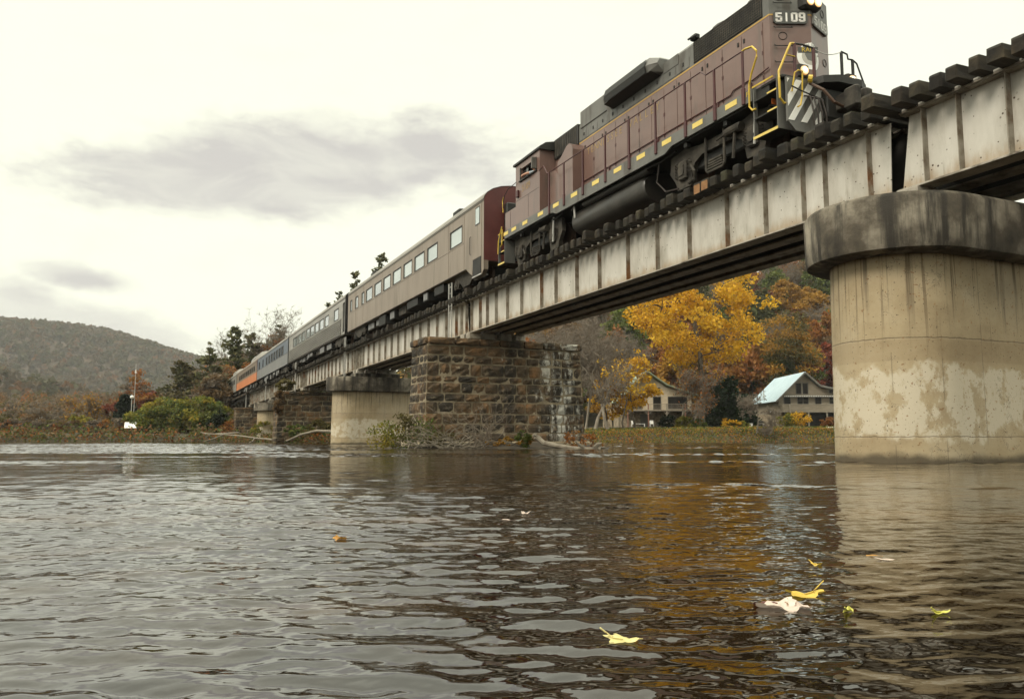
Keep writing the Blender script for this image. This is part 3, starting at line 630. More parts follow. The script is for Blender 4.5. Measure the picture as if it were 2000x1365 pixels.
M['white'] = mat('white_paint', [(0.72, 0.71, 0.67), (0.84, 0.83, 0.79)], scale=3, rough=0.5, dirt=((0.4, 0.36, 0.3), 5, 0.60, 0.78))
M['orange'] = flat('orange_marker', (0.5, 0.12, 0.02), 0.5)
M['truck'] = mat('dusty_truck_casting', [(0.012, 0.010, 0.008), (0.042, 0.036, 0.028), (0.085, 0.073, 0.056)], scale=2.6, detail=7, rough=0.8, bump=0.3)
M['tank'] = mat('grimy_tank', [(0.016, 0.014, 0.012), (0.052, 0.046, 0.038)], scale=1.2, detail=6, rough=0.38, rvar=0.3, spec=0.6)
M['hose'] = flat('rubber_hose', (0.03, 0.022, 0.018), 0.6)
M['hose2'] = flat('brown_hose', (0.075, 0.04, 0.025), 0.6)
M['numwhite'] = flat('number_white', (0.72, 0.70, 0.66), 0.5)
M['glassdark'] = flat('dark_cab_glass', (0.015, 0.017, 0.018), 0.08, spec=0.8)
M['lamp'] = emit('lit_headlamp', (1.0, 0.72, 0.38), 0.75)
M['lampw'] = emit('lit_ditch_lamp', (1.0, 0.80, 0.52), 0.62)
M['lampglow'] = emit('amber_reflector', (1.0, 0.42, 0.08), 0.30)
M['lampcore'] = emit('lit_filament', (1.0, 0.92, 0.75), 2.2)
loco = thing('locomotive', 'maroon and grey diesel locomotive 5109 leading the train, striped pilot and lit headlights', 'locomotive', (CX, 21.0, RZ))
def LB(name, mb, mats, parent=loco, smooth=False): return mb.build(name, mats, parent, smooth=smooth)
DK = 8.40          # walkway level
# frame and side sills
b = MB(); b.bbox(12.36, 15.30, 13.75, 28.4, 8.06, 8.37, 0.01); LB('frame', b, M['black'])
sill = [(14.24, 8.10), (17.4, 8.10), (17.7, 7.98), (24.1, 7.98), (24.4, 8.10), (28.52, 8.10), (28.52, DK), (14.24, DK)]
for x in (12.28, 15.32): b = MB(); b.prism(sill, 'x', x, x+0.06); LB('side_sill', b, M['locogrey'])
for k, y in enumerate([14.75, 16.05, 17.4, 18.65, 19.9, 21.2, 22.6, 23.9, 25.1, 26.4, 27.4, 28.15]):
    b = MB(); b.box(12.272, 12.28, y, y+0.42, 8.22, 8.35); LB('reflector_strip', b, M['reflective'])
# long hood, maroon below the gold stripe, grey above
V0 = [(12.93, 14.30), (13.83, 13.92), (14.73, 14.30)]
def hood_ring(z, e=0.0, y1=25.4): return [(12.93+e, 14.30+e*0.6, z), (13.83, 13.92+e*1.0, z), (14.73-e, 14.30+e*0.6, z), (14.73-e, y1, z), (12.93+e, y1, z)]
b = MB(); b.loft([hood_ring(DK-0.01), hood_ring(10.34)]); LB('long_hood', b, M['maroon'])
b = MB(); b.loft([hood_ring(10.342), hood_ring(10.95), hood_ring(11.05, 0.07), hood_ring(11.12, 0.25), hood_ring(11.14, 0.6)]); LB('hood_top', b, M['locogrey'])
b = MB(); b.loft([hood_ring(10.325, -0.006, 23.6), hood_ring(10.362, -0.006, 23.6)]); LB('gold_stripe', b, M['gold'])
dys = [14.52, 15.28, 16.02, 16.72, 17.36, 17.98, 18.60, 19.24, 19.90, 20.56, 21.24, 21.92, 22.60, 23.28]
for i_ in range(len(dys)-1):
    b = MB(); b.bbox(12.912, 12.93, dys[i_]+0.012, dys[i_+1]-0.012, 8.62, 10.27, 0.006); d = LB('hood_door', b, M['maroon'])
    l = MB(); yy = dys[i_]+0.09 if i_ % 2 else dys[i_+1]-0.13
    l.box(12.895, 12.912, yy, yy+0.05, 10.04, 10.14); LB('latch', l, M['black'], d)
    for zz in (8.85, 9.45, 9.95):
        l = MB(); yy2 = dys[i_+1]-0.035 if i_ % 2 else dys[i_]+0.015; l.box(12.905, 12.912, yy2, yy2+0.02, zz, zz+0.10); LB('hinge', l, M['maroon_dk'], d)
b = MB(); b.box(12.918, 12.93, 14.36, 23.3, 8.42, 8.60); LB('hood_base_panel', b, M['maroon'])
for i_, y in enumerate(np.arange(17.4, 23.3, 0.62)):
    b = MB(); b.bbox(12.918, 12.93, y+0.012, y+0.60, 10.40, 10.68, 0.004); d = LB('upper_door', b, M['locogrey'])
    l = MB(); l.box(12.902, 12.918, y+0.25, y+0.30, 10.52, 10.62); LB('latch', l, M['black'], d)
b = MB(); b.tube([(12.885, 14.32, 9.05), (12.885, 14.9, 8.97), (12.885, 15.0, 9.02), (12.885, 15.6, 9.0), (12.885, 15.7, 8.92), (12.885, 19.0, 8.93), (12.885, 23.25, 8.93)], 0.016, 6)
for y in (14.95, 16.2, 17.6, 18.9, 20.4, 21.6): b.cyl((12.885, y, 8.93), (12.885, y, 8.62), 0.022, 6)
LB('conduit', b, M['maroon_dk'])
b = MB(); b.box(12.912, 12.926, 17.85, 18.55, 8.46, 8.70); v_ = LB('vent_panel', b, M['maroon'])
b = MB(); b.box(12.905, 12.912, 17.93, 18.45, 8.50, 8.67); LB('vent_mesh', b, M['black'], v_)
b = MB(); b.box(12.45, 12.91, 17.2, 17.75, 8.44, 8.47); LB('step_plate', b, M['yellow'])
# radiator grille
b = MB(); b.box(12.914, 12.932, 14.52, 17.20, 10.395, 10.98); g = LB('radiator_grille', b, M['black'])
b = MB()
for y in np.linspace(14.55, 17.17, 34): b.box(12.904, 12.914, y-0.008, y+0.008, 10.40, 10.975)
for z in np.linspace(10.42, 10.96, 9): b.box(12.902, 12.912, 14.53, 17.19, z-0.007, z+0.007)
LB('grille_bars', b, M['truck'], g)
for y in (15.2, 16.6):
    b = MB(); b.tube([(CX, y, 11.1), (CX, y, 11.24), (CX, y, 11.27)], 0.62, 20); LB('radiator_fan', b, M['locogrey'])
b = MB(); b.bbox(12.84, 13.0, 17.0, 17.25, 11.02, 11.16, 0.02); b.tube([(12.83, 16.95, 11.06), (12.83, 17.3, 11.1)], 0.03, 6); LB('roof_lifting_eye', b, M['black'])
b = MB(); b.box(12.918, 12.932, 17.9, 18.62, 10.70, 11.0); LB('access_panel', b, M['locogrey'])
# dynamic brake blister, flared over the hood side
b = MB()
def dyn(y, k): return [(12.93, y, 10.72+0.03*k), (12.58+0.10*k, y, 10.80+0.10*k), (12.52+0.12*k, y, 11.00), (12.60+0.12*k, y, 11.24-0.06*k), (13.0, y, 11.34-0.12*k), (14.66, y, 11.34-0.12*k), (15.06-0.12*k, y, 11.24-0.06*k), (15.14-0.12*k, y, 11.0), (15.08-0.1*k, y, 10.8+0.1*k), (14.73, y, 10.72+0.03*k)]
b.loft([dyn(18.60, 1.6), dyn(18.85, 0.2), dyn(19.3, 0), dyn(21.1, 0), dyn(21.4, 0.4), dyn(21.5, 1.6)]); dy_ = LB('dynamic_brake_hatch', b, M['locogrey'])
b = MB(); b.add([(12.536, 18.95, 10.80), (12.502, 18.95, 11.0), (12.502, 21.25, 11.0), (12.536, 21.25, 10.80)], [(0, 1, 2, 3)])
b.add([(12.50, 18.95, 11.0), (12.575, 18.95, 11.21), (12.575, 21.25, 11.21), (12.50, 21.25, 11.0)], [(0, 1, 2, 3)])
b.add([(12.925, 18.75, 10.715), (12.575, 18.75, 10.795), (12.575, 21.35, 10.795), (12.925, 21.35, 10.715)], [(0, 1, 2, 3)]); LB('air_screen', b, M['black'], dy_)
b = MB(); b.bbox(12.90, 14.76, 21.75, 23.5, 10.80, 11.42, 0.03); LB('filter_housing', b, M['locogrey'])
b = MB(); b.bbox(12.86, 14.8, 21.68, 21.74, 11.05, 11.46, 0.01); LB('filter_end_plate', b, M['black'])
b = MB(); b.cyl((CX, 21.62, 11.1), (CX, 21.62, 11.48), 0.20, 12); LB('exhaust_stack', b, M['black'])
# inertial air intake between the hood and the cab
b = MB(); b.bbox(12.86, 14.80, 23.62, 25.38, 10.32, 11.06, 0.03); it = LB('air_intake', b, M['black'])
for k in range(12):
    b = MB(); y = 23.72+k*0.135; b.box(12.845, 12.86, y, y+0.05, 10.38, 10.98); LB('louvre', b, M['truck'], it)
# blower duct bulge with a swept top
bul = [(23.30, 8.43), (23.30, 10.02), (23.38, 10.20), (23.55, 10.28), (23.75, 10.24), (24.1, 10.02), (24.45, 9.86), (24.8, 9.80), (25.38, 9.78), (25.38, 8.43)]
b = MB(); b.prism(bul[:5]+[(24.1, 10.02), (24.40, 9.88), (24.40, 8.43)], 'x', 12.50, 12.929); LB('blower_duct', b, M['maroon'])
b = MB(); b.prism([(24.62, 8.43), (24.62, 9.55), (24.75, 9.75), (25.38, 9.82), (25.38, 8.43)], 'x', 12.62, 12.929); LB('equipment_box', b, M['maroon'])
# cab
b = MB(); holes = [(25.72, 26.98, 9.98, 10.42)]
b.wall('x', 12.30, 25.40, 27.47, DK-0.01, 10.70, holes, 0.10)
b.add([(12.30, 25.4, DK-0.01), (15.36, 25.4, DK-0.01), (15.36, 25.4, 10.70), (12.30, 25.4, 10.70)], [(0, 1, 2, 3)])
b.add([(15.36, 25.4, DK-0.01), (15.36, 27.47, DK-0.01), (15.36, 27.47, 10.70), (15.36, 25.4, 10.70)], [(0, 1, 2, 3)])
b.add([(12.30, 27.47, DK-0.01), (15.36, 27.47, DK-0.01), (15.36, 27.47, 10.70), (12.30, 27.47, 10.70)], [(3, 2, 1, 0)]); cab = LB('cab', b, M['maroon'])
b = MB(); prof = [(12.24, 10.66), (12.24, 10.74), (12.5, 10.92), (13.1, 11.05), (13.83, 11.09), (14.56, 11.05), (15.16, 10.92), (15.42, 10.74), (15.42, 10.66)]
b.prism(prof, 'y', 25.30, 27.60); LB('roof', b, M['black'], cab)
b = MB(); b.box(12.39, 12.40, 26.55, 26.97, 9.99, 10.41); b.box(12.385, 12.40, 26.53, 26.56, 9.99, 10.41); LB('window_pane', b, M['glassdark'], cab)
b = MB(); b.box(12.27, 12.30, 25.66, 25.72, 9.94, 10.46); b.box(12.27, 12.30, 26.98, 27.04, 9.94, 10.46); b.box(12.24, 12.34, 25.6, 27.1, 9.93, 9.975); LB('window_frame', b, M['black'], cab)
b = MB(); b.bbox(12.10, 12.29, 25.62, 25.70, 10.02, 10.44, 0.01); LB('wind_deflector', b, M['locogrey'], cab)
b = MB(); b.box(12.5, 12.9, 25.42, 25.44, 8.5, 10.45); LB('cab_door', b, M['maroon_dk'], cab)
b = MB(); b.box(12.40, 15.3, 25.48, 27.4, 9.0, 9.02); LB('cab_floor', b, M['black'], cab)
b = MB(); b.bbox(12.22, 12.29, 27.14, 27.32, 9.40, 9.66, 0.01); LB('marker_box', b, M['maroon_dk'], cab)
b = MB()
for (u0, u1, v0, v1) in ((25.45, 27.42, 9.285, 9.295), (26.35, 26.36, 8.45, 9.28)): b.box(12.296, 12.301, u0, u1, v0, v1)
LB('panel_seam', b, M['black'], cab)
o = part('number', text_mesh('5109', 0.36, M['goldworn']), cab, (12.295-CX, 26.55-21, 9.62-RZ), ROT_X)
b = MB(); b.bbox(12.31, 12.92, 27.48, 28.50, DK-0.01, 9.12, 0.015); bt = LB('battery_box', b, M['maroon'])
b = MB(); b.box(12.304, 12.31, 27.99, 28.0, 8.45, 9.08); LB('panel_seam', b, M['black'], bt)
b = MB(); b.bbox(12.95, 14.71, 27.48, 28.75, DK-0.01, 9.95, 0.05); LB('short_hood', b, M['maroon'])
# fuel tank and air reservoir
b = MB(); pr = []
for t in np.linspace(0, 2*math.pi, 28, endpoint=False): 
    c_, s_ = math.cos(t), math.sin(t); pr.append((CX+1.32*abs(c_)**0.72*np.sign(c_), 7.56+0.50*abs(s_)**0.72*np.sign(s_)))
b.loft([[(x, y, z) for x, z in [(CX+(x-CX)*k, 7.56+(z-7.56)*k) for x, z in pr]] for y, k in ((19.15, 0.95), (19.25, 1), (23.4, 1), (23.52, 0.95))]); LB('fuel_tank', b, M['tank'], smooth=True)
b = MB(); b.tube([(12.62, 18.9, 8.0), (12.62, 18.98, 8.0), (12.62, 22.6, 8.0), (12.62, 22.68, 8.0)], 0.145, 16); LB('air_reservoir', b, M['tank'], smooth=True)
b = MB(); b.tube([(12.46, 23.1, 7.6), (12.44, 23.1, 8.0)], 0.035, 8); b.tube([(12.46, 23.1, 7.98), (12.55, 23.3, 8.06), (12.6, 23.6, 8.0)], 0.02, 6); LB('fuel_filler', b, M['galv'])
# trucks
def truck(yc):
    t_ = MB(); t_.bbox(12.75, 14.9, yc-1.2, yc+1.2, 7.35, 7.75, 0.05); T = LB('truck', t_, M['black'])
    for yy in (yc-1.37, yc+1.37):
        for sx in (-1, 1):
            w_ = MB(); x = CX+sx*0.72; w_.cyl((x+sx*0.065, yy, RZ+0.51), (x-sx*0.065, yy, RZ+0.51), 0.51, 28); w_.cyl((x-sx*0.065, yy, RZ+0.51), (x-sx*0.09, yy, RZ+0.51), 0.535, 28); LB('wheel', w_, M['rail'], T)
    for x in (12.62, 14.90):
        prof = [(yc-1.95, 7.95), (yc-2.0, 7.5), (yc-1.75, 7.2), (yc-1.68, 6.98), (yc-1.10, 6.98), (yc-1.02, 7.3), (yc-0.92, 7.52), (yc-0.6, 7.66), (yc+0.6, 7.66), (yc+0.92, 7.52), (yc+1.02, 7.3), (yc+1.10, 6.98), (yc+1.68, 6.98), (yc+1.75, 7.2), (yc+2.0, 7.5), (yc+1.95, 7.95), (yc+1.3, 8.03), (yc+0.7, 7.92), (yc-0.7, 7.92), (yc-1.3, 8.03)]
        s_ = MB(); s_.prism(prof, 'x', x, x+0.14); LB('side_frame', s_, M['truck'], T)
        xo = x-0.10 if x < CX else x+0.16
        s_ = MB()
        s_.tube([(xo+0.03, yc-0.36, 7.98), (xo+0.03, yc-0.36, 7.12), (xo+0.03, yc-0.30, 7.06), (xo+0.03, yc+0.30, 7.06), (xo+0.03, yc+0.36, 7.12), (xo+0.03, yc+0.36, 7.98)], 0.035, 6); LB('swing_hanger', s_, M['truck'], T)
        for k in range(4): s_ = MB(); s_.bbox(xo+0.01, xo+0.10, yc-0.31+0.02*k, yc+0.31-0.02*k, 7.12+k*0.065, 7.165+k*0.065, 0.008); LB('leaf_spring', s_, M['truck'], T)
        for yy in (yc-1.37, yc+1.37):
            s_ = MB(); s_.bbox(xo, xo+0.14, yy-0.17, yy+0.17, 7.18, 7.70, 0.04); s_.cyl((xo-0.03, yy, 7.42), (xo+0.02, yy, 7.42), 0.13, 12)
            for dz in (-0.12, 0.12):
                for dy2 in (-0.10, 0.10): s_.cyl((xo-0.02, yy+dy2, 7.43+dz), (xo+0.01, yy+dy2, 7.43+dz), 0.025, 6)
            LB('journal_box', s_, M['truck'], T)
            for dy2 in (-0.26, 0.26):
                s_ = MB(); pts = [(xo+0.07+0.06*math.cos(q*0.9), yy+dy2+0.06*math.sin(q*0.9), 7.28+q*0.012) for q in range(34)]; s_.tube(pts, 0.016, 4); LB('coil_spring', s_, M['truck'], T)
        s_ = MB(); s_.tube([(xo, yc-1.05, 7.78), (xo, yc-0.98, 7.80), (xo, yc-0.55, 7.80), (xo, yc-0.50, 7.78)], 0.11, 12); s_.tube([(xo, yc-0.5, 7.8), (xo, yc-0.1, 7.76)], 0.03, 6); LB('brake_cylinder', s_, M['truck'], T)
        s_ = MB(); s_.tube([(xo, yc+0.95, 7.45), (xo, yc+0.80, 7.25), (xo, yc+0.84, 7.05), (xo, yc+1.05, 7.0)], 0.045, 6); s_.tube([(xo, yc-0.8, 7.7), (xo, yc-0.72, 7.1)], 0.04, 6); LB('brake_rigging', s_, M['truck'], T)
        s_ = MB(); s_.tube([(xo, yc-1.55, 8.05), (xo, yc-1.5, 7.6), (xo, yc-1.48, 7.2)], 0.03, 6); LB('snubber', s_, M['galv'], T)
    return T
truck(15.95); truck(26.3)
b = MB(); b.tube([(12.5, 18.3, 7.9), (12.45, 18.35, 7.4), (12.5, 18.0, 7.05), (12.55, 17.5, 7.0)], 0.022, 6); LB('air_line', b, M['hose'])
for y0_, y1_ in ((17.5, 18.9), (24.0, 24.9)): b = MB(); b.tube([(12.5, y0_, 8.02), (12.5, (y0_+y1_)/2, 7.94), (12.5, y1_, 7.98)], 0.03, 6); LB('pipe', b, M['black'])
for y in (15.3, 16.9, 27.2): b = MB(); b.bbox(12.40, 12.55, y, y+0.14, 7.92, 8.08, 0.02); LB('pipe_bracket', b, M['black'])
# steps
def steps(ya, yb, front):
    y0_, y1_ = min(ya, yb), max(ya, yb)
    for x in (12.28, 15.28):
        s_ = MB(); s_.box(x, x+0.10, y1_-0.03, y1_, 7.18, DK); s_.box(x, x+0.45 if x < CX else x+0.05, y0_, y0_+0.02, 7.18, DK); s_.box(x+(0.42 if x < CX else -0.40), x+(0.44 if x < CX else -0.38), y0_+0.02, y1_-0.03, 7.2, DK); S_ = LB('step_well', s_, M['locogrey'])
        xx = x if x < CX else x-0.30
        for z in (7.18, 7.62, 8.04): t_ = MB(); t_.box(xx, xx+0.40, y0_+0.02, y1_-0.03, z, z+0.03); LB('tread', t_, M['black'], S_)
        xe = xx-0.02 if x < CX else xx+0.42
        t_ = MB(); t_.box(xe, xe+0.018, y0_, y1_, 7.16, 7.22); LB('tread_edge', t_, M['reflective'], S_)
        for z in (7.63, 8.05):
            t_ = MB(); t_.box(xe, xe+0.018, y0_+0.01, y0_+0.30, z, z+0.035); LB('tread_edge', t_, M['reflective'], S_)
        t_ = MB(); t_.box(xe, xe+0.018, y0_+0.1, y1_, DK-0.03, DK+0.01); LB('tread_edge', t_, M['yellow'], S_)
        if front: t_ = MB(); t_.box(xx+0.12, xx+0.3, y0_+0.30, y0_+0.31, 7.85, 7.98); LB('step_marker', t_, M['orange'], S_)
steps(13.42, 14.20, True); steps(28.50, 29.1, False)
# handrails
HX = 12.27
def rail(name, pts, r, m): b = MB(); b.tube(pts, r, 8); return LB(name, b, m)
rail('handrail', [(HX, 14.5, 9.40), (HX, 15.87, 9.40), (HX, 16.08, 9.56), (HX, 23.2, 9.56), (HX, 24.72, 9.56), (HX, 25.02, 9.92), (HX, 25.38, 9.86)], 0.018, M['maroon_dk'])
rail('grab_handrail', [(HX, 14.5, 9.40), (HX, 14.40, 9.41), (HX, 14.16, 9.36), (HX, 14.02, 9.2), (HX, 14.02, 9.06), (HX, 14.22, 8.72), (HX, 14.30, 8.5), (HX, 14.31, 7.98), (HX, 14.20, 7.86), (HX, 14.10, 7.86)], 0.024, M['yellow'])
for y in (14.5, 15.55, 16.75, 18.1, 19.45, 20.8, 22.2, 23.5, 24.6):
    b = MB(); zt_ = 9.40 if y < 15.9 else 9.56; b.bbox(HX-0.025, HX+0.025, y-0.03, y+0.03, 8.16, zt_, 0.008); b.bbox(HX-0.035, HX+0.03, y-0.05, y+0.05, 8.10, 8.5, 0.012); LB('handrail_post', b, M['maroon_dk'])
rail('handrail', [(15.39, 14.6, 9.4), (15.39, 24.6, 9.5)], 0.018, M['maroon_dk'])
for y in (14.6, 17, 19.5, 22, 24.5): b = MB(); b.bbox(15.36, 15.42, y-0.03, y+0.03, 8.16, 9.45, 0.008); LB('handrail_post', b, M['maroon_dk'])
rail('rear_grab_handrail', [(12.24, 28.55, 9.15), (12.24, 28.6, 9.6), (12.24, 28.5, 9.75)], 0.02, M['yellow'])
rail('rear_grab_handrail', [(12.22, 28.62, 8.6), (12.22, 28.95, 8.1), (12.22, 29.0, 7.6)], 0.024, M['yellow'])
rail('rear_grab_handrail', [(12.22, 28.58, 8.5), (12.22, 28.62, 7.9), (12.22, 28.75, 7.85)], 0.024, M['yellow'])
rail('rear_handrail', [(12.25, 27.3, 10.0), (12.24, 28.1, 9.95), (12.24, 28.45, 9.75), (12.24, 28.6, 9.2)], 0.014, M['black'])
# front platform
b = MB(); b.bbox(12.34, 15.32, 13.30, 14.0, 8.30, 8.37, 0.01); LB('front_platform', b, M['black'])
b = MB(); b.loft([[(x, y, z) for x, y in [(13.02, 13.34), (13.2, 12.98), (13.5, 12.82), (14.16, 12.82), (14.46, 12.98), (14.64, 13.34)]] for z in (8.20, 8.36)]); LB('anticlimber', b, M['black'])
b = MB(); pil = [(12.40, 8.30), (12.40, 7.30), (12.62, 7.10), (15.04, 7.10), (15.26, 7.30), (15.26, 8.30)]; b.prism(pil, 'y', 13.24, 13.30); P_ = LB('pilot', b, M['locogrey'])
for k in range(9):                 # white bars slanting up to the right
    x0_, w_ = 12.40+(k-2)*0.36, 0.17
    q = [(x0_, 7.32), (x0_+w_, 7.32), (x0_+w_+0.62, 8.26), (x0_+0.62, 8.26)]; lo, hi = 12.41, 15.25
    def clip(poly, lim, keep):
        o_ = []
        for i_ in range(len(poly)):
            a, c = poly[i_], poly[(i_+1) % len(poly)]; ka, kc = keep(a[0], lim), keep(c[0], lim)
            if ka: o_.append(a)
            if ka != kc: t = (lim-a[0])/(c[0]-a[0]); o_.append((lim, a[1]+t*(c[1]-a[1])))
        return o_
    q = clip(q, lo, lambda v, l: v >= l); q = clip(q, hi, lambda v, l: v <= l) if q else q
    if len(q) >= 3: b = MB(); b.prism(q, 'y', 13.232, 13.239); LB('stripe', b, M['white'], P_)
b = MB(); b.bbox(13.6, 14.06, 12.75, 13.24, 7.62, 7.98, 0.03); b.bbox(13.55, 13.72, 12.42, 12.80, 7.55, 8.02, 0.04); b.bbox(13.86, 14.10, 12.46, 12.80, 7.55, 8.02, 0.04); b.bbox(13.70, 13.9, 12.62, 12.80, 7.60, 7.96, 0.03); LB('coupler', b, M['truck'])
b = MB(); b.bbox(13.35, 14.3, 13.05, 13.24, 7.45, 8.12, 0.03); LB('draft_gear_pocket', b, M['black'])
rail('air_hose', [(12.98, 13.18, 8.22), (13.15, 12.95, 8.0), (13.35, 12.85, 7.72), (13.6, 12.85, 7.66), (13.78, 12.85, 7.85), (13.95, 12.85, 8.1), (14.2, 12.9, 8.06), (14.5, 13.1, 7.98)], 0.035, M['hose2'])
for k in range(4): rail('brake_hose', [(12.86+k*0.10, 13.22, 7.92), (12.90+k*0.11, 13.08, 7.86), (12.92+k*0.12, 13.02, 7.5), (12.95+k*0.12, 13.04, 7.2+0.04*k)], 0.020, M['hose'])
for k in range(2): rail('brake_hose', [(14.25+k*0.12, 13.22, 7.92), (14.27+k*0.12, 13.06, 7.85), (14.3+k*0.12, 13.02, 7.45)], 0.022, M['hose'])
rail('uncoupling_lever', [(12.44, 13.15, 8.05), (12.7, 13.14, 7.98), (13.2, 13.12, 7.88), (13.6, 13.1, 7.9)], 0.016, M['black'])
rail('grab_iron', [(12.50, 13.2, 7.95), (12.52, 13.12, 8.35), (12.62, 13.12, 8.42), (12.74, 13.12, 8.42), (12.74, 13.15, 7.9), (12.68, 13.15, 7.65), (12.60, 13.15, 7.6)], 0.018, M['yellow'])
b = MB(); b.cyl((12.94, 13.16, 8.30), (13.00, 13.10, 8.28), 0.09, 10); LB('hose_coupling', b, M['yellow'])
for px_, py_ in ((12.76, 13.36), (13.32, 13.36)): b = MB(); b.bbox(px_-0.03, px_+0.03, py_-0.03, py_+0.03, 8.34, 9.17, 0.008); LB('front_handrail_post', b, M['maroon_dk'])
for px_, py_, h in ((14.18, 13.38, 9.26), (14.56, 13.42, 9.16)): b = MB(); b.bbox(px_-0.028, px_+0.028, py_-0.028, py_+0.028, 8.34, h, 0.008); LB('front_handrail_post', b, M['black'])
rail('front_handrail', [(12.76, 13.36, 9.17), (13.0, 13.36, 9.19), (13.32, 13.36, 9.17)], 0.022, M['black'])
rail('front_handrail', [(14.18, 13.38, 9.27), (14.38, 13.4, 9.25), (14.40, 13.4, 9.14), (14.56, 13.42, 9.16), (14.7, 13.43, 9.1), (15.0, 13.42, 8.4), (15.05, 13.4, 8.1), (14.98, 13.4, 7.98)], 0.02, M['black'])
rail('chain', [(13.32, 13.36, 9.16)]+[(13.32+0.86*k/12, 13.37+0.006*(k % 2), 9.17-0.10*math.sin(math.pi*k/12)+0.08*k/12+0.008*(k % 2)) for k in range(1, 12)]+[(14.18, 13.38, 9.25)], 0.010, M['galv'])
rail('grab_handrail', [(12.76, 13.36, 9.17), (12.66, 13.36, 9.15), (12.54, 13.34, 8.95), (12.26, 13.32, 8.42), (12.24, 13.3, 8.25), (12.25, 13.3, 7.8), (12.36, 13.3, 7.7), (12.46, 13.3, 7.72)], 0.026, M['yellow'])
rail('grab_handrail', [(12.50, 13.34, 8.85), (12.76, 13.34, 8.85)], 0.016, M['yellow'])
# lights
def lamp(x, y, z, r, m, name, parent=loco):
    b = MB(); b.tube([(x, y+0.16, z), (x, y+0.02, z), (x, y, z)], r, 18); H = LB(name, b, M['truck'], parent, smooth=True)
    return H
b = MB(); b.bbox(13.56, 14.10, 13.80, 14.2, 10.46, 10.76, 0.05); hl = LB('headlight', b, M['black'])
for dx in (-0.105, 0.125):
    b = MB(); b.tube([(CX+dx, 13.79, 10.61), (CX+dx, 13.78, 10.61), (CX+dx, 13.765, 10.61)], 0.085, 16); LB('lens', b, M['lamp'], hl)
    b = MB(); b.tube([(CX+dx, 13.80, 10.61), (CX+dx, 13.785, 10.61)], 0.105, 16); LB('lens_ring', b, M['lampglow'], hl)
    b = MB(); b.tube([(CX+dx+0.01, 13.768, 10.60), (CX+dx+0.01, 13.755, 10.60)], 0.04, 12); LB('filament', b, M['lampcore'], hl)
for x, y, z, m in ((13.14, 13.44, 8.66, 'lamp'), (14.42, 13.28, 8.60, 'lampw')):
    b = MB(); b.bbox(x-0.15, x+0.15, y+0.03, y+0.22, z-0.16, z+0.16, 0.03); d = LB('ditch_light', b, M['truck'])
    b = MB(); b.tube([(x, y+0.03, z), (x, y+0.0, z)], 0.11, 18, 0.10); LB('lens_ring', b, M['lampglow'], d)
    b = MB(); b.tube([(x, y-0.001, z), (x, y-0.012, z)], 0.085, 16, 0.07); LB('lens', b, M[m], d); b = MB(); b.tube([(x, y-0.013, z+0.01), (x, y-0.02, z+0.01)], 0.045, 12, 0.035); LB('filament', b, M['lampcore'], d)
# number boards, emblem, sign, grab irons on the two faces of the end
AL = math.atan2(0.38, 0.90)
def on_face(u, z, side, lift=0.0):
    """point on the end face: u = metres from the centre ridge"""
    x = CX - u if side < 0 else CX + u; y = 13.92 + u*0.38/0.90
    n_ = Vector((-0.38 if side < 0 else 0.38, -0.90, 0)).normalized(); return Vector((x, y, z)) + n_*lift
def face_rot(side): return (Matrix.Rotation(-AL if side < 0 else AL, 3, 'Z') @ Matrix(((1, 0, 0), (0, 0, -1), (0, 1, 0)))).to_euler()
def face_poly(name, pts, side, lift, thick, m, parent=loco):
    a = [on_face(u, z, side, lift) for u, z in pts]; c = [on_face(u, z, side, lift+thick) for u, z in pts]; n_ = len(pts)
    b = MB(); b.add(a+c, [tuple(range(n_)), tuple(range(2*n_-1, n_-1, -1))]+[((i_+1) % n_, i_, n_+i_, n_+(i_+1) % n_) for i_ in range(n_)]); return LB(name, b, m, parent)
M['boardgrey'] = flat('number_board_grey', (0.06, 0.06, 0.055), 0.4)
def digit_strokes(ch):
    q = {'5': [[(1, 2), (0, 2), (0, 1.12), (0.85, 1.12), (1, 0.97), (1, 0.15), (0.85, 0), (0.1, 0), (0, 0.12), (0, 0.4)]], '1': [[(0.5, 0), (0.5, 2)]], '0': [[(0.15, 0), (0.85, 0), (1, 0.15), (1, 1.85), (0.85, 2), (0.15, 2), (0, 1.85), (0, 0.15), (0.15, 0)]],
         '9': [[(0, 0.35), (0, 0.12), (0.12, 0), (0.85, 0), (1, 0.15), (1, 1.85), (0.85, 2), (0.15, 2), (0, 1.85), (0, 1.1), (0.15, 0.95), (1, 0.95)]]}
    return q[ch]
def block_number(side, parent, u0, z0, hgt, pitch, lift):
    for k, ch in enumerate('5109'):
        b = MB(); sc = hgt/2; hw = 0.19*sc*1.05
        for st in digit_strokes(ch):
            for (ax, az), (cx_, cz) in zip(st[:-1], st[1:]):
                d = Vector((cx_-ax, cz-az)); L = d.length; d /= L; nn = Vector((-d.y, d.x)); e = 0.17
                q = [(ax-d.x*e+nn.x*0.25, az-d.y*e+nn.y*0.22), (cx_+d.x*e+nn.x*0.25, cz+d.y*e+nn.y*0.22), (cx_+d.x*e-nn.x*0.25, cz+d.y*e-nn.y*0.22), (ax-d.x*e-nn.x*0.25, az-d.y*e-nn.y*0.22)]
                P2 = []
                for x_, y_ in q:
                    w_ = u0+(k*pitch+x_*sc*1.05*(0.8 if ch == '1' else 1)+(0.0 if ch != '1' else sc*0.08)); P2.append((w_, z0+y_*sc))
                pts = [(-w_ if side < 0 else w_, z_) for w_, z_ in P2]
                b.add([on_face(u, z, side, lift) for u, z in pts], [(0, 1, 2, 3)])
        LB('digit', b, M['numwhite'], parent)
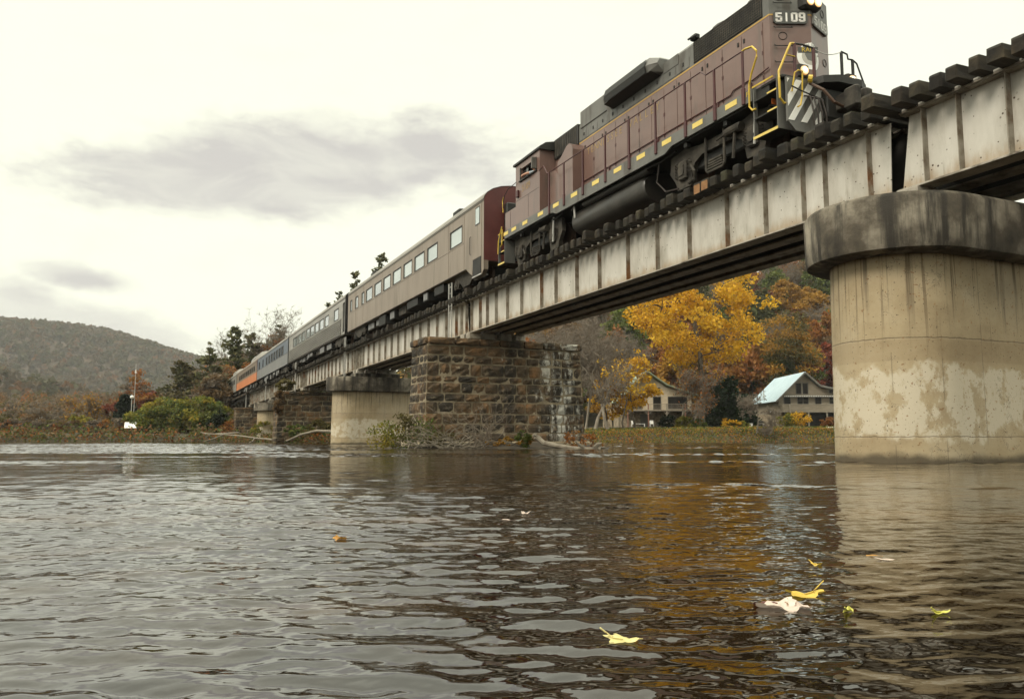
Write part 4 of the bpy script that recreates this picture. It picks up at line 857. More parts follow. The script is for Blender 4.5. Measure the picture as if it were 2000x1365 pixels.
def rrect(u0, u1, z0, z1, r=0.05): return [(u0+r, z0), (u1-r, z0), (u1, z0+r), (u1, z1-r), (u1-r, z1), (u0+r, z1), (u0, z1-r), (u0, z0+r)]
nb = face_poly('number_board', rrect(0.08, 0.82, 10.10, 10.42), -1, 0.0, 0.05, M['boardgrey']); block_number(-1, nb, -0.755, 10.165, 0.185, 0.168, 0.053)
nb = face_poly('number_board', rrect(0.05, 0.80, 10.10, 10.42), 1, 0.0, 0.05, M['locogrey']); block_number(1, nb, 0.12, 10.165, 0.185, 0.165, 0.053)
ring = [(0.0+0.33*math.cos(t), 9.33+0.33*math.sin(t)) for t in np.linspace(-math.pi/2, math.pi/2, 15)]
for side in (-1, 1):
    em = face_poly('emblem', ring, side, 0.002, 0.004, M['white'])
    face_poly('emblem_disc', [(0.0+0.225*math.cos(t), 9.33+0.225*math.sin(t)) for t in np.linspace(-math.pi/2, math.pi/2, 15)], side, 0.0065, 0.001, M['clip'], em)
    face_poly('emblem_device', [(0.0, 9.20), (0.10, 9.24), (0.16, 9.38), (0.09, 9.46), (0.0, 9.42)], side, 0.008, 0.001, M['locogrey'], em)
for k, ch in enumerate('TENNESSEE'):
    t = math.pi*(0.5+0.44*(4-k)/4.5); side = -1 if math.cos(t) < 0 else 1; u = abs(0.278*math.cos(t))
    o = part('lettering', text_mesh(ch, 0.085, M['boardgrey'], 0.001), loco, on_face(u, 9.33+0.278*math.sin(t), side, 0.012)-Vector((CX, 21, RZ)), (Matrix.Rotation(-AL if side < 0 else AL, 3, 'Z') @ Matrix(((1, 0, 0), (0, 0, -1), (0, 1, 0))) @ Matrix.Rotation(t-math.pi/2, 3, 'Z')).to_euler())
sg = face_poly('railing_sign', [(0.06, 9.16), (0.48, 9.16), (0.48, 9.30), (0.06, 9.30)], -1, 0.5, 0.01, M['boardgrey'])
part('lettering', text_mesh('RAIL', 0.15, M['yellow'], 0.001), sg, on_face(0.27, 9.23, -1, 0.515)-Vector((CX, 21, RZ)), face_rot(-1))
for z in (10.60, 10.0, 9.55, 9.15, 8.8):
    for side, u0, u1 in ((-1, 0.42, 0.80),) if z != 8.8 else ((-1, 0.42, 0.80), (1, 0.25, 0.6)):
        b = MB(); b.tube([on_face(u1, z+0.06, side, 0), on_face(u1, z, side, 0.07), on_face(u0, z, side, 0.07), on_face(u0, z+0.06, side, 0)], 0.012, 5); LB('grab_iron', b, M['black'])
for side, u, z in ((-1, 0.62, 9.82), (-1, 0.66, 10.78), (1, 0.62, 10.62), (1, 0.66, 9.4)):
    b = MB(); pts = [on_face(u+0.09*math.cos(t), z+0.09*math.sin(t), side, 0.008) for t in np.linspace(0, 2*math.pi, 20)]; b.tube(pts, 0.007, 4); LB('sand_filler_ring', b, M['black'])
# road name along the hood
for body, ya, yb in (('TENNESSEE', 22.95, 20.93), ('VALLEY', 20.36, 18.92)):
    for k, ch in enumerate(body):
        part('lettering', text_mesh(ch, 0.33, M['goldworn'], 0.002), loco, (12.909-CX, ya+(yb-ya)*k/(len(body)-1)-21, 9.86-RZ), ROT_X)
part('lettering', text_mesh('F', 0.16, M['yellow'], 0.002), loco, (12.274-CX, 14.38-21, 8.30-RZ), ROT_X)

# engineer leaning out of the cab window
M['skin'] = flat('skin', (0.45, 0.24, 0.16), 0.55); M['shirt'] = flat('pale_blue_shirt', (0.36, 0.40, 0.44), 0.8); M['navy'] = flat('navy_cap', (0.02, 0.03, 0.07), 0.7)
def skinned(name, joints, edges, mat_, parent, root=0, sub=2):
    me = bpy.data.meshes.new(name); org = wloc(parent); me.from_pydata([Vector(j[:3])-org for j in joints], edges, []); me.materials.append(mat_)
    o = bpy.data.objects.new(name, me); COL.objects.link(o); o.parent = parent
    o.modifiers.new('skin', 'SKIN'); sv = me.skin_vertices
    if not sv: return o
    for d, j in zip(sv[0].data, joints): d.radius = (j[3], j[3])
    sv[0].data[root].use_root = True
    s_ = o.modifiers.new('sub', 'SUBSURF'); s_.levels = sub; s_.render_levels = sub
    return o
def skin_body(name, joints, edges, mat_, parent, root=0):
    """body grown over a skeleton: Skin modifier, then subdivision"""
    import bmesh
    bm = bmesh.new(); org = wloc(parent); lay = bm.verts.layers.skin.verify(); vs = []
    for j in joints: v = bm.verts.new(Vector(j[:3])-org); v[lay].radius = (j[3], j[3]); vs.append(v)
    vs[root][lay].use_root = True
    for a, c in edges: bm.edges.new((vs[a], vs[c]))
    me = bpy.data.meshes.new(name); bm.to_mesh(me); bm.free(); me.materials.append(mat_)
    o = bpy.data.objects.new(name, me); COL.objects.link(o); o.parent = parent
    o.modifiers.new('skin', 'SKIN'); s_ = o.modifiers.new('sub', 'SUBSURF'); s_.levels = 2; s_.render_levels = 2; return o
pe = thing('person', 'engineer in pale shirt and dark cap leaning an arm out of the locomotive cab window', 'person', (12.72, 26.3, 9.03))
skin_body('body', [(12.75, 26.3, 9.12, .17), (12.72, 26.3, 9.45, .17), (12.62, 26.3, 9.86, .17), (12.60, 26.28, 10.04, .10), (12.55, 26.25, 10.12, .065), (12.48, 26.2, 10.26, .105), (12.47, 26.19, 10.36, .085), (12.52, 26.08, 9.98, .085), (12.36, 26.02, 10.02, .062), (12.17, 26.14, 9.99, .052), (12.13, 26.40, 10.0, .042), (12.12, 26.50, 9.99, .035), (12.11, 26.58, 9.97, .014), (12.13, 26.585, 9.955, .013), (12.10, 26.57, 9.995, .013), (12.15, 26.57, 9.95, .012), (12.09, 26.53, 10.02, .013), (12.62, 26.5, 9.95, .08), (12.66, 26.6, 9.7, .06)],
          [(0, 1), (1, 2), (2, 3), (3, 4), (4, 5), (5, 6), (3, 7), (7, 8), (8, 9), (9, 10), (10, 11), (11, 12), (11, 13), (11, 14), (11, 15), (11, 16), (3, 17), (17, 18)], M['skin'], pe)
skin_body('shirt', [(12.75, 26.3, 9.12, .185), (12.72, 26.3, 9.45, .185), (12.62, 26.3, 9.86, .185), (12.59, 26.28, 10.04, .11), (12.52, 26.08, 9.98, .098), (12.36, 26.02, 10.02, .075), (12.20, 26.12, 9.99, .065), (12.62, 26.5, 9.95, .095), (12.66, 26.6, 9.72, .075)], [(0, 1), (1, 2), (2, 3), (3, 4), (4, 5), (5, 6), (3, 7), (7, 8)], M['shirt'], pe)
b = MB(); b.tube([(12.47, 26.19, 10.31), (12.47, 26.19, 10.37), (12.47, 26.19, 10.41)], 0.112, 14, 0.07); b.bbox(12.33, 12.44, 26.12, 26.24, 10.315, 10.33, 0.004); b.build('cap', M['navy'], pe)
b = MB(); b.bbox(12.355, 12.385, 26.17, 26.20, 10.24, 10.28, 0.008); b.build('nose', M['skin'], pe)

# ------------------------------------------------------------------ passenger cars
M['coachtan'] = mat('dull_taupe_coach_paint', [(0.3, (0.185, 0.148, 0.115)), (0.5, (0.225, 0.184, 0.145)), (0.7, (0.26, 0.215, 0.172))], scale=0.9, detail=7, rough=0.45, stretch=(1, 1, 0.3), spec=0.45, dirt=((0.15, 0.12, 0.09), 2.6, 0.52, 0.70, (1, 1, 0.08)), bump=0.35, bscale=2.2)
M['roofgrey'] = mat('coach_roof_grey', [(0.15, 0.14, 0.12), (0.26, 0.245, 0.215)], scale=0.8, detail=7, rough=0.6, stretch=(1, 0.4, 1))
M['coachend'] = mat('coach_end_maroon', [(0.070, 0.016, 0.014), (0.105, 0.026, 0.022)], scale=1.6, rough=0.45)
M['stainless'] = mat('fluted_stainless', [(0.24, 0.23, 0.205), (0.38, 0.365, 0.33)], scale=0.9, rough=0.4, metal=0.35, stretch=(1, 0.3, 2))
M['coachblue'] = mat('blue_grey_coach_paint', [(0.085, 0.105, 0.135), (0.125, 0.15, 0.18)], scale=0.7, rough=0.4)
M['coachgrey'] = mat('grey_coach_lower', [(0.15, 0.155, 0.155), (0.21, 0.21, 0.205)], scale=0.7, rough=0.45)
M['coachbrown'] = mat('brown_coach_paint', [(0.14, 0.105, 0.075), (0.20, 0.155, 0.115)], scale=0.7, rough=0.5)
M['coachorange'] = mat('orange_band', [(0.42, 0.135, 0.045), (0.52, 0.19, 0.075)], scale=0.7, rough=0.5)
M['pane'] = mat('coach_glass', [(0.30, 0.37, 0.37), (0.40, 0.46, 0.45)], scale=0.4, rough=0.06, spec=1.0, coat=1.0)  # pale blue base colour carries the sky reflected in the panes
M['panedark'] = mat('tinted_coach_glass', [(0.03, 0.035, 0.04), (0.06, 0.065, 0.07)], scale=0.4, rough=0.06, spec=0.9)
M['gasket'] = flat('window_gasket', (0.045, 0.042, 0.038), 0.6)
M['domeglass'] = mat('dome_glass', [(0.55, 0.57, 0.56), (0.7, 0.71, 0.69)], scale=0.6, rough=0.08, spec=0.9)
ZB, ZE, ZC = 7.73, 10.30, 11.0
ROOF = [(12.30, ZE), (12.33, 10.42), (12.46, 10.60), (12.72, 10.78), (13.1, 10.92), (13.5, 10.985), (13.83, ZC), (14.16, 10.985), (14.56, 10.92), (14.94, 10.78), (15.2, 10.60), (15.33, 10.42), (15.36, ZE)]
def coach(name, label, y0, y1, side, low, roofm, endm, wins, wz=(9.05, 9.77), pane='pane', door=None, fluted=False, band=None, dome=None, boxes=True, drop=ZB):
    C_ = thing(name, label, 'passenger car', (CX, (y0+y1)/2, RZ), group='passenger cars behind the locomotive')
    holes = [(a, c, wz[0], wz[1]) for a, c in wins]
    if door: holes.append(door)
    b = MB(); b.wall('x', 12.30, y0, y1, drop, ZE, holes, 0.05)
    b.add([(15.36, y0, drop), (15.36, y1, drop), (15.36, y1, ZE), (15.36, y0, ZE)], [(3, 2, 1, 0)])
    b.box(12.36, 15.30, y0+0.05, y1-0.05, drop-0.02, drop+0.04)
    for y, o_ in ((y0, 1), (y1, -1)):
        pts = [(12.30, drop), (15.36, drop)] + [(x, z) for x, z in reversed(ROOF)]
        b.mi = 1; b.add([(x, y, z) for x, z in pts], [tuple(range(len(pts))) if o_ == 1 else tuple(range(len(pts)-1, -1, -1))]); b.mi = 0
    b.build('body', [side, endm], C_)
    b = MB(); n_ = len(ROOF); outer = [(x+(0.02 if x > CX else -0.02 if x < CX else 0), z+0.012) for x, z in ROOF]
    b.add([(x, y0-0.02, z) for x, z in outer]+[(x, y1+0.02, z) for x, z in outer], [(i_, i_+1, n_+i_+1, n_+i_) for i_ in range(n_-1)]); b.build('roof', roofm, C_, smooth=True)
    b = MB(); b.box(12.275, 12.298, y0, y1, ZE-0.06, ZE-0.03); b.build('drip_rail', roofm, C_)
    for a, c in wins:
        f = MB(); 
        for u0, u1, v0, v1 in ((a-0.05, c+0.05, wz[1], wz[1]+0.04), (a-0.05, c+0.05, wz[0]-0.04, wz[0]), (a-0.05, a, wz[0], wz[1]), (c, c+0.05, wz[0], wz[1])): f.box(12.285, 12.31, u0, u1, v0, v1)
        F_ = f.build('window', M['gasket'], C_); p_ = MB(); p_.box(12.325, 12.335, a, c, wz[0], wz[1]); p_.build('pane', M[pane], F_)
    if low:
        mt, za, zc = low; b = MB(); b.box(12.287, 12.299, y0+0.01, y1-0.01, za, zc); b.build('lower_panel', mt, C_)
    if fluted:
        b = MB(); b.box(12.285, 12.299, y0+1.2, y1-0.3, drop+0.03, drop+1.22); b.build('flute_gap_shade', M['gasket'], C_)  # dark sheet between the flutes: groove shade put into the colour
        for k in range(8): b = MB(); z = drop+0.05+k*0.147; b.prism([(12.284, z), (12.235, z+0.02), (12.225, z+0.05), (12.235, z+0.08), (12.284, z+0.10)], 'y', y0+1.2, y1-0.3); b.build('flute', M['stainless'], C_)
    for m_, za, zc in (band or []): b = MB(); b.box(12.288, 12.299, y0, y1, za, zc); b.build('stripe', m_, C_)
    for yc in (y0+2.6, y1-2.6):
        t_ = MB(); t_.bbox(12.75, 14.9, yc-1.35, yc+1.35, 7.3, 7.6, 0.04); T = t_.build('truck', M['black'], C_)
        for yy in (yc-1.25, yc+1.25):
            for sx in (-1, 1): w_ = MB(); x = CX+sx*0.72; w_.cyl((x+sx*0.07, yy, RZ+0.46), (x-sx*0.07, yy, RZ+0.46), 0.46, 20); w_.build('wheel', M['rail'], T)
        for x in (12.52, 15.0):
            s_ = MB(); s_.prism([(yc-1.6, 7.35), (yc-1.5, 7.15), (yc-1.0, 7.15), (yc-0.85, 7.4), (yc-0.4, 7.1), (yc+0.4, 7.1), (yc+0.85, 7.4), (yc+1.0, 7.15), (yc+1.5, 7.15), (yc+1.6, 7.35), (yc+1.4, 7.62), (yc+0.5, 7.72), (yc-0.5, 7.72), (yc-1.4, 7.62)], 'x', x, x+0.14); s_.build('side_frame', M['truck'], T)
            for yy in (yc-1.25, yc+1.25): s_ = MB(); s_.bbox(x-0.05, x+0.1, yy-0.15, yy+0.15, 7.2, 7.5, 0.03); s_.cyl((x-0.07, yy, 7.37), (x, yy, 7.37), 0.10, 10); s_.build('journal_box', M['truck'], T)
    if boxes:
        rs = random.Random(int(y0)); y = y0+5.4
        while y < y1-6:
            L = rs.uniform(0.7, 1.9); h = rs.uniform(0.35, 0.62); xo = rs.choice((12.42, 12.5, 12.6))
            b = MB(); b.bbox(xo, 15.2, y, y+L, drop-0.03-h, drop-0.03, 0.02); B_ = b.build('equipment_box', M['truck'] if rs.random() < 0.6 else M['black'], C_)
            if rs.random() < 0.7: b = MB(); b.bbox(xo-0.015, xo, y+0.08, y+L*0.48, drop-h+0.03, drop-0.09, 0.005); b.bbox(xo-0.015, xo, y+L*0.52, y+L-0.08, drop-h+0.03, drop-0.09, 0.005); b.build('box_lid', M['coachgrey'], B_)
            y += L+rs.uniform(0.15, 1.0)
        b = MB(); b.bbox(13.2, 14.5, y0+1, y1-1, drop-0.35, drop-0.03, 0.03); b.build('centre_sill', M['black'], C_)
    # end diaphragm
    for y, s_ in ((y0, -1), (y1, 1)):
        b = MB(); b.bbox(13.2, 14.46, min(y, y+s_*0.30), max(y, y+s_*0.30), drop+0.05, 10.2, 0.05); b.build('diaphragm', M['black'], C_)
    return C_
c1 = coach('passenger_coach', 'taupe coach with pale blue windows coupled behind the locomotive', 30.70, 55.90, M['coachtan'], None, M['roofgrey'], M['coachend'],
      [(33.3, 34.8), (36.68, 38.17), (38.75, 40.3), (40.84, 42.31), (42.9, 44.44), (45.03, 46.49), (47.07, 48.58), (49.22, 50.72), (51.27, 51.89), (52.96, 53.7), (54.69, 55.15)])
for y in np.arange(33.0, 55.6, 2.06):
    if not any(a-0.08 < y < c+0.08 for a, c in [(33.3, 34.8), (36.68, 38.17), (38.75, 40.3), (40.84, 42.31), (42.9, 44.44), (45.03, 46.49), (47.07, 48.58), (49.22, 50.72)]): b = MB(); b.box(12.290, 12.2995, y-0.012, y+0.012, 7.76, 10.2); b.build('panel_seam', M['coachtan'], c1)
b = MB(); b.box(12.288, 12.2995, 33.0, 55.85, 8.93, 8.955); b.build('belt_rail', M['coachtan'], c1)
b = MB(); b.bbox(12.283, 12.30, 30.95, 31.95, 7.95, 10.2, 0.006); d = b.build('vestibule_door', M['coachtan'], c1)
b = MB(); b.box(12.275, 12.283, 31.1, 31.62, 9.35, 10.12); w_ = b.build('door_window', M['gasket'], d)
b = MB(); b.box(12.27, 12.275, 31.15, 31.57, 9.40, 10.07); b.build('pane', M['pane'], d)
b = MB(); b.box(12.278, 12.30, 30.98, 31.9, 7.2, 7.94); b.build('step_opening', M['black'], c1)
b = MB(); b.bbox(12.26, 12.6, 30.95, 31.95, 7.16, 7.22, 0.01); b.build('step', M['galv'], c1)
b = MB(); b.tube([(12.25, 32.1, 8.2), (12.22, 32.1, 8.25), (12.22, 32.1, 8.95), (12.25, 32.1, 9.0)], 0.018, 6); b.build('grab_rail', M['truck'], c1)
b = MB(); b.prism([(30.70, 7.73), (30.70, 7.35), (30.95, 7.16), (31.0, 7.73)], 'x', 12.30, 12.5); b.build('end_skirt', M['coachtan'], c1)
b = MB(); b.prism([(31.95, 7.73), (32.0, 7.3), (32.4, 7.5), (32.8, 7.73)], 'x', 12.30, 12.5); b.build('end_skirt', M['coachtan'], c1)
for y in (35.6, 51.5):
    b = MB(); b.bbox(13.0, 14.3, y, y+0.9, 10.9, 11.28, 0.05); b.build('roof_vent', M['black'], c1)
b = MB(); b.bbox(13.25, 14.4, 30.55, 30.68, 8.0, 10.05, 0.03); b.build('end_door', M['black'], c1)
c2 = coach('passenger_coach', 'fluted stainless steel coach, second behind the locomotive', 56.85, 82.0, M['stainless'], None, M['roofgrey'], M['black'],
      [(59.08, 60.57), (62.58, 64.1), (64.6, 66.25), (66.67, 68.25), (68.67, 70.35), (70.72, 72.37), (72.89, 74.49), (74.9, 76.54), (77.0, 77.75), (77.95, 79.42)], wz=(9.08, 9.84), door=(56.95, 57.62, 7.9, 10.0), fluted=True)
b = MB(); b.box(12.36, 12.40, 56.9, 57.7, 7.8, 10.05); b.build('dark_doorway', M['black'], c2)
b = MB(); b.bbox(13.2, 14.4, 79.8, 80.6, 10.9, 11.3, 0.04); b.build('roof_vent', M['black'], c2)
c3 = coach('passenger_coach', 'blue grey coach, third behind the locomotive', 82.6, 107.5, M['coachblue'], (M['coachgrey'], 7.74, 8.85), M['roofgrey'], M['black'],
      [(85.69, 87.0), (87.68, 88.9), (89.57, 90.8), (91.54, 92.8), (93.59, 94.9), (95.73, 97.0), (97.96, 99.2), (101.6, 102.3), (105.04, 106.0)], wz=(8.98, 9.82), pane='panedark', band=[(M['gasket'], 8.86, 8.90)])
c4 = coach('dome_coach', 'brown dome coach with orange lower band, fourth in the train', 108.1, 133.9, M['coachbrown'], (M['coachorange'], 7.74, 8.80), M['coachbrown'], M['coachend'],
      [(110+2.3*k, 111.7+2.3*k) for k in range(9)], wz=(9.1, 9.75), pane='panedark')
c5 = coach('dome_observation_car', 'grey dome car with white rimmed dome at the tail of the train', 134.5, 158.5, M['stainless'], None, M['roofgrey'], M['black'],
      [(137+2.4*k, 138.6+2.4*k) for k in range(8)], wz=(9.0, 9.7), pane='panedark')
def dome(C_, ya, yb, hgt):
    b = MB(); pr = [(12.75, 10.6), (12.85, 10.6+hgt*0.55), (13.25, 10.6+hgt*0.9), (13.83, 10.6+hgt), (14.41, 10.6+hgt*0.9), (14.81, 10.6+hgt*0.55), (14.91, 10.6)]
    b.loft([[(CX+(x-CX)*k, y, 10.55+(z-10.55)*q) for x, z in pr] for y, k, q in ((ya, 0.95, 0.35), (ya+1.2, 1, 0.9), (ya+2, 1, 1), (yb-2, 1, 1), (yb-1.2, 1, 0.9), (yb, 0.95, 0.35))]); D = b.build('dome', M['roofgrey'], C_, smooth=True)
    f = MB(); f.loft([[(CX+(x-CX)*1.02*k, y, 10.57+(z-10.55)*1.02*q) for x, z in pr] for y, k, q in ((yb-1.95, 1, 1.0), (yb-1.15, 1, 0.91), (yb+0.03, 0.95, 0.36))]); f.build('dome_glass', M['domeglass'], D)
    for k in range(5):
        y = ya+2.2+(yb-ya-4.4)*k/4; g_ = MB(); g_.add([(12.835, y-0.5, 10.7), (12.835, y+0.5, 10.7), (12.845, y+0.5, 10.6+hgt*0.55), (12.845, y-0.5, 10.6+hgt*0.55)], [(0, 1, 2, 3)]); g_.build('dome_window', M['panedark'], D)
dome(c4, 109.0, 120.5, 1.25); dome(c5, 138.5, 147.5, 1.2)
# ------------------------------------------------------------------ vegetation
M['leaf'] = mat('autumn_leaf', [(0.80, 0.80, 0.80), (1.0, 1.0, 1.0)], scale=0.6, rough=0.65, tint=True, trans=0.45, spec=0.2)
M['needle'] = mat('needles', [(0.75, 0.75, 0.75), (1.0, 1.0, 1.0)], scale=0.6, rough=0.7, tint=True, trans=0.2, spec=0.2)
M['bark'] = mat('grey_bark', [(0.055, 0.042, 0.030), (0.13, 0.105, 0.078)], scale=3, detail=6, rough=0.9, stretch=(1, 1, 0.25))
M['bark_pale'] = mat('pale_sycamore_bark', [(0.13, 0.105, 0.078), (0.30, 0.265, 0.21)], scale=1.2, detail=6, rough=0.85, stretch=(1, 1, 0.4))
M['twig'] = mat('bare_twigs', [(0.12, 0.095, 0.07), (0.19, 0.155, 0.12)], scale=1.0, rough=0.9)
M['dead'] = mat('bleached_driftwood', [(0.11, 0.09, 0.065), (0.28, 0.245, 0.19)], scale=3.5, detail=6, rough=0.85, bump=0.4)
PAL = {
 'yellow': [(0.72, 0.44, 0.030), (0.64, 0.36, 0.024), (0.76, 0.50, 0.05), (0.52, 0.27, 0.02)],
 'gold': [(0.34, 0.185, 0.03), (0.27, 0.135, 0.022), (0.38, 0.20, 0.03), (0.24, 0.14, 0.03)],
 'rust': [(0.25, 0.092, 0.026), (0.32, 0.13, 0.032), (0.20, 0.075, 0.026), (0.28, 0.145, 0.036)],
 'red': [(0.20, 0.052, 0.030), (0.26, 0.07, 0.035), (0.15, 0.045, 0.028)],
 'green': [(0.080, 0.110, 0.026), (0.115, 0.140, 0.030), (0.065, 0.085, 0.024), (0.15, 0.155, 0.038)],
 'olive': [(0.10, 0.085, 0.028), (0.13, 0.105, 0.035), (0.085, 0.072, 0.025)],
 'brown': [(0.165, 0.105, 0.052), (0.20, 0.13, 0.066), (0.14, 0.088, 0.045)],
 'grey': [(0.16, 0.125, 0.092), (0.19, 0.15, 0.112), (0.14, 0.11, 0.08)],
 'pine': [(0.095, 0.105, 0.042), (0.125, 0.13, 0.052), (0.16, 0.145, 0.062)],
 'dark': [(0.014, 0.022, 0.010), (0.020, 0.030, 0.014)],
 'lime': [(0.16, 0.17, 0.025), (0.22, 0.20, 0.03), (0.10, 0.12, 0.022), (0.30, 0.22, 0.03)],
}
def quads(C, size, flat_=0.25, aspect=1.6, dirs=None, g=rng):
    """a small leaf-like quad at each centre"""
    n = len(C); s = np.broadcast_to(np.asarray(size, float), (n,))*g.uniform(0.6, 1.35, n)
    a = g.normal(0, 1, (n, 3)) if dirs is None else dirs + g.normal(0, 0.25, (n, 3)); a /= np.linalg.norm(a, axis=1, keepdims=True)
    nn = g.normal(0, 1, (n, 3)); nn[:, 2] += flat_*2; b = np.cross(a, nn); b /= np.maximum(np.linalg.norm(b, axis=1, keepdims=True), 1e-6)
    A = a*(s*aspect/2)[:, None]; B = b*(s/2)[:, None]
    V = np.stack([C-A-B*0.35, C-A*0.2+B, C+A, C+A*0.1-B], 1).reshape(-1, 3); F = np.arange(4*n).reshape(n, 4); return V, F
def tints(n, pal, clump=None, g=rng):
    p = np.array(PAL[pal] if isinstance(pal, str) else pal); c = p[g.integers(0, len(p), n)] if clump is None else p[clump % len(p)]*0.6+p[g.integers(0, len(p), n)]*0.4
    return c*g.uniform(0.72, 1.28, (n, 1))
def seg_mesh(segs, name, m):
    """tapered tubes for (p0, p1, r0, r1)"""
    P0 = np.array([s[0] for s in segs]); P1 = np.array([s[1] for s in segs]); r0 = np.array([s[2] for s in segs]); r1 = np.array([s[3] for s in segs])
    d = P1-P0; L = np.maximum(np.linalg.norm(d, axis=1, keepdims=True), 1e-6); d = d/L; u = np.cross(d, np.array([0.31, 0.17, 0.94])); u /= np.maximum(np.linalg.norm(u, axis=1, keepdims=True), 1e-6); v = np.cross(d, u)
    big = r0 > 0.06; Vs = []; Fs = []; base = 0
    for sel, k in ((big, 7), (~big, 3)):
        if not sel.any(): continue
        t = 2*np.pi*np.arange(k)/k; ring = np.cos(t)[None, :, None]*u[sel][:, None]+np.sin(t)[None, :, None]*v[sel][:, None]; n = sel.sum()
        V = np.concatenate([P0[sel][:, None]+ring*r0[sel][:, None, None], P1[sel][:, None]+ring*r1[sel][:, None, None]], 1).reshape(-1, 3)
        o = (np.arange(n)*2*k)[:, None]; i = np.arange(k)[None, :]; j = (i+1) % k
        Fs.append(np.stack([o+i, o+j, o+k+j, o+k+i], -1).reshape(-1, 4)+base); Vs.append(V); base += len(V)
    return np_mesh(name, np.concatenate(Vs), np.concatenate(Fs), [m], smooth=True)
def limb(p0, p1, r0, r1, n=4, wob=0.08, g=rng, sag=0.0):
    p0 = np.array(p0, float); p1 = np.array(p1, float); L = np.linalg.norm(p1-p0); out = []; q = p0
    for k in range(1, n+1):
        t = k/n; e = p0+(p1-p0)*t+g.normal(0, wob*L/n, 3)*(k < n); e[2] += sag*L*math.sin(math.pi*t)
        out.append((q, e, r0+(r1-r0)*(k-1)/n, r0+(r1-r0)*t)); q = e
    return out
def broadleaf(h, wid, pal, nclump=60, nleaf=2600, leaf=0.45, cb=0.25, tr=0.28, seed=1, forks=True, clump_r=0.16, bark='bark', dens=1.0, shape=1.0, pal2=None):
    """crown of leaf clumps carried on limbs; crown starts at cb*h"""
    g = np.random.default_rng(seed); segs = []; ch = h*(1-cb); cz = h*cb+ch*0.5; rx = wid/2; rz = ch/2
    C = []
    while len(C) < nclump:
        d = g.normal(0, 1, 3); d /= np.linalg.norm(d); rr_ = g.uniform(0.35, 1.0)**0.45
        e = d*rr_*np.array([rx, rx, rz])*g.uniform(0.78, 1.08); e[2] += cz
        w_ = 1-shape*0.35*max(0, (e[2]-cz)/rz); e[0] *= w_; e[1] *= w_
        C.append(e)
    C = np.array(C)
    top = np.array([g.normal(0, 0.03*h), g.normal(0, 0.03*h), h*(cb+0.45*(1-cb))]); trunk = limb((0, 0, -0.4), top, tr, tr*0.42, 6, 0.10, g); segs += trunk
    joints = [np.array(s[1]) for s in trunk]
    for c in C[:min(len(C), 46)]:
        cand = [j for j in joints if j[2] < c[2]+0.08*h and j[2] > h*cb*0.6] or joints[-2:]
        j = min(cand, key=lambda q: np.linalg.norm(q-c)+g.uniform(0, 0.12*h)); br = limb(j, c, tr*0.26*g.uniform(0.6, 1.1), 0.02, 4, 0.16, g); segs += br; joints.append(np.array(br[1][1]))
    n = int(nleaf*dens); idx = g.integers(0, len(C), n); cr = clump_r*min(wid, ch)
    off = g.normal(0, 1, (n, 3)); off /= np.linalg.norm(off, axis=1, keepdims=True); off *= (g.uniform(0, 1, n)**0.5)[:, None]*cr*np.array([1.15, 1.15, 0.7])
    P = C[idx]+off; P[:, 2] -= 0.15*np.hypot(off[:, 0], off[:, 1])
    V, F = quads(P, leaf, 0.5, 1.5, None, g)
    col = tints(n, pal, idx, g)
    if pal2: k = (idx % 5) < 2; col[k] = tints(k.sum(), pal2, None, g)
    return seg_mesh(segs, 'trunk', M[bark]), np_mesh('crown', V, F, [M['leaf']], col)
def conifer(h, wid, pal, seed=1, whorls=22, cb=0.12, needle=0.42, nb=7, per=26, droop=0.18, tr=0.26, gap=0.0, thin=1.0):
    g = np.random.default_rng(seed); segs = limb((0, 0, -0.4), (g.normal(0, .15), g.normal(0, .15), h), tr, 0.03, 7, 0.02, g); P = []; D = []; I = []
    for k in range(int(whorls*nb*(1-gap))):
        t = min(g.uniform(0, 1)**0.85, 0.985); z = h*(cb+(1-cb)*t); R_ = wid/2*((1-t)**0.55*(0.88+0.30*math.sin(11.0*t+seed)*math.sin(5.7*t+2.1*seed)))+0.25
        a = g.uniform(0, 2*math.pi); L = max(0.25, R_*g.uniform(0.35, 1.2)*(1.0+0.28*math.cos(a-seed))); tip = np.array([math.cos(a)*L, math.sin(a)*L, z+L*(0.45*t*t+0.10-droop*g.uniform(0.2, 1.6))]); b0 = np.array([0, 0, z])
        segs += limb(b0, tip, 0.04*(1-t)+0.014, 0.008, 2, 0.06, g, 0.05)
        m_ = max(5, int(per*thin*(L/(wid/2)+0.25))); s = g.uniform(0.12, 1.0, m_)**0.7; c = b0+(tip-b0)*s[:, None]; c[:, 2] += 0.05*L*np.sin(np.pi*s)
        c += g.normal(0, 1, (m_, 3))*np.array([0.17, 0.17, 0.13])*(0.4+0.42*L); P.append(c); dd = (tip-b0)/max(L, .1)+np.array([0, 0, 0.15]); D.append(np.tile(dd, (m_, 1))); I.append(np.full(m_, k))
    P = np.concatenate(P); V, F = quads(P, needle, 0.9, 1.9, np.concatenate(D)+g.normal(0, .5, (len(P), 3)), g)
    return seg_mesh(segs, 'trunk', M['bark']), np_mesh('crown', V, F, [M['needle']], tints(len(P), pal, np.concatenate(I), g))
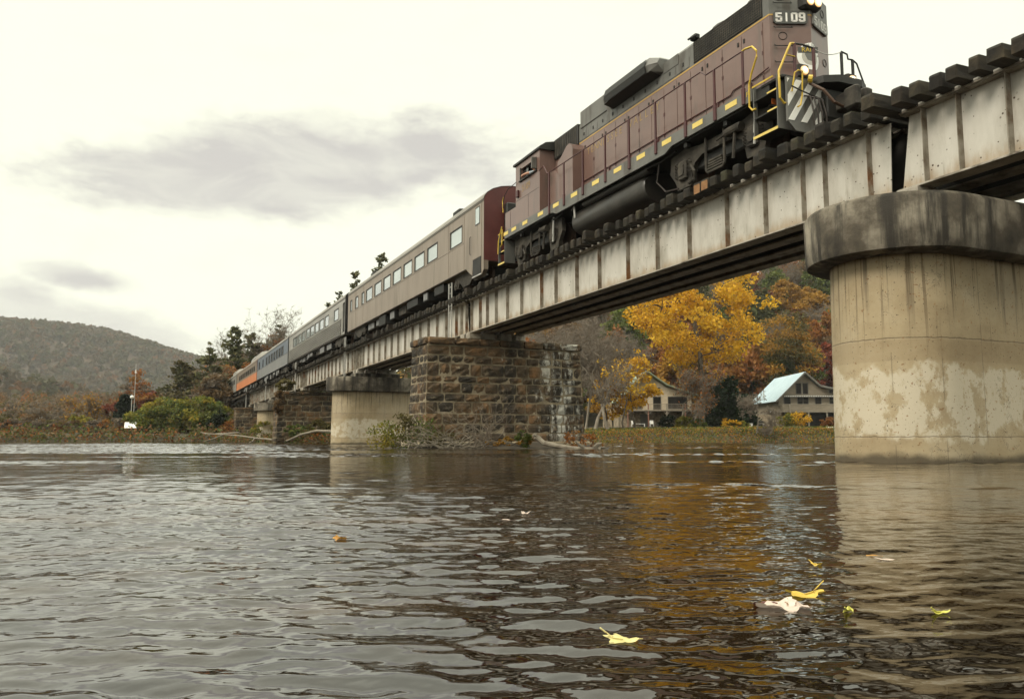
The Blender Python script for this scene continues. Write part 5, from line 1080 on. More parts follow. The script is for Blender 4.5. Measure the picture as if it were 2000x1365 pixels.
def bare(h, seed=1, tr=0.22, bark='bark', lean=(0, 0), lv=5, spread=0.55, leaf=None, nleaf=0, lsize=0.25, twigs=True, first=0.25):
    g = np.random.default_rng(seed); segs = []; tips = []; fine = []
    def br(p, d, L, r, l):
        n = 3; q = np.array(p)
        for k in range(n):
            d = d+g.normal(0, 0.14, 3)+np.array([0, 0, 0.05]); d /= np.linalg.norm(d); e = q+d*L/n; r1_ = r*(0.86 if l < lv else 0.6); (segs if r > 0.018 else fine).append((q, e, r, r1_)); q = e; r = r1_
            if l < lv and (k > 0 or l > 0):
                for _ in range(1 if l == 0 else g.integers(1, 3)):
                    s = g.normal(0, 1, 3); s -= d*(s@d); s /= np.linalg.norm(s); nd = d*(1-spread*g.uniform(.6, 1.1))+s*spread*g.uniform(.8, 1.3); nd /= np.linalg.norm(nd)
                    br(q, nd, L*g.uniform(0.55, 0.8), r*g.uniform(0.5, 0.72), l+1)
        if l >= lv-1: tips.append(q)
    L0 = h*0.36; br(np.array([0, 0, -0.4]), np.array([lean[0], lean[1], 1.0])/math.sqrt(1+lean[0]**2+lean[1]**2), L0, tr, 0)
    zt = max(s[1][2] for s in segs+fine); k = h/zt
    sc = lambda S_: [(a*k, b*k, r0, r1) for a, b, r0, r1 in S_]
    tm = seg_mesh(sc(segs), 'trunk', M[bark]); T = np.array(tips)*k
    Vs = []; Fs = []; Cs = []
    n = len(T)*5; P = T[g.integers(0, len(T), n)]; d = g.normal(0, 1, (n, 3)); d[:, 2] = np.abs(d[:, 2])+0.3; d /= np.linalg.norm(d, axis=1, keepdims=True); E = P+d*g.uniform(.25, .95, (n, 1))*h*0.05
    fs = [(a_, b_, max(r0_, 0.02), max(r1_, 0.015)) for a_, b_, r0_, r1_ in sc(fine)]+[(p, e, 0.024, 0.011) for p, e in zip(P, E)]; tw = seg_mesh(fs, 'twigs', M['twig'])
    lf = None
    if leaf:
        C = E[g.integers(0, n, nleaf)]+g.normal(0, 0.25, (nleaf, 3)); V, F = quads(C, lsize, 0.4, 1.4, None, g); lf = np_mesh('crown', V, F, [M['leaf']], tints(nleaf, leaf, None, g))
    return tm, tw, lf
def stand(name, meshes, names, x, y, label, cat='tree', group=None, rz=None, sc=(1, 1, 1), z=None):
    t = thing(name, label, cat, (x, y, (gz(x, y) if z is None else z)-0.05), random.uniform(0, 6.28) if rz is None else rz, group); t.scale = sc
    for m_, n_ in zip(meshes, names):
        if m_ is not None: link(n_, m_, t)
    return t
TC = ('trunk', 'crown'); TB = ('trunk', 'branches', 'crown')
def hh(ptop, pbase, fw): return (pbase-ptop)/1600*fw

# ---- right bank
def spot(px, fw): return at(px, fw)
x, y = at(1370, 122); big = broadleaf(27.5, 20.5, 'yellow', 120, 12500, 0.34, 0.30, 0.52, 11, clump_r=0.085, bark='bark', shape=0.5)
stand('maple_tree', big, TC, x, y, 'tallest bright yellow maple standing between the two riverside houses', sc=(1, 1, 1), rz=0.4)
x, y = at(1535, 166); stand('golden_tree', broadleaf(23.5, 14.0, 'gold', 90, 12000, 0.34, 0.10, 0.34, 12, clump_r=0.15, pal2='olive'), TC, x, y, 'round dull gold tree rising behind the blue roofed house')
x, y = at(1238, 118); stand('yellow_tree', broadleaf(11.0, 8.0, 'yellow', 45, 3600, 0.28, 0.22, 0.2, 13, clump_r=0.12), TC, x, y, 'low bright yellow tree hiding the left half of the green roofed house')
x, y = at(1186, 122); stand('yellow_tree', broadleaf(10.5, 6.5, 'gold', 34, 3000, 0.30, 0.12, 0.16, 14, clump_r=0.17, pal2='yellow'), TC, x, y, 'small yellow tree behind the bare sycamore trunks near the stone pier')
x, y = at(1160, 108); stand('bare_tree', bare(16.5, 21, 0.26, 'bark_pale', (0.1, 0), 5, 0.5), TB, x, y, 'tall bare pale barked tree nearest the stone pier on the far bank')
x, y = at(1190, 106); stand('bare_tree', bare(14.0, 22, 0.24, 'bark_pale', (0.35, -0.1), 5, 0.5), TB, x, y, 'bare sycamore with long limb reaching right beside the green roofed house')
x, y = at(1218, 104); stand('bare_tree', bare(10.5, 23, 0.13, 'bark', (0.12, 0), 4, 0.5, 'yellow', 500, 0.28), TB, x, y, 'thin forked tree with few yellow leaves in front of the green roofed house')
x, y = at(1142, 116); stand('bare_tree', bare(15.0, 24, 0.2, 'bark_pale', (-0.05, 0), 5, 0.5), TB, x, y, 'bare tree half hidden by the right edge of the stone pier')
x, y = at(1352, 128); stand('bare_tree', bare(18.0, 25, 0.30, 'bark', (-0.55, -0.1), 5, 0.5, 'yellow', 1300, 0.33), TB, x, y, 'leaning bare tree with dark forked trunk left of the big yellow maple')
x, y = at(1324, 114); stand('red_tree', bare(9.0, 26, 0.14, 'bark_pale', (-0.05, 0), 5, 0.6, 'rust', 1000, 0.20), TB, x, y, 'small reddish tree in front of the green roofed house deck')
x, y = at(1476, 91); stand('bare_sapling', bare(4.7, 27, 0.08, 'bark_pale', (0.0, 0), 5, 0.6), TB, x, y, 'grey bare sapling at the water edge before the blue roofed house')
for px, fw, h, w_, lb in ((1398, 132, 7.5, 5.5, 'dark green conifer right beside the big maple trunk'), (1425, 134, 8.0, 6.0, 'dark green broad conifer midway between maple and blue roofed house'), (1450, 138, 5.0, 5.5, 'low dark green conifer close to the blue roofed house')):
    x, y = at(px, fw); stand('evergreen_tree', conifer(h, w_, [(0.018, 0.035, 0.014), (0.030, 0.055, 0.020)], int(px), 18, 0.02, 0.38, 9, 40, 0.15), TC, x, y, lb, group='evergreens between the houses')
for px, fw, h, w_, pal, lb in ((1303, 118, 2.0, 2.6, 'dark', 'clipped dark round shrub under the deck of the green roofed house'), (1393, 116, 1.5, 2.4, 'dark', 'clipped dark shrub right of the maple trunk'),
                               (1336, 113, 1.7, 3.0, 'lime', 'light green leafy plant left of the maple trunk'), (1362, 113, 1.3, 2.4, 'green', 'low green plant at the foot of the maple'),
                               (1420, 116, 1.3, 4.2, 'yellow', 'low yellow shrub on the lawn right of the maple'), (1441, 117, 1.2, 3.5, 'lime', 'low yellow green shrub left of the blue roofed house'),
                               (1535, 133, 2.3, 3.6, 'lime', 'yellow green shrub under the first deck posts of the blue roofed house'), (1556, 133, 2.5, 4.4, 'yellow', 'yellow shrub in front of the middle deck post'), (1618, 133, 1.6, 3.0, 'rust', 'small rust coloured shrub beside the round concrete pier')):
    x, y = at(px, fw); stand('shrub', broadleaf(h, w_, pal, 26, 900, 0.20, 0.0, 0.05, int(px), clump_r=0.22), TC, x, y, lb, 'shrub', 'shrubs round the riverside houses')
# ---- wooded hillside on the right: each tree stands alone, a few meshes are shared
KIND = {
 'rust': ([broadleaf(16, 9.5, 'rust', 40, 2300, 0.55, 0.15, 0.2, s, clump_r=0.17) for s in (31, 32)], 'rust coloured hardwood among the trees on the wooded hillside', 'hardwood_tree'),
 'green': ([broadleaf(17, 10, 'green', 44, 2600, 0.55, 0.1, 0.22, s, clump_r=0.16) for s in (33, 34)], 'green leafy tree among the trees on the wooded hillside', 'hardwood_tree'),
 'gold': ([broadleaf(15, 9, 'gold', 36, 2100, 0.55, 0.15, 0.2, s, clump_r=0.17) for s in (35,)], 'dull gold tree among the trees on the wooded hillside', 'hardwood_tree'),
 'red': ([broadleaf(14, 6.5, 'red', 32, 1900, 0.5, 0.1, 0.18, 36, clump_r=0.18)], 'dark red narrow tree among the trees on the wooded hillside', 'hardwood_tree'),
 'brown': ([broadleaf(15, 9, 'brown', 34, 1500, 0.5, 0.2, 0.2, s, clump_r=0.18) for s in (37, 38)], 'brown half bare tree among the trees on the wooded hillside', 'hardwood_tree'),
 'bare': ([bare(15, s, 0.2, 'bark', (0, 0), 5, 0.5) for s in (41, 42, 43)], 'grey leafless tree among the trees on the wooded hillside', 'bare_tree'),
 'pine': ([conifer(19, 7.5, 'pine', s, 24, 0.2, 0.5, 7, 30, 0.12) for s in (44, 45)], 'dark green pine among the trees on the wooded hillside', 'pine_tree'),
}
WT = [('rust', .22), ('green', .20), ('gold', .10), ('red', .08), ('brown', .16), ('bare', .14), ('pine', .10)]
placed = []; g = np.random.default_rng(5); tries = 0
FIX = [(1440, 215, 'green'), (1545, 205, 'green'), (1500, 230, 'pine'), (1560, 228, 'red'), (1595, 225, 'gold'), (1610, 196, 'rust'), (1618, 178, 'red'), (1640, 185, 'red'), (1590, 245, 'gold'), (1455, 235, 'pine'), (1520, 250, 'green'), (1480, 200, 'brown'), (1405, 178, 'rust'), (1330, 172, 'rust'), (1300, 176, 'brown'), (1350, 190, 'rust'), (1445, 172, 'brown'), (1200, 180, 'bare'), (1230, 185, 'bare'), (1170, 178, 'brown'), (1150, 190, 'bare'), (1260, 190, 'bare'), (1220, 200, 'green'), (1180, 205, 'bare'), (1130, 175, 'gold')]
def hilltree(px, fw, k):
    x, y = at(px, fw); ms, lb, nm = KIND[k]; ms = ms[g.integers(0, len(ms))]; s = g.uniform(0.8, 1.2)
    stand(nm, ms, TC if len(ms) == 2 else TB, x, y, lb, 'tree', lb.split(' among')[0]+'s on the hillside', None, (s*g.uniform(.85, 1.15), s*g.uniform(.85, 1.15), s)); placed.append((x, y))
for f in FIX: hilltree(*f)
while len(placed) < 275 and tries < 12000:
    tries += 1; px = g.uniform(1010, 1690) if len(placed) < 215 else g.uniform(1690, 2150); fw = 165+190*g.uniform(0, 1)**1.25; x, y = at(px, fw)
    if min((x-a)**2+(y-b)**2 for a, b in placed) < 5.2**2: continue
    u = g.random(); acc = 0
    for k, w_ in WT:
        w2 = w_
        if px < 1290: w2 = {'bare': .42, 'brown': .26, 'rust': .10, 'green': .10, 'gold': .06, 'red': .02, 'pine': .04}[k]
        acc += w2
        if u < acc: break
    hilltree(px, fw, k)
# farther woods read as one mass
def wood(name, pts, hs, pals, leaf, nper, seed, h0=9.0, squash=0.9):
    g = np.random.default_rng(seed); n = len(pts); pts = np.array(pts); I = np.repeat(np.arange(n), nper); N = len(I)
    d = g.normal(0, 1, (N, 3)); d[:, 2] = np.abs(d[:, 2])*1.1; d /= np.linalg.norm(d, axis=1, keepdims=True); d *= (g.uniform(0.25, 1, N)**0.4)[:, None]
    hs = np.array(hs); vr = 0.09 if n > 3000 else 0.28; P = pts[I]+d*np.stack([hs[I]*0.36, hs[I]*0.36, hs[I]*squash], -1)
    V, F = quads(P, leaf*hs[I]/h0, 0.6, 1.3, None, g); pi = g.integers(0, len(pals), n); C = np.array([PAL[p][0] for p in pals])[pi]*g.uniform(1-vr, 1+vr, (n, 1)); C = C*(1-(n > 3000)*0.45)+C.mean(0)*((n > 3000)*0.45); col = C[I]*g.uniform(1-vr, 1+vr, (N, 1))*(0.72 if n > 3000 else 1)
    return tag(link(name, np_mesh(name, V, F, [M['leaf']], col)), kind='stuff')
g = np.random.default_rng(9); pts = []; hs = []
for _ in range(1150):
    px, fw = g.uniform(700, 2150), g.uniform(330, 430)
    if px < 1010: fw = g.uniform(200, 430)
    x, y = at(px, fw); pts.append((x, y, gz(x, y))); hs.append(g.uniform(10, 16) if px > 1010 else g.uniform(8, 13))
wood('distant_wood', pts, hs, ['rust', 'green', 'brown', 'grey', 'pine', 'gold', 'brown', 'olive'], 1.1, 120, 3)
# mountain forest
g = np.random.default_rng(10); pts = []; hs = []
xy = []
for _ in range(9500):
    r_ = g.uniform(-1250, -60); fw = g.uniform(860, 1640); xy.append((r_, fw))
for _ in range(1500):
    r_ = g.uniform(-1000, -250); fw = g.uniform(440, 860); xy.append((r_, fw))
xy = np.array(xy); XX = xy[:, 0]*math.cos(YAW)+xy[:, 1]*math.sin(YAW); YY = -xy[:, 0]*math.sin(YAW)+xy[:, 1]*math.cos(YAW); ZZ = mount2(XX, YY)
keep = ZZ > 0
wood('mountain_forest', np.stack([XX, YY, ZZ-1], -1)[keep], g.uniform(11, 19, keep.sum()), ['grey', 'brown', 'pine', 'grey', 'brown', 'olive', 'grey', 'rust', 'pine', 'grey', 'brown', 'olive', 'pine'], 4.2, 26, 4, 15.0, 0.75)

# ---- left bank, behind the train and along the shore
def pine(px, top, base, fw, wid, lb, seed, **k):
    x, y = at(px, fw); h = (base-top)/1600*fw; z0 = gz(x, y); h = CAMH+(855.7-top)/1600*fw - z0
    stand('pine_tree', conifer(h, wid, k.pop('pal', 'pine'), seed, **k), TC, x, y, lb, group='pines along the far bank')
pine(455, 638, 800, 152, 9.5, 'tall dark pine just above the tail of the train', 51, whorls=26, gap=0.1)
pine(408, 668, 800, 140, 7.0, 'slim pine left of the tail dome car, with bare top', 52, whorls=22, gap=0.25)
pine(352, 706, 840, 140, 11.5, 'broad brownish hemlock standing right of the radio mast', 53, pal=[(0.12, 0.105, 0.045), (0.165, 0.13, 0.06), (0.09, 0.09, 0.038)], whorls=20, cb=0.02)
pine(418, 715, 840, 136, 8.5, 'brown green conifer touching the tail of the train', 54, pal=[(0.125, 0.10, 0.05), (0.09, 0.09, 0.04)], whorls=18, cb=0.02)
pine(488, 650, 800, 158, 7.0, 'second tall pine behind the tail of the train', 55, whorls=20, gap=0.2)
pine(541, 634, 800, 165, 8.0, 'open pine above the blue coach', 56, whorls=16, gap=0.3)
pine(596, 636, 800, 165, 7.0, 'pine tip beside the bare tree above the silver coach', 57, whorls=18, gap=0.3)
pine(636, 588, 800, 170, 7.0, 'pine tip left of two higher pines above the train', 58, whorls=20, gap=0.25)
pine(661, 566, 800, 172, 7.5, 'pine tip between small and middle pines above the train', 61, whorls=20, gap=0.3)
pine(688, 527, 800, 170, 9.0, 'middle pine rising over the roof of the taupe coach', 59, whorls=28, gap=0.2)
pine(740, 490, 800, 168, 10.0, 'highest pine rising over the roof of the taupe coach', 60, whorls=26, gap=0.25)
for px, top, fw, w_, pal, p2, lb, sd in ((440, 690, 146, 9, 'rust', 'brown', 'rust coloured tree under the tall pine at the tail of the train', 71), (487, 695, 150, 7, 'rust', None, 'orange brown tree behind the dome coach', 72), (530, 660, 158, 8, 'rust', None, 'bright orange brown tree above the blue coach roof', 73),
                                       (508, 668, 160, 7, 'olive', 'rust', 'thin olive tree between pines above the dome coach', 74), (398, 760, 138, 7, 'brown', 'rust', 'brown leafy tree at the left end of the train', 75),
                                       (266, 724, 152, 7.5, 'rust', 'grey', 'tall orange tree directly behind the radio mast', 76), (295, 768, 150, 6.0, 'red', 'rust', 'red orange tree right of the radio mast', 77), (222, 780, 148, 5.5, 'red', 'brown', 'small red tree left of the dark cypress', 78)):
    x, y = at(px, fw); h = CAMH+(855.7-top)/1600*fw-gz(x, y); stand('autumn_tree', broadleaf(h, w_, pal, 42, 2400, 0.36, 0.10, 0.2, sd, clump_r=0.15, pal2=p2), TC, x, y, lb)
for px, top, fw, lb, sd, lf, nl in ((575, 603, 162, 'round topped bare tree above the silver coach', 81, None, 0), (470, 642, 165, 'bare grey tree behind the tall pine', 82, None, 0), (430, 690, 160, 'bare grey tree between the two pines at the tail', 83, None, 0),
                            (150, 768, 134, 'sparse yellow leaved tree on the left shore', 84, 'gold', 800), (105, 800, 140, 'grey leafless tree left of the sparse yellow tree', 85, None, 0), (190, 790, 142, 'grey brown leafless tree right of the sparse yellow tree', 86, 'brown', 500), (60, 795, 138, 'bare branching tree at the far left shore', 87, 'brown', 300), (20, 800, 136, 'bare tree at the left edge of the shore', 88, 'olive', 400), (320, 765, 148, 'bare tree between red tree and hemlock', 89, None, 0)):
    x, y = at(px, fw); h = CAMH+(855.7-top)/1600*fw-gz(x, y); stand('bare_tree', bare(h, sd, 0.13+0.006*h, 'bark', (0, 0), 5, 0.55, lf, nl, 0.28), TB, x, y, lb)
for i_, (px, top, fw, w_, pal, p2, lb) in enumerate(((425, 722, 134, 8, 'brown', 'grey', 'brown leafy tree between hemlock and tail of the train'), (462, 705, 158, 9, 'brown', 'rust', 'brown rusty tree behind the tail dome'), (520, 690, 168, 9, 'brown', 'olive', 'brown olive tree filling the gap above the dome coach'), (558, 668, 172, 8, 'olive', 'brown', 'olive brown tree below the open pine'), (585, 650, 176, 7, 'grey', 'brown', 'grey brown tree under the round topped bare tree'), (612, 640, 178, 7, 'olive', None, 'olive tree tip just over the silver coach roof'), (376, 775, 131, 7, 'olive', 'brown', 'low olive tree between hemlock and the brown conifer'), (330, 790, 145, 6, 'grey', 'brown', 'low grey brown tree behind the thicket'), (452, 676, 176, 12, 'brown', 'grey', 'wide brown tree far behind the tail dome'), (478, 670, 180, 12, 'grey', 'olive', 'wide grey tree behind the second tall pine'), (505, 668, 182, 12, 'brown', 'rust', 'wide brown tree above the orange striped coach'), (535, 658, 184, 12, 'grey', 'brown', 'wide grey brown tree above the blue coach'), (565, 640, 186, 11, 'brown', 'olive', 'wide brown olive tree under the round topped bare tree'), (440, 690, 168, 10, 'grey', 'brown', 'grey brown tree between the slim pine and the tall pine'), (471, 662, 172, 9, 'brown', 'grey', 'brown tree between the tall pine and the second pine'), (513, 655, 172, 9, 'brown', 'rust', 'brown rust tree right of the second tall pine'), (529, 648, 176, 9, 'rust', 'brown', 'rust brown tree left of the open pine'), (398, 712, 176, 13, 'grey', 'brown', 'wide grey tree filling the gap right of the hemlock'), (425, 692, 180, 12, 'brown', 'olive', 'wide brown olive tree behind the slim pine'), (440, 745, 136, 6, 'brown', 'brown', 'low brown tree at the very tail of the train'))):
    x, y = at(px, fw); h = CAMH+(855.7-top)/1600*fw-gz(x, y); stand('autumn_tree', broadleaf(h, w_, pal, 54, 3000, 0.36, 0.10, 0.2, 400+i_, clump_r=0.12, pal2=p2), TC, x, y, lb)
x, y = at(244, 138); stand('cypress_tree', conifer(CAMH+(855.7-774)/1600*138-gz(x, y), 4.6, 'dark', 91, 26, 0.0, 0.32, 12, 44, 0.02), TC, x, y, 'dark conical cypress left of the radio mast')
x, y = at(232, 136); stand('cypress_tree', conifer(2.6, 2.4, 'dark', 92, 16, 0.0, 0.28, 10, 30, 0.02), TC, x, y, 'small dark cypress at the foot of the larger cypress')
for i_, (px, fw, h, w_, pal, p2, lb) in enumerate([(288, 124, 4.6, 5.5, 'lime', 'green', 'yellow green thicket shrub beside the white sign board'), (316, 122, 5.3, 6.5, 'lime', 'green', 'tallest yellow green thicket shrub left of centre'), (348, 120, 5.6, 7.0, 'green', 'lime', 'rounded green thicket shrub in the middle of the clump'), (382, 119, 5.9, 7.0, 'lime', 'olive', 'olive yellow thicket shrub right of the middle'), (412, 117, 5.2, 6.0, 'green', 'lime', 'green thicket shrub next to the far bridge end'), (428, 114, 3.6, 3.2, 'dark', 'green', 'dark green shrub under the far end of the bridge')]):
    x, y = at(px, fw); stand('shrub', broadleaf(h, w_, pal, 44, 3000, 0.27, 0.0, 0.06, 100+i_, clump_r=0.17, pal2=p2), TC, x, y, lb, 'shrub', 'dense shrubs on the bank at the far bridge end')
for i_, px in enumerate(range(-30, 270, 17)):
    fw = 127+random.uniform(-3, 6); x, y = at(px+random.uniform(-4, 4), fw); pal = ('brown', 'grey', 'olive', 'rust', 'brown', 'lime')[i_ % 6]
    nm = {'brown': 'brown', 'grey': 'grey twiggy', 'olive': 'olive', 'rust': 'rusty', 'lime': 'yellow green'}[pal]
    stand('bank_shrub', broadleaf(random.uniform(1.8, 3.6), random.uniform(3.0, 5.0), pal, 26, 1000, 0.24, 0.0, 0.05, 140+i_, clump_r=0.2, pal2='grey'), TC, x, y, 'low '+nm+' shrub among the scrub on the left shore', 'shrub', 'low '+nm+' shrubs on the left shore')
# undergrowth and litter that nobody could count
def scatter(name, n, ptsf, pals, size, hmax, seed, matn='leaf', flat_=0.5):
    g = np.random.default_rng(seed); X, Y = ptsf(g, n); Z = ground(X, Y); k = Z > -0.05; X, Y, Z = X[k], Y[k], Z[k]; n = len(X)
    P = np.stack([X, Y, Z+g.uniform(0.0, 1, n)**1.6*hmax*(0.5+0.5*np.abs(lump(X*3, Y*3, 6)))*1.6], -1); V, F = quads(P, size, flat_, 1.5, None, g)
    pk = np.array([PAL[p][i % len(PAL[p])] for p in pals for i in range(3)]); ci = (np.floor((lump(X, Y, 5)*0.5+0.5+g.normal(0, .22, n))*len(pk)).astype(int)) % len(pk)
    return tag(link(name, np_mesh(name, V, F, [M[matn]], pk[ci]*g.uniform(.7, 1.3, (n, 1)))), kind='stuff')
def along(i0, i1, w0, w1):
    seg = BANK[i0:i1+1]; L = np.hypot(*np.diff(seg, axis=0).T); cum = np.concatenate([[0], np.cumsum(L)])
    def f(g, n):
        s = g.uniform(0, cum[-1], n); X = np.interp(s, cum, seg[:, 0]); Y = np.interp(s, cum, seg[:, 1]); w_ = w0+(w1-w0)*g.uniform(0, 1, n)**1.4; k = np.clip(np.searchsorted(cum, s)-1, 0, len(seg)-2); d = np.diff(seg, axis=0)[k]/L[k][:, None]
        return X-d[:, 1]*w_, Y+d[:, 0]*w_
    return f
scatter('undergrowth', 26000, along(1, 5, -0.25, 6), ['brown', 'rust', 'green', 'olive', 'brown'], 0.26, 1.3, 61)
scatter('shore_weeds', 7000, along(5, 10, 0.0, 5), ['olive', 'green', 'brown', 'rust'], 0.16, 0.7, 62)
scatter('leaf_litter', 22000, along(11, 13, -0.2, 7), ['rust', 'brown', 'rust', 'gold', 'rust'], 0.12, 0.16, 63)
scatter('bank_grass', 30000, along(13, 16, -0.2, 7), ['olive', 'green', 'lime', 'gold', 'rust', 'green', 'rust'], 0.115, 0.15, 65)
scatter('lawn_grass', 24000, along(11, 16, 2.5, 40), ['green', 'olive', 'lime', 'gold'], 0.16, 0.12, 64)
# ---- gravel bar with driftwood at the foot of the big stone pier
def bar_h(X, Y):
    r_ = (X*math.cos(YAW)-Y*math.sin(YAW)); f_ = X*math.sin(YAW)+Y*math.cos(YAW); a = (r_-(-0.8))/4.8; b = (f_-33.6)/2.5
    return 0.27*(1-(a*a+b*b))+0.05*np.sin(X*3.1)+0.05*np.sin(Y*2.7+X)
M['barsoil'] = mat('wet_gravel', [(0.014, 0.010, 0.006), (0.035, 0.025, 0.014), (0.06, 0.045, 0.026)], scale=2.5, detail=8, rough=0.85, bump=0.8, bscale=8)
tag(link('gravel_bar', grid_mesh('gravel_bar', np.arange(6, 21, 0.3), np.arange(24, 42, 0.3), bar_h, [M['barsoil']])), kind='structure')
def onbar(px, fw): x, y = at(px, fw); return x, y, max(0.0, float(bar_h(np.array(x), np.array(y))))
def tangle(name, label, cat, px0, px1, fw, n, lmin, lmax, up, seed, m, rad=0.022):
    g = np.random.default_rng(seed); cx, cy, cz = onbar((px0+px1)/2, fw); T = thing(name, label, cat, (cx, cy, 0)); per = 10
    for k in range(n):
        px = g.uniform(px0, px1); x, y, z = onbar(px, fw+g.normal(0, 0.5)); a = g.uniform(0, 6.28); L = g.uniform(lmin, lmax); e = up*g.uniform(0.1, 1.3); d = np.array([math.cos(a), math.sin(a)*0.6, e]); d /= np.linalg.norm(d)
        p0 = np.array([x, y, z-0.05+g.uniform(0, 0.25)]); p1 = p0+d*L; r0 = rad*g.uniform(.5, 1.5); segs = limb(p0, p1, r0, r0*0.35, 5, 0.22, g)
        for s in segs[1:]:
            if g.random() < 0.75: q = s[1]+(d*0.5+g.normal(0, .55, 3))*L*0.3; segs = segs+limb(s[1], q, r0*0.5, 0.004, 3, 0.2, g)
        S_ = [(a_-np.array([cx, cy, 0]), b_-np.array([cx, cy, 0]), c_, d_) for a_, b_, c_, d_ in segs]; link('branch', seg_mesh(S_, 'branch', M[m]), T)
    return T
tangle('brush_pile', 'tangle of pale dead branches heaped at the left foot of the stone pier', 'driftwood', 805, 905, 31.6, 34, 0.9, 2.6, 0.45, 201, 'dead', 0.022)
tangle('brush_pile', 'fan of thin upright dead stems at the middle foot of the stone pier', 'driftwood', 915, 965, 31.8, 26, 0.8, 2.4, 1.3, 202, 'twig', 0.018)
def log(name, label, pts, r0, r1, extra=(), m='dead'):
    T = thing(name, label, 'driftwood', tuple(pts[0][:2])+(0,)); o = Vector(T.location)
    b = MB(); b.tube(pts, r0, 9, r1); b.build('trunk', M[m], T, smooth=True)
    for p, a, c in extra: b = MB(); b.tube(p, a, 7, c); b.build('branch', M[m], T, smooth=True)
    return T
def P3(px, fw, z): x, y = at(px, fw); return (x, y, z)
log('driftwood_log', 'bleached driftwood log with raised knobby end at the right foot of the stone pier', [P3(1046, 31.8, 0.50), P3(1052, 31.8, 0.42), P3(1062, 31.7, 0.26), P3(1085, 31.6, 0.17), P3(1110, 31.4, 0.08), P3(1140, 31.3, 0.03), P3(1172, 31.2, 0.05)], 0.115, 0.08,
    [([P3(1046, 31.8, 0.48), P3(1043, 31.8, 0.56), P3(1046, 31.7, 0.60)], 0.10, 0.07), ([P3(1142, 31.3, 0.05), P3(1128, 31.2, 0.25), P3(1122, 31.2, 0.36)], 0.07, 0.03), ([P3(1160, 31.2, 0.08), P3(1166, 31.2, 0.22), P3(1174, 31.2, 0.26)], 0.11, 0.05), ([P3(1165, 31.2, 0.2), P3(1172, 31.2, 0.40)], 0.03, 0.012), ([P3(1172, 31.2, 0.1), P3(1188, 31.3, 0.09)], 0.05, 0.015)])
log('fallen_branch', 'long pale fallen branch lying along the shore below the distant stone pier', [P3(403, 100, 1.0), P3(440, 97, 0.9), P3(470, 90, 0.72), P3(505, 84, 0.45), P3(530, 78, 0.36), P3(548, 74, 0.14), P3(565, 72, 0.25), P3(590, 66, 0.75), P3(620, 63, 1.02), P3(652, 60, 0.95)], 0.06, 0.10,
    [([P3(500, 84, 0.45), P3(496, 80, 0.15), P3(488, 78, 0.02)], 0.07, 0.03), ([P3(440, 97, 0.9), P3(420, 92, 0.4), P3(400, 90, 0.1)], 0.08, 0.03), ([P3(546, 74, 0.2), P3(552, 73, 0.7), P3(545, 73, 0.8)], 0.05, 0.02)])
log('fallen_branch', 'short pale dead branch reaching the water left of the far bridge end', [P3(395, 106, 1.2), P3(415, 103, 0.95), P3(440, 100, 1.05), P3(470, 96, 1.1)], 0.05, 0.07, [([P3(415, 103, 0.95), P3(405, 100, 0.6)], 0.04, 0.015)])
for px, fw, h, w_, pal, lb in ((757, 31.0, 1.25, 1.2, 'lime', 'yellow green weed clump at the far left tip of the gravel bar'), (786, 31.6, 1.5, 1.2, 'olive', 'tall olive weed clump between the concrete and stone piers'), (815, 32.2, 1.55, 1.5, 'green', 'green weeds at the left corner of the stone pier'), (870, 32.0, 0.7, 1.6, 'olive', 'low weeds behind the tangle of dead branches'), (1022, 31.9, 0.8, 0.6, 'green', 'small green sapling in front of the stone pier'), (992, 32.0, 0.4, 1.8, 'gold', 'low golden grass clump on the gravel bar'), (1135, 32.6, 0.9, 1.6, 'rust', 'rust coloured weeds at the right corner of the stone pier')):
    x, y, z = onbar(px, fw); stand('weed_clump', broadleaf(h, w_, pal, 24, 700, 0.065, 0.0, 0.018, int(px), clump_r=0.2, shape=0.9), TC, x, y, lb, 'weeds', z=z)
for i_, (px, fw, z, h, w_, pal, lb) in enumerate(((556, 70.5, 4.55, 1.1, 2.0, 'olive', 'straggly weeds growing on top of the second stone pier'), (545, 72, 2.6, 2.2, 1.0, 'brown', 'withered creeper hanging on the left corner of the second stone pier'), (448, 117, 2.4, 2.6, 2.4, 'lime', 'yellow green vine on the farthest stone pier'), (450, 112, 0.8, 2.2, 2.6, 'rust', 'rust coloured bush under the farthest stone pier'), (590, 70, 0.7, 1.0, 3.6, 'green', 'low green bush at the foot of the second stone pier'), (625, 68, 0.8, 1.2, 2.6, 'olive', 'olive bush at the foot of the second stone pier by the concrete pier'), (518, 92, 0.8, 1.6, 3.0, 'lime', 'yellow green bush before the farther concrete pier'))):
    x, y = at(px, fw); stand('weed_clump', broadleaf(h, w_, pal, 26, 900, 0.14, 0.0, 0.03, 300+i_, clump_r=0.2), TC, x, y, lb, 'weeds', z=z)
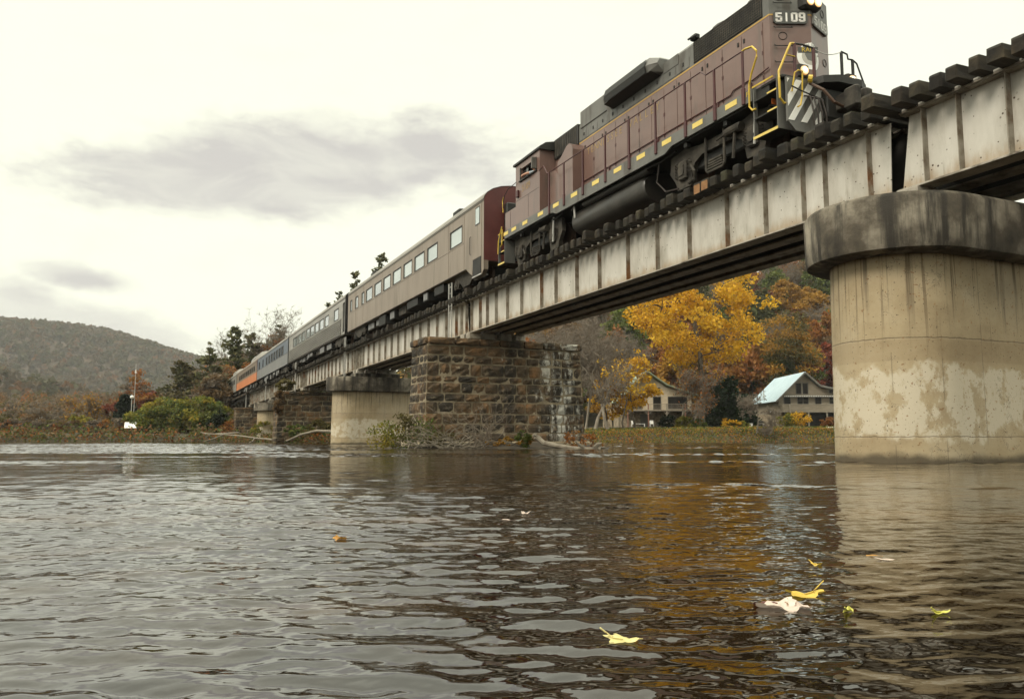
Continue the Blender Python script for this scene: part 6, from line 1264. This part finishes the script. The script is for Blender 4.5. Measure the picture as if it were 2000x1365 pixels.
# ------------------------------------------------------------------ houses on the right bank
M['siding'] = mat('weathered_grey_siding', [(0.20, 0.168, 0.125), (0.30, 0.255, 0.195)], scale=1.5, detail=6, rough=0.8, stretch=(0.5, 0.5, 2))
M['trimgrey'] = mat('grey_trim_boards', [(0.10, 0.093, 0.08), (0.16, 0.148, 0.128)], scale=2, rough=0.7)
M['bluemetal'] = mat('pale_blue_metal_roof', [(0.37, 0.47, 0.52), (0.45, 0.55, 0.60)], scale=0.5, rough=0.35, metal=0.1, spec=0.6, space='obj')
M['greenmetal'] = mat('pale_green_metal_roof', [(0.26, 0.34, 0.25), (0.36, 0.44, 0.33)], scale=0.5, rough=0.4, metal=0.1)
M['darkwin'] = mat('dark_house_window', [(0.006, 0.005, 0.004), (0.018, 0.013, 0.010)], scale=0.8, rough=0.25, spec=0.15)
M['rubble'] = mat('fieldstone', [(0.3, (0.12, 0.09, 0.06)), (0.5, (0.26, 0.205, 0.14)), (0.68, (0.40, 0.34, 0.25))], scale=2.2, detail=4, rough=0.9, bump=0.7, bscale=3, space='obj')
M['cream'] = flat('cream_house_wall', (0.55, 0.47, 0.35), 0.8)
M['deckwood'] = mat('silvered_deck_timber', [(0.20, 0.17, 0.13), (0.33, 0.29, 0.235)], scale=2, rough=0.8, stretch=(1, 1, 0.3))
M['redwood'] = flat('reddish_post', (0.22, 0.11, 0.075), 0.7)
M['plastic'] = flat('white_plastic', (0.70, 0.69, 0.66), 0.5)
def prof_at(prof, u): return float(np.interp(u, [p[0] for p in prof], [p[1] for p in prof]))
def local(px, fw): x, y = at(px, fw); return x, y
hx, hy = local(1520, 140); HZ = 2.15
h2 = thing('house', 'grey timber house with pale blue metal roof and deck on posts, right of the maple', 'house', (hx, hy, HZ), -YAW)
def HB(name, b, m, parent=h2, smooth=False): return b.build(name, m, parent, world=False, smooth=smooth)
PR = [(0, 5.15), (4.4, 9.25), (6.9, 7.0), (13.0, 5.75)]
win = [(3.1, 3.92, 5.85, 7.75), (4.25, 5.07, 5.85, 7.75), (0.96, 2.0, 3.25, 5.25), (3.30, 4.12, 4.1, 5.25), (4.24, 5.05, 4.1, 5.25), (6.3, 7.26, 3.25, 5.25), (8.75, 9.6, 4.15, 5.25), (8.75, 9.2, 6.0, 6.5)]
b = MB(); n_ = len(PR); poly = [(0, 2.55), (13.0, 2.55)]+[p for p in reversed(PR)]
b.add([(u, 0.06, z) for u, z in poly], [tuple(range(len(poly)))]); b.add([(u, 14.5, z) for u, z in poly], [tuple(range(len(poly)-1, -1, -1))])
b.add([(0.06, 0.06, 2.5), (0.06, 14.5, 2.5), (0.06, 14.5, 5.1), (0.06, 0.06, 5.1)], [(3, 2, 1, 0)]); b.add([(12.94, 0.06, 2.5), (12.94, 14.5, 2.5), (12.94, 14.5, 5.7), (12.94, 0.06, 5.7)], [(0, 1, 2, 3)]); HB('wall', b, M['siding'])
z = 2.56; r_ = 0.30
while z < 9.0:
    lo = 0.0 if z < 5.0 else float(np.interp(z+r_, [p[1] for p in PR[:2]], [p[0] for p in PR[:2]])); hi = 13.0 if z < 5.4 else float(np.interp(-(z+r_), [-p[1] for p in PR[1:]], [p[0] for p in PR[1:]]))
    cuts = sorted([(a, c) for a, c, v0, v1 in win if v0 < z+r_*0.5 < v1]); u = lo
    for a, c in cuts+[(hi, hi)]:
        if a-u > 0.05: b = MB(); b.prism([(0.055, z), (0.0, z+0.0), (0.035, z+r_-0.03), (0.055, z+r_-0.03)], 'x', u, min(a, hi)); HB('siding_board', b, M['siding'])
        u = c
    if z < 4.9: b = MB(); b.prism([(0.055, z), (0.0, z), (0.035, z+r_-0.03), (0.055, z+r_-0.03)], 'y', 0.05, 14.5); HB('siding_board', b, M['siding'])
    z += r_
for a, c, v0, v1 in win:
    f = MB()
    for q in ((a-0.09, a, v0-0.09, v1+0.09), (c, c+0.09, v0-0.09, v1+0.09), (a, c, v1, v1+0.09), (a, c, v0-0.09, v0)): f.box(q[0], q[1], -0.05, 0.05, q[2], q[3])
    F_ = HB('window', f, M['trimgrey']); p_ = MB(); p_.box(a, c, 0.02, 0.04, v0, v1); HB('pane', p_, M['darkwin'], F_)
    if v1-v0 < 1.3: p_ = MB(); p_.box(a, c, -0.03, 0.02, (v0+v1)/2-0.03, (v0+v1)/2+0.03); HB('sash_bar', p_, M['trimgrey'], F_)
ov = [(-0.75, 4.42), (4.4, 9.42), (6.95, 7.12), (13.7, 5.72)]
for k in range(3):
    (ua, za), (ub, zb) = ov[k], ov[k+1]; b = MB(); d = Vector((ub-ua, zb-za)).normalized(); nx_, nz_ = -d.y*0.14, d.x*0.14
    b.add([(ua, -1.0, za), (ub, -1.0, zb), (ub, 15.2, zb), (ua, 15.2, za), (ua+nx_, -1.0, za+nz_), (ub+nx_, -1.0, zb+nz_), (ub+nx_, 15.2, zb+nz_), (ua+nx_, 15.2, za+nz_)], [(3, 2, 1, 0), (4, 5, 6, 7), (0, 1, 5, 4), (1, 2, 6, 5), (2, 3, 7, 6), (3, 0, 4, 7)]); R_ = HB('roof', b, M['bluemetal'])
    for q in range(28): s_ = MB(); v = -0.8+q*0.58; s_.add([(ua+nx_, v, za+nz_+0.002), (ub+nx_, v, zb+nz_+0.002), (ub+nx_, v+0.04, zb+nz_+0.002), (ua+nx_, v+0.04, za+nz_+0.002), (ua+nx_*1.35, v+0.02, za+nz_*1.35), (ub+nx_*1.35, v+0.02, zb+nz_*1.35)], [(0, 1, 5, 4), (3, 4, 5, 2), (0, 4, 3), (1, 2, 5)]); HB('seam', s_, M['bluemetal'], R_)
    f = MB(); f.add([(ua, -1.06, za-0.16), (ub, -1.06, zb-0.16), (ub+nx_, -1.06, zb+nz_), (ua+nx_, -1.06, za+nz_), (ua, -1.002, za-0.16), (ub, -1.002, zb-0.16), (ub+nx_, -1.002, zb+nz_), (ua+nx_, -1.002, za+nz_)], [(0, 1, 2, 3), (7, 6, 5, 4), (0, 4, 5, 1), (3, 2, 6, 7)]); HB('fascia', f, M['trimgrey'], R_)
b = MB(); b.box(-0.03, 13.0, 2.2, 14.5, -0.6, 2.54); HB('stone_base', b, M['rubble'])
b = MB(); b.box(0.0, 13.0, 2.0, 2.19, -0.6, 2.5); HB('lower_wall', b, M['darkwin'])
b = MB(); b.box(-0.03, 0.9, 0.1, 2.19, -0.6, 2.54); HB('stone_base', b, M['rubble'])
b = MB(); b.bbox(0.1, 13.0, -2.0, 0.0, 2.62, 2.82, 0.02); HB('deck', b, M['deckwood'])
for k in range(4): b = MB(); b.box(0.1, 13.0, -2.03, -1.99, 2.86+k*0.27, 3.10+k*0.27); HB('railing_board', b, M['siding']); b = MB(); b.box(0.07, 0.11, -2.0, 0.0, 2.86+k*0.27, 3.10+k*0.27); HB('railing_board', b, M['siding'])
b = MB(); b.bbox(0.05, 13.0, -2.08, -1.92, 3.94, 4.02, 0.01); HB('hand_rail', b, M['deckwood'])
for u in (1.2, 4.3, 7.4, 10.5): b = MB(); b.bbox(u-0.11, u+0.11, -2.2, -2.04, -0.6, 2.62 if u > 2 else 4.0, 0.01); HB('post', b, M['deckwood'])
b = MB(); b.prism([(0.0, 5.52), (-0.7, 5.36), (-0.7, 5.44), (0.0, 5.62)], 'x', 0.8, 13.0); aw = HB('awning', b, M['trimgrey'])
for k in range(40): b = MB(); b.box(0.82+k*0.30, 0.97+k*0.30, -0.715, -0.70, 5.30, 5.50); HB('awning_scallop', b, M['plastic'], aw)
b = MB()
for u in (9.2, 10.0): b.box(u-0.05, u+0.05, -2.4, -2.3, -0.6, 2.4)
b.tube([(9.2, -2.35, 2.4), (10.6, -2.35, 1.0)], 0.06, 4); b.box(9.2, 10.6, -2.4, -2.3, 0.9, 1.0); HB('stair_rail', b, M['deckwood'])
b = MB(); b.tube([(-0.35, 3.5, 3.0), (-0.15, 3.5, 3.1), (0.05, 3.5, 2.9)], 0.03, 5); b.tube([(-0.35, 3.5, 2.85), (-0.35, 3.5, 3.02), (-0.35, 3.5, 3.18)], 0.18, 10, 0.12); HB('wall_lamp', b, M['plastic'])
b = MB(); b.cyl((0.0, 8.0, 5.6), (0.0, 8.0, 6.9), 0.09, 8); HB('vent_pipe', b, M['galv'])
gx_, gy_ = local(1290, 138)
h1 = thing('house', 'cream walled house with green metal roof and raised deck, left of the maple', 'house', (gx_, gy_, HZ+0.2), -YAW)
PG = [(-7.2, 4.2), (-2.45, 9.2), (0.9, 6.9), (6.0, 5.2)]
b = MB(); poly = [(-6.6, 2.6), (5.2, 2.6), (5.2, 5.2), (0.9, 6.7), (-2.45, 9.0), (-6.6, 4.7)]
b.add([(u, 0.06, z) for u, z in poly], [tuple(range(6))]); b.add([(u, 11.0, z) for u, z in poly], [tuple(range(5, -1, -1))]); b.box(-6.6, -6.55, 0.06, 11, 2.6, 4.6); b.box(5.15, 5.2, 0.06, 11, 2.6, 5.1); HB('wall', b, M['cream'], h1)
for a, c, v0, v1 in ((-1.2, 0.0, 2.9, 5.0), (1.3, 4.4, 3.0, 5.0), (-1.4, -0.1, 5.6, 6.5), (-5.5, -3.2, 3.0, 5.0)):
    f = MB()
    for q in ((a-0.09, a, v0-0.09, v1+0.09), (c, c+0.09, v0-0.09, v1+0.09), (a, c, v1, v1+0.09), (a, c, v0-0.09, v0)): f.box(q[0], q[1], 0.0, 0.055, q[2], q[3])
    F_ = HB('window', f, M['trimgrey'], h1); p_ = MB(); p_.box(a, c, 0.03, 0.05, v0, v1); HB('pane', p_, M['darkwin'], F_)
for k in range(3):
    (ua, za), (ub, zb) = PG[k], PG[k+1]; b = MB(); d = Vector((ub-ua, zb-za)).normalized(); nx_, nz_ = -d.y*0.14, d.x*0.14
    b.add([(ua, -1.6, za), (ub, -1.6, zb), (ub, 11.6, zb), (ua, 11.6, za), (ua+nx_, -1.6, za+nz_), (ub+nx_, -1.6, zb+nz_), (ub+nx_, 11.6, zb+nz_), (ua+nx_, 11.6, za+nz_)], [(3, 2, 1, 0), (4, 5, 6, 7), (0, 1, 5, 4), (1, 2, 6, 5), (2, 3, 7, 6), (3, 0, 4, 7)]); HB('roof', b, M['greenmetal'], h1)
b = MB(); b.box(-6.6, 5.2, 0.4, 11, -0.8, 2.55); HB('stone_base', b, M['rubble'], h1)
b = MB(); b.bbox(-9.6, -8.2, 0.2, 1.6, -0.8, 4.0, 0.05); HB('stone_chimney_base', b, M['rubble'], h1)
b = MB(); b.bbox(-3.4, -1.9, 0.34, 0.40, -0.2, 2.1, 0.01); HB('grey_door', b, M['trimgrey'], h1)
b = MB(); b.bbox(-6.8, 6.6, -2.6, 0.05, 2.55, 2.78, 0.02); HB('deck', b, M['deckwood'], h1)
for u in (-5.9, -2.5, 0.55, 3.6, 6.4):
    b = MB(); b.bbox(u-0.09, u+0.09, -2.55, -2.37, -0.8, 3.75, 0.01); HB('post', b, M['deckwood'] if abs(u-0.55) < 0.1 else M['redwood'], h1)
    for s_ in (-1, 1): b = MB(); b.tube([(u, -2.46, 1.95), (u+s_*0.62, -2.46, 2.55)], 0.06, 4); HB('brace', b, M['deckwood'], h1)
for z in (3.72, 2.92): b = MB(); b.bbox(-6.8, 6.6, -2.52, -2.42, z, z+0.06, 0.01); HB('hand_rail', b, M['deckwood'], h1)
b = MB()
for k in range(66): b.box(-6.7+k*0.2, -6.66+k*0.2, -2.49, -2.45, 2.98, 3.72)
tag(HB('balusters', b, M['deckwood'], h1), kind='stuff')
def small(name, label, cat, px, fw, build, group=None, z=None):
    x, y = at(px, fw); t = thing(name, label, cat, (x, y, gz(x, y) if z is None else z), -YAW, group); build(t); return t
def chair(t):
    b = MB(); b.bbox(-0.3, 0.3, -0.25, 0.3, 0.40, 0.45, 0.01); HB('seat', b, M['plastic'], t); b = MB(); b.bbox(-0.3, 0.3, 0.28, 0.34, 0.45, 1.0, 0.01); HB('backrest', b, M['plastic'], t)
    for u, v in ((-0.27, -0.22), (0.27, -0.22), (-0.27, 0.28), (0.27, 0.28)): b = MB(); b.bbox(u-0.03, u+0.03, v-0.03, v+0.03, 0, 0.40, 0.005); HB('leg', b, M['plastic'], t)
    for s_ in (-1, 1): b = MB(); b.bbox(s_*0.29-0.03, s_*0.29+0.03, -0.25, 0.3, 0.62, 0.67, 0.005); HB('armrest', b, M['plastic'], t)
small('patio_chair', 'white patio chair under the middle of the green roofed house deck', 'chair', 1272, 134.5, chair)
small('patio_chair', 'white patio chair under the deck, left beside the white bench', 'chair', 1236, 134.5, chair)
def bench(t):
    b = MB(); b.bbox(-0.9, 0.9, -0.2, 0.2, 0.42, 0.48, 0.01); HB('seat', b, M['plastic'], t)
    for u in (-0.8, 0.8): b = MB(); b.bbox(u-0.05, u+0.05, -0.18, 0.18, 0, 0.42, 0.005); HB('leg', b, M['plastic'], t)
small('patio_bench', 'low white bench under the deck of the green roofed house', 'bench', 1248, 134.2, bench)
def bucket(t): b = MB(); b.tube([(0, 0, 0), (0, 0, 0.04), (0, 0, 0.50)], 0.21, 12, 0.26); HB('pail', b, M['plastic'], t); b = MB(); b.tube([(0, 0, 0.50), (0, 0, 0.55)], 0.27, 12); HB('lid', b, M['trimgrey'], t)
small('bucket', 'white bucket on the lawn left of the blue roofed house', 'bucket', 1465, 128, bucket)
small('bucket', 'white bucket at the stone corner of the blue roofed house', 'bucket', 1491, 130, bucket)
def acunit(t):
    b = MB(); b.bbox(-0.45, 0.45, -0.4, 0.4, 0.05, 0.85, 0.03); HB('casing', b, M['trimgrey'], t)
    for k in range(6): b = MB(); b.box(-0.40, 0.40, -0.415, -0.40, 0.12+k*0.115, 0.19+k*0.115); HB('slat', b, M['darkwin'], t)
small('air_conditioner', 'grey outdoor air conditioner unit by the blue roofed house wall', 'air conditioner', 1483, 134, acunit)
def notice(t):
    b = MB(); b.bbox(-0.50, 0.50, -0.02, 0.02, 0.45, 1.10, 0.005); P_ = HB('panel', b, M['plastic'], t)
    for k, (w_, dx) in enumerate(((0.62, 0), (0.72, 0), (0.2, 0), (0.66, 0.02))): b = MB(); b.box(dx-w_/2, dx+w_/2, -0.0245, -0.0205, 0.98-k*0.13, 1.01-k*0.13); HB('text_line', b, M['trimgrey'], P_)
    for u in (-0.4, 0.4): b = MB(); b.bbox(u-0.03, u+0.03, 0.02, 0.07, -0.4, 1.0, 0.004); HB('post', b, M['deckwood'], t)
small('notice_sign', 'small white notice sign at the bank edge beside the round concrete pier', 'sign', 1620, 96, notice, z=0.65)
# ---- left bank fittings
def mast(t):
    b = MB(); b.tube([(0, 0, -0.3), (0, 0, 5.5), (0, 0, 10.6)], 0.055, 6, 0.028); HB('mast_pole', b, M['galv'], t)
    b = MB(); b.cyl((0, 0, 9.2), (0, 0, 9.7), 0.07, 6); b.bbox(-0.12, 0.12, -0.05, 0.05, 9.15, 9.35, 0.01); HB('antenna_collar', b, M['plastic'], t)
    for s_ in (-1, 1): b = MB(); b.tube([(0, 0, 3.2), (0.5*s_, 0.3, -0.2)], 0.018, 4); HB('stay', b, M['galv'], t)
small('radio_mast', 'thin tall white mast rising above the white sign board on the left bank', 'mast', 263, 125, mast)
def globe(t):
    b = MB(); b.tube([(0, 0, -0.3), (0, 0, 5.2)], 0.05, 6); HB('lamp_post', b, M['galv'], t)
    b = MB(); pts = [(0, 0, 5.2+0.28*(1-math.cos(a))) for a in np.linspace(0.15, math.pi-0.1, 9)]; rings = [[(0.28*math.sin(a)*math.cos(q), 0.28*math.sin(a)*math.sin(q), 5.48-0.28*math.cos(a)) for q in np.linspace(0, 2*math.pi, 14, endpoint=False)] for a in np.linspace(0.1, math.pi-0.1, 9)]; b.loft(rings); HB('globe', b, M['plastic'], t, True)
    b = MB(); b.bbox(-0.18, -0.02, -0.05, 0.05, 1.0, 1.2, 0.02); HB('switch_box', b, M['plastic'], t)
small('lamp_post', 'pole with a white globe on top beside the tall mast', 'lamp post', 258, 124.6, globe)
def board(t):
    b = MB(); b.add([(-1.05, -0.25, 0.40), (0.75, -0.25, 0.40), (0.60, 0.25, 1.25), (-1.2, 0.25, 1.25), (-1.05, -0.21, 0.38), (0.75, -0.21, 0.38), (0.60, 0.29, 1.23), (-1.2, 0.29, 1.23)], [(0, 1, 2, 3), (7, 6, 5, 4), (0, 4, 5, 1), (1, 5, 6, 2), (2, 6, 7, 3), (3, 7, 4, 0)]); P_ = HB('panel', b, M['white'], t)
    b = MB(); b.bbox(-0.5, 0.4, -0.15, 0.25, -0.5, 0.55, 0.03); HB('stand', b, M['black'], t)
small('sign_board', 'slanted white board on a dark stand at the foot of the mast', 'sign', 261, 121, board, z=1.55)
def roofshed(t):
    b = MB(); b.box(-1.6, 1.6, 0, 3, 0, 1.7); HB('wall', b, M['cream'], t); b = MB(); b.prism([(-0.3, 1.65), (1.5, 2.6), (3.3, 1.65)], 'x', -1.9, 1.9); HB('roof', b, M['plastic'], t)
small('shed', 'small pale roofed shed half hidden in the scrub at far left', 'shed', 61, 160, roofshed)
small('shed', 'pale roofed shed behind the green thicket near the far bridge end', 'shed', 388, 150, roofshed, z=4.2)
# scrub on the flat behind the left shore
g = np.random.default_rng(77); pts = []; hs = []
for _ in range(900):
    px, fw = g.uniform(-120, 470), g.uniform(146, 430)
    x, y = at(px, fw); pts.append((x, y, gz(x, y) if (-400 < x < 400 and y < 440) else 2)); hs.append(g.uniform(3.0, 6.5)*(0.9+fw/900))
wood('distant_scrub', pts, hs, ['grey', 'brown', 'grey', 'olive', 'rust', 'brown'], 0.36, 200, 12, 5.0)

# ------------------------------------------------------------------ fallen leaves floating on the river
def leaf_mat(name, a, c): return mat(name, [tuple(q*0.8 for q in a), tuple(q*0.85 for q in c)], scale=40, detail=5, rough=0.5, space='obj', spec=0.4, trans=0.2, dirt=((0.16, 0.075, 0.02), 55, 0.60, 0.70))
LM = {'yellow': leaf_mat('yellow_leaf', (0.62, 0.40, 0.05), (0.74, 0.54, 0.10)), 'pale': leaf_mat('pale_yellow_leaf', (0.66, 0.56, 0.20), (0.78, 0.70, 0.34)), 'pink': leaf_mat('pinkish_leaf', (0.60, 0.46, 0.38), (0.72, 0.60, 0.52)), 'brown': leaf_mat('orange_brown_leaf', (0.42, 0.19, 0.03), (0.55, 0.29, 0.06)), 'lime': leaf_mat('lime_leaf', (0.50, 0.46, 0.05), (0.68, 0.64, 0.16)), 'maroon': leaf_mat('dark_red_leaf', (0.07, 0.018, 0.012), (0.13, 0.035, 0.02))}
def wz(x, y): return float(waves(np.array([x]), np.array([y]), np.array([0.02]))[0])
def leaf(px, py, fwide, mt, label, seed, curl=0.25, lobes=5, elong=1.0, lift=0.006, stem=True, ang=None):
    """thin lobed leaf with a curled rim; position found on the water"""
    a = (px-1000)/1600; bb = -(py-682.5)/1600; ph = math.atan(173.2/1600); f_ = math.cos(ph)-bb*math.sin(ph); u_ = math.sin(ph)+bb*math.cos(ph); t = -(CAMH-WATER)/u_
    x = (a*math.cos(YAW)+f_*math.sin(YAW))*t; y = (-a*math.sin(YAW)+f_*math.cos(YAW))*t
    w_ = fwide/1600*f_*t; r = w_/2; g = np.random.default_rng(seed)
    T = thing('floating_leaf', label, 'leaf', (x, y, wz(x, y)+WATER+lift*0.4), (g.uniform(0, 6.28) if ang is None else ang)-YAW, 'fallen leaves on the river')
    n = 40; th = np.linspace(0, 2*math.pi, n, endpoint=False); rad = r*(0.66+0.34*np.abs(np.cos(th*lobes/2))**0.7)*(1+0.06*g.normal(0, 1, n)); rings = []; k1, k2 = g.uniform(-1, 1, 2)
    V = [(0, 0, 0.0)]
    for q in (0.4, 0.75, 1.0):
        for i in range(n):
            X_ = rad[i]*q*math.cos(th[i]); Y_ = rad[i]*q*math.sin(th[i])*elong; V.append((X_, Y_, 0.6*curl*r*(q**2)*(0.45+0.55*math.sin(2*th[i]+k1*3))+0.15*curl*r*q*math.sin(5*th[i]+k2)))
    F = [(0, 1+i, 1+(i+1) % n) for i in range(n)]
    for k in range(2):
        for i in range(n): F.append((1+k*n+i, 1+(k+1)*n+i, 1+(k+1)*n+(i+1) % n, 1+k*n+(i+1) % n))
    b = MB(); b.add(V, F); HB('blade', b, LM[mt], T, True)
    if stem: b = MB(); b.tube([(0, 0, 0.002), (r*0.5, 0.1*r, 0.10*r), (r*1.15, 0.15*r, 0.55*r)], 0.0016, 5); HB('stem', b, LM[mt], T)
    return T
leaf(1217, 1247, 76, 'pale', 'pale yellow leaf floating alone nearest the bottom centre', 1, 0.30, 5, 0.8, ang=2.8)
leaf(1572, 1160, 84, 'yellow', 'golden yellow leaf with upright stem touching the pinkish leaf', 2, 0.34, 3, 0.7, ang=0.3)
leaf(1520, 1186, 92, 'pink', 'pinkish lobed leaf with dark red edge in the largest leaf cluster', 3, 0.42, 5, 0.8, stem=False)
leaf(1492, 1180, 50, 'maroon', 'dark red leaf lying under the pinkish leaf', 4, 0.5, 3, 0.7, lift=0.002, stem=False)
leaf(1566, 1186, 50, 'pink', 'small pinkish leaf tip right of the largest pinkish leaf', 5, 0.5, 3, 0.8, stem=False)
leaf(1837, 1197, 40, 'lime', 'small lime yellow leaf floating alone at the right', 6, 0.4, 2, 0.55)
leaf(1657, 1193, 38, 'lime', 'thin curled yellow green leaf on the pier reflection edge', 7, 0.5, 2, 0.4)
leaf(1594, 1103, 28, 'yellow', 'small curled yellow leaf above the largest leaf cluster', 8, 0.6, 3, 0.6)
leaf(1727, 1092, 38, 'pink', 'pale oval leaf floating in the pier reflection', 9, 0.12, 2, 0.6, stem=False)
leaf(1708, 1084, 32, 'brown', 'brownish leaf just behind the pale oval leaf', 10, 0.15, 2, 0.5, stem=False)
leaf(664, 1052, 30, 'brown', 'crumpled orange brown leaf floating alone left of centre', 11, 0.7, 5, 0.9, stem=False)
leaf(1027, 1002, 28, 'pink', 'small pale leaf floating out in the middle of the river', 12, 0.5, 3, 0.7, stem=False)
leaf(988, 1013, 22, 'pink', 'tiny flat pale leaf left of the small pale leaf', 13, 0.1, 2, 0.6, stem=False)

# ------------------------------------------------------------------ autumn haze
hz = bpy.data.materials.new('haze'); hz.use_nodes = True; t = NT(hz.node_tree); hz.node_tree.nodes.remove(hz.node_tree.nodes['Principled BSDF'])
pv = t.n('ShaderNodeVolumePrincipled'); pv.inputs['Color'].default_value = (0.86, 0.89, 0.92, 1); pv.inputs['Density'].default_value = 0.00012; pv.inputs['Anisotropy'].default_value = 0.2
t.link(pv.outputs[0], hz.node_tree.nodes['Material Output'].inputs['Volume'])
b = MB(); b.box(-2460, 2460, -560, 3050, -6.5, 250); tag(b.build('haze', hz, loc=(0, 0, 0)), kind='stuff')
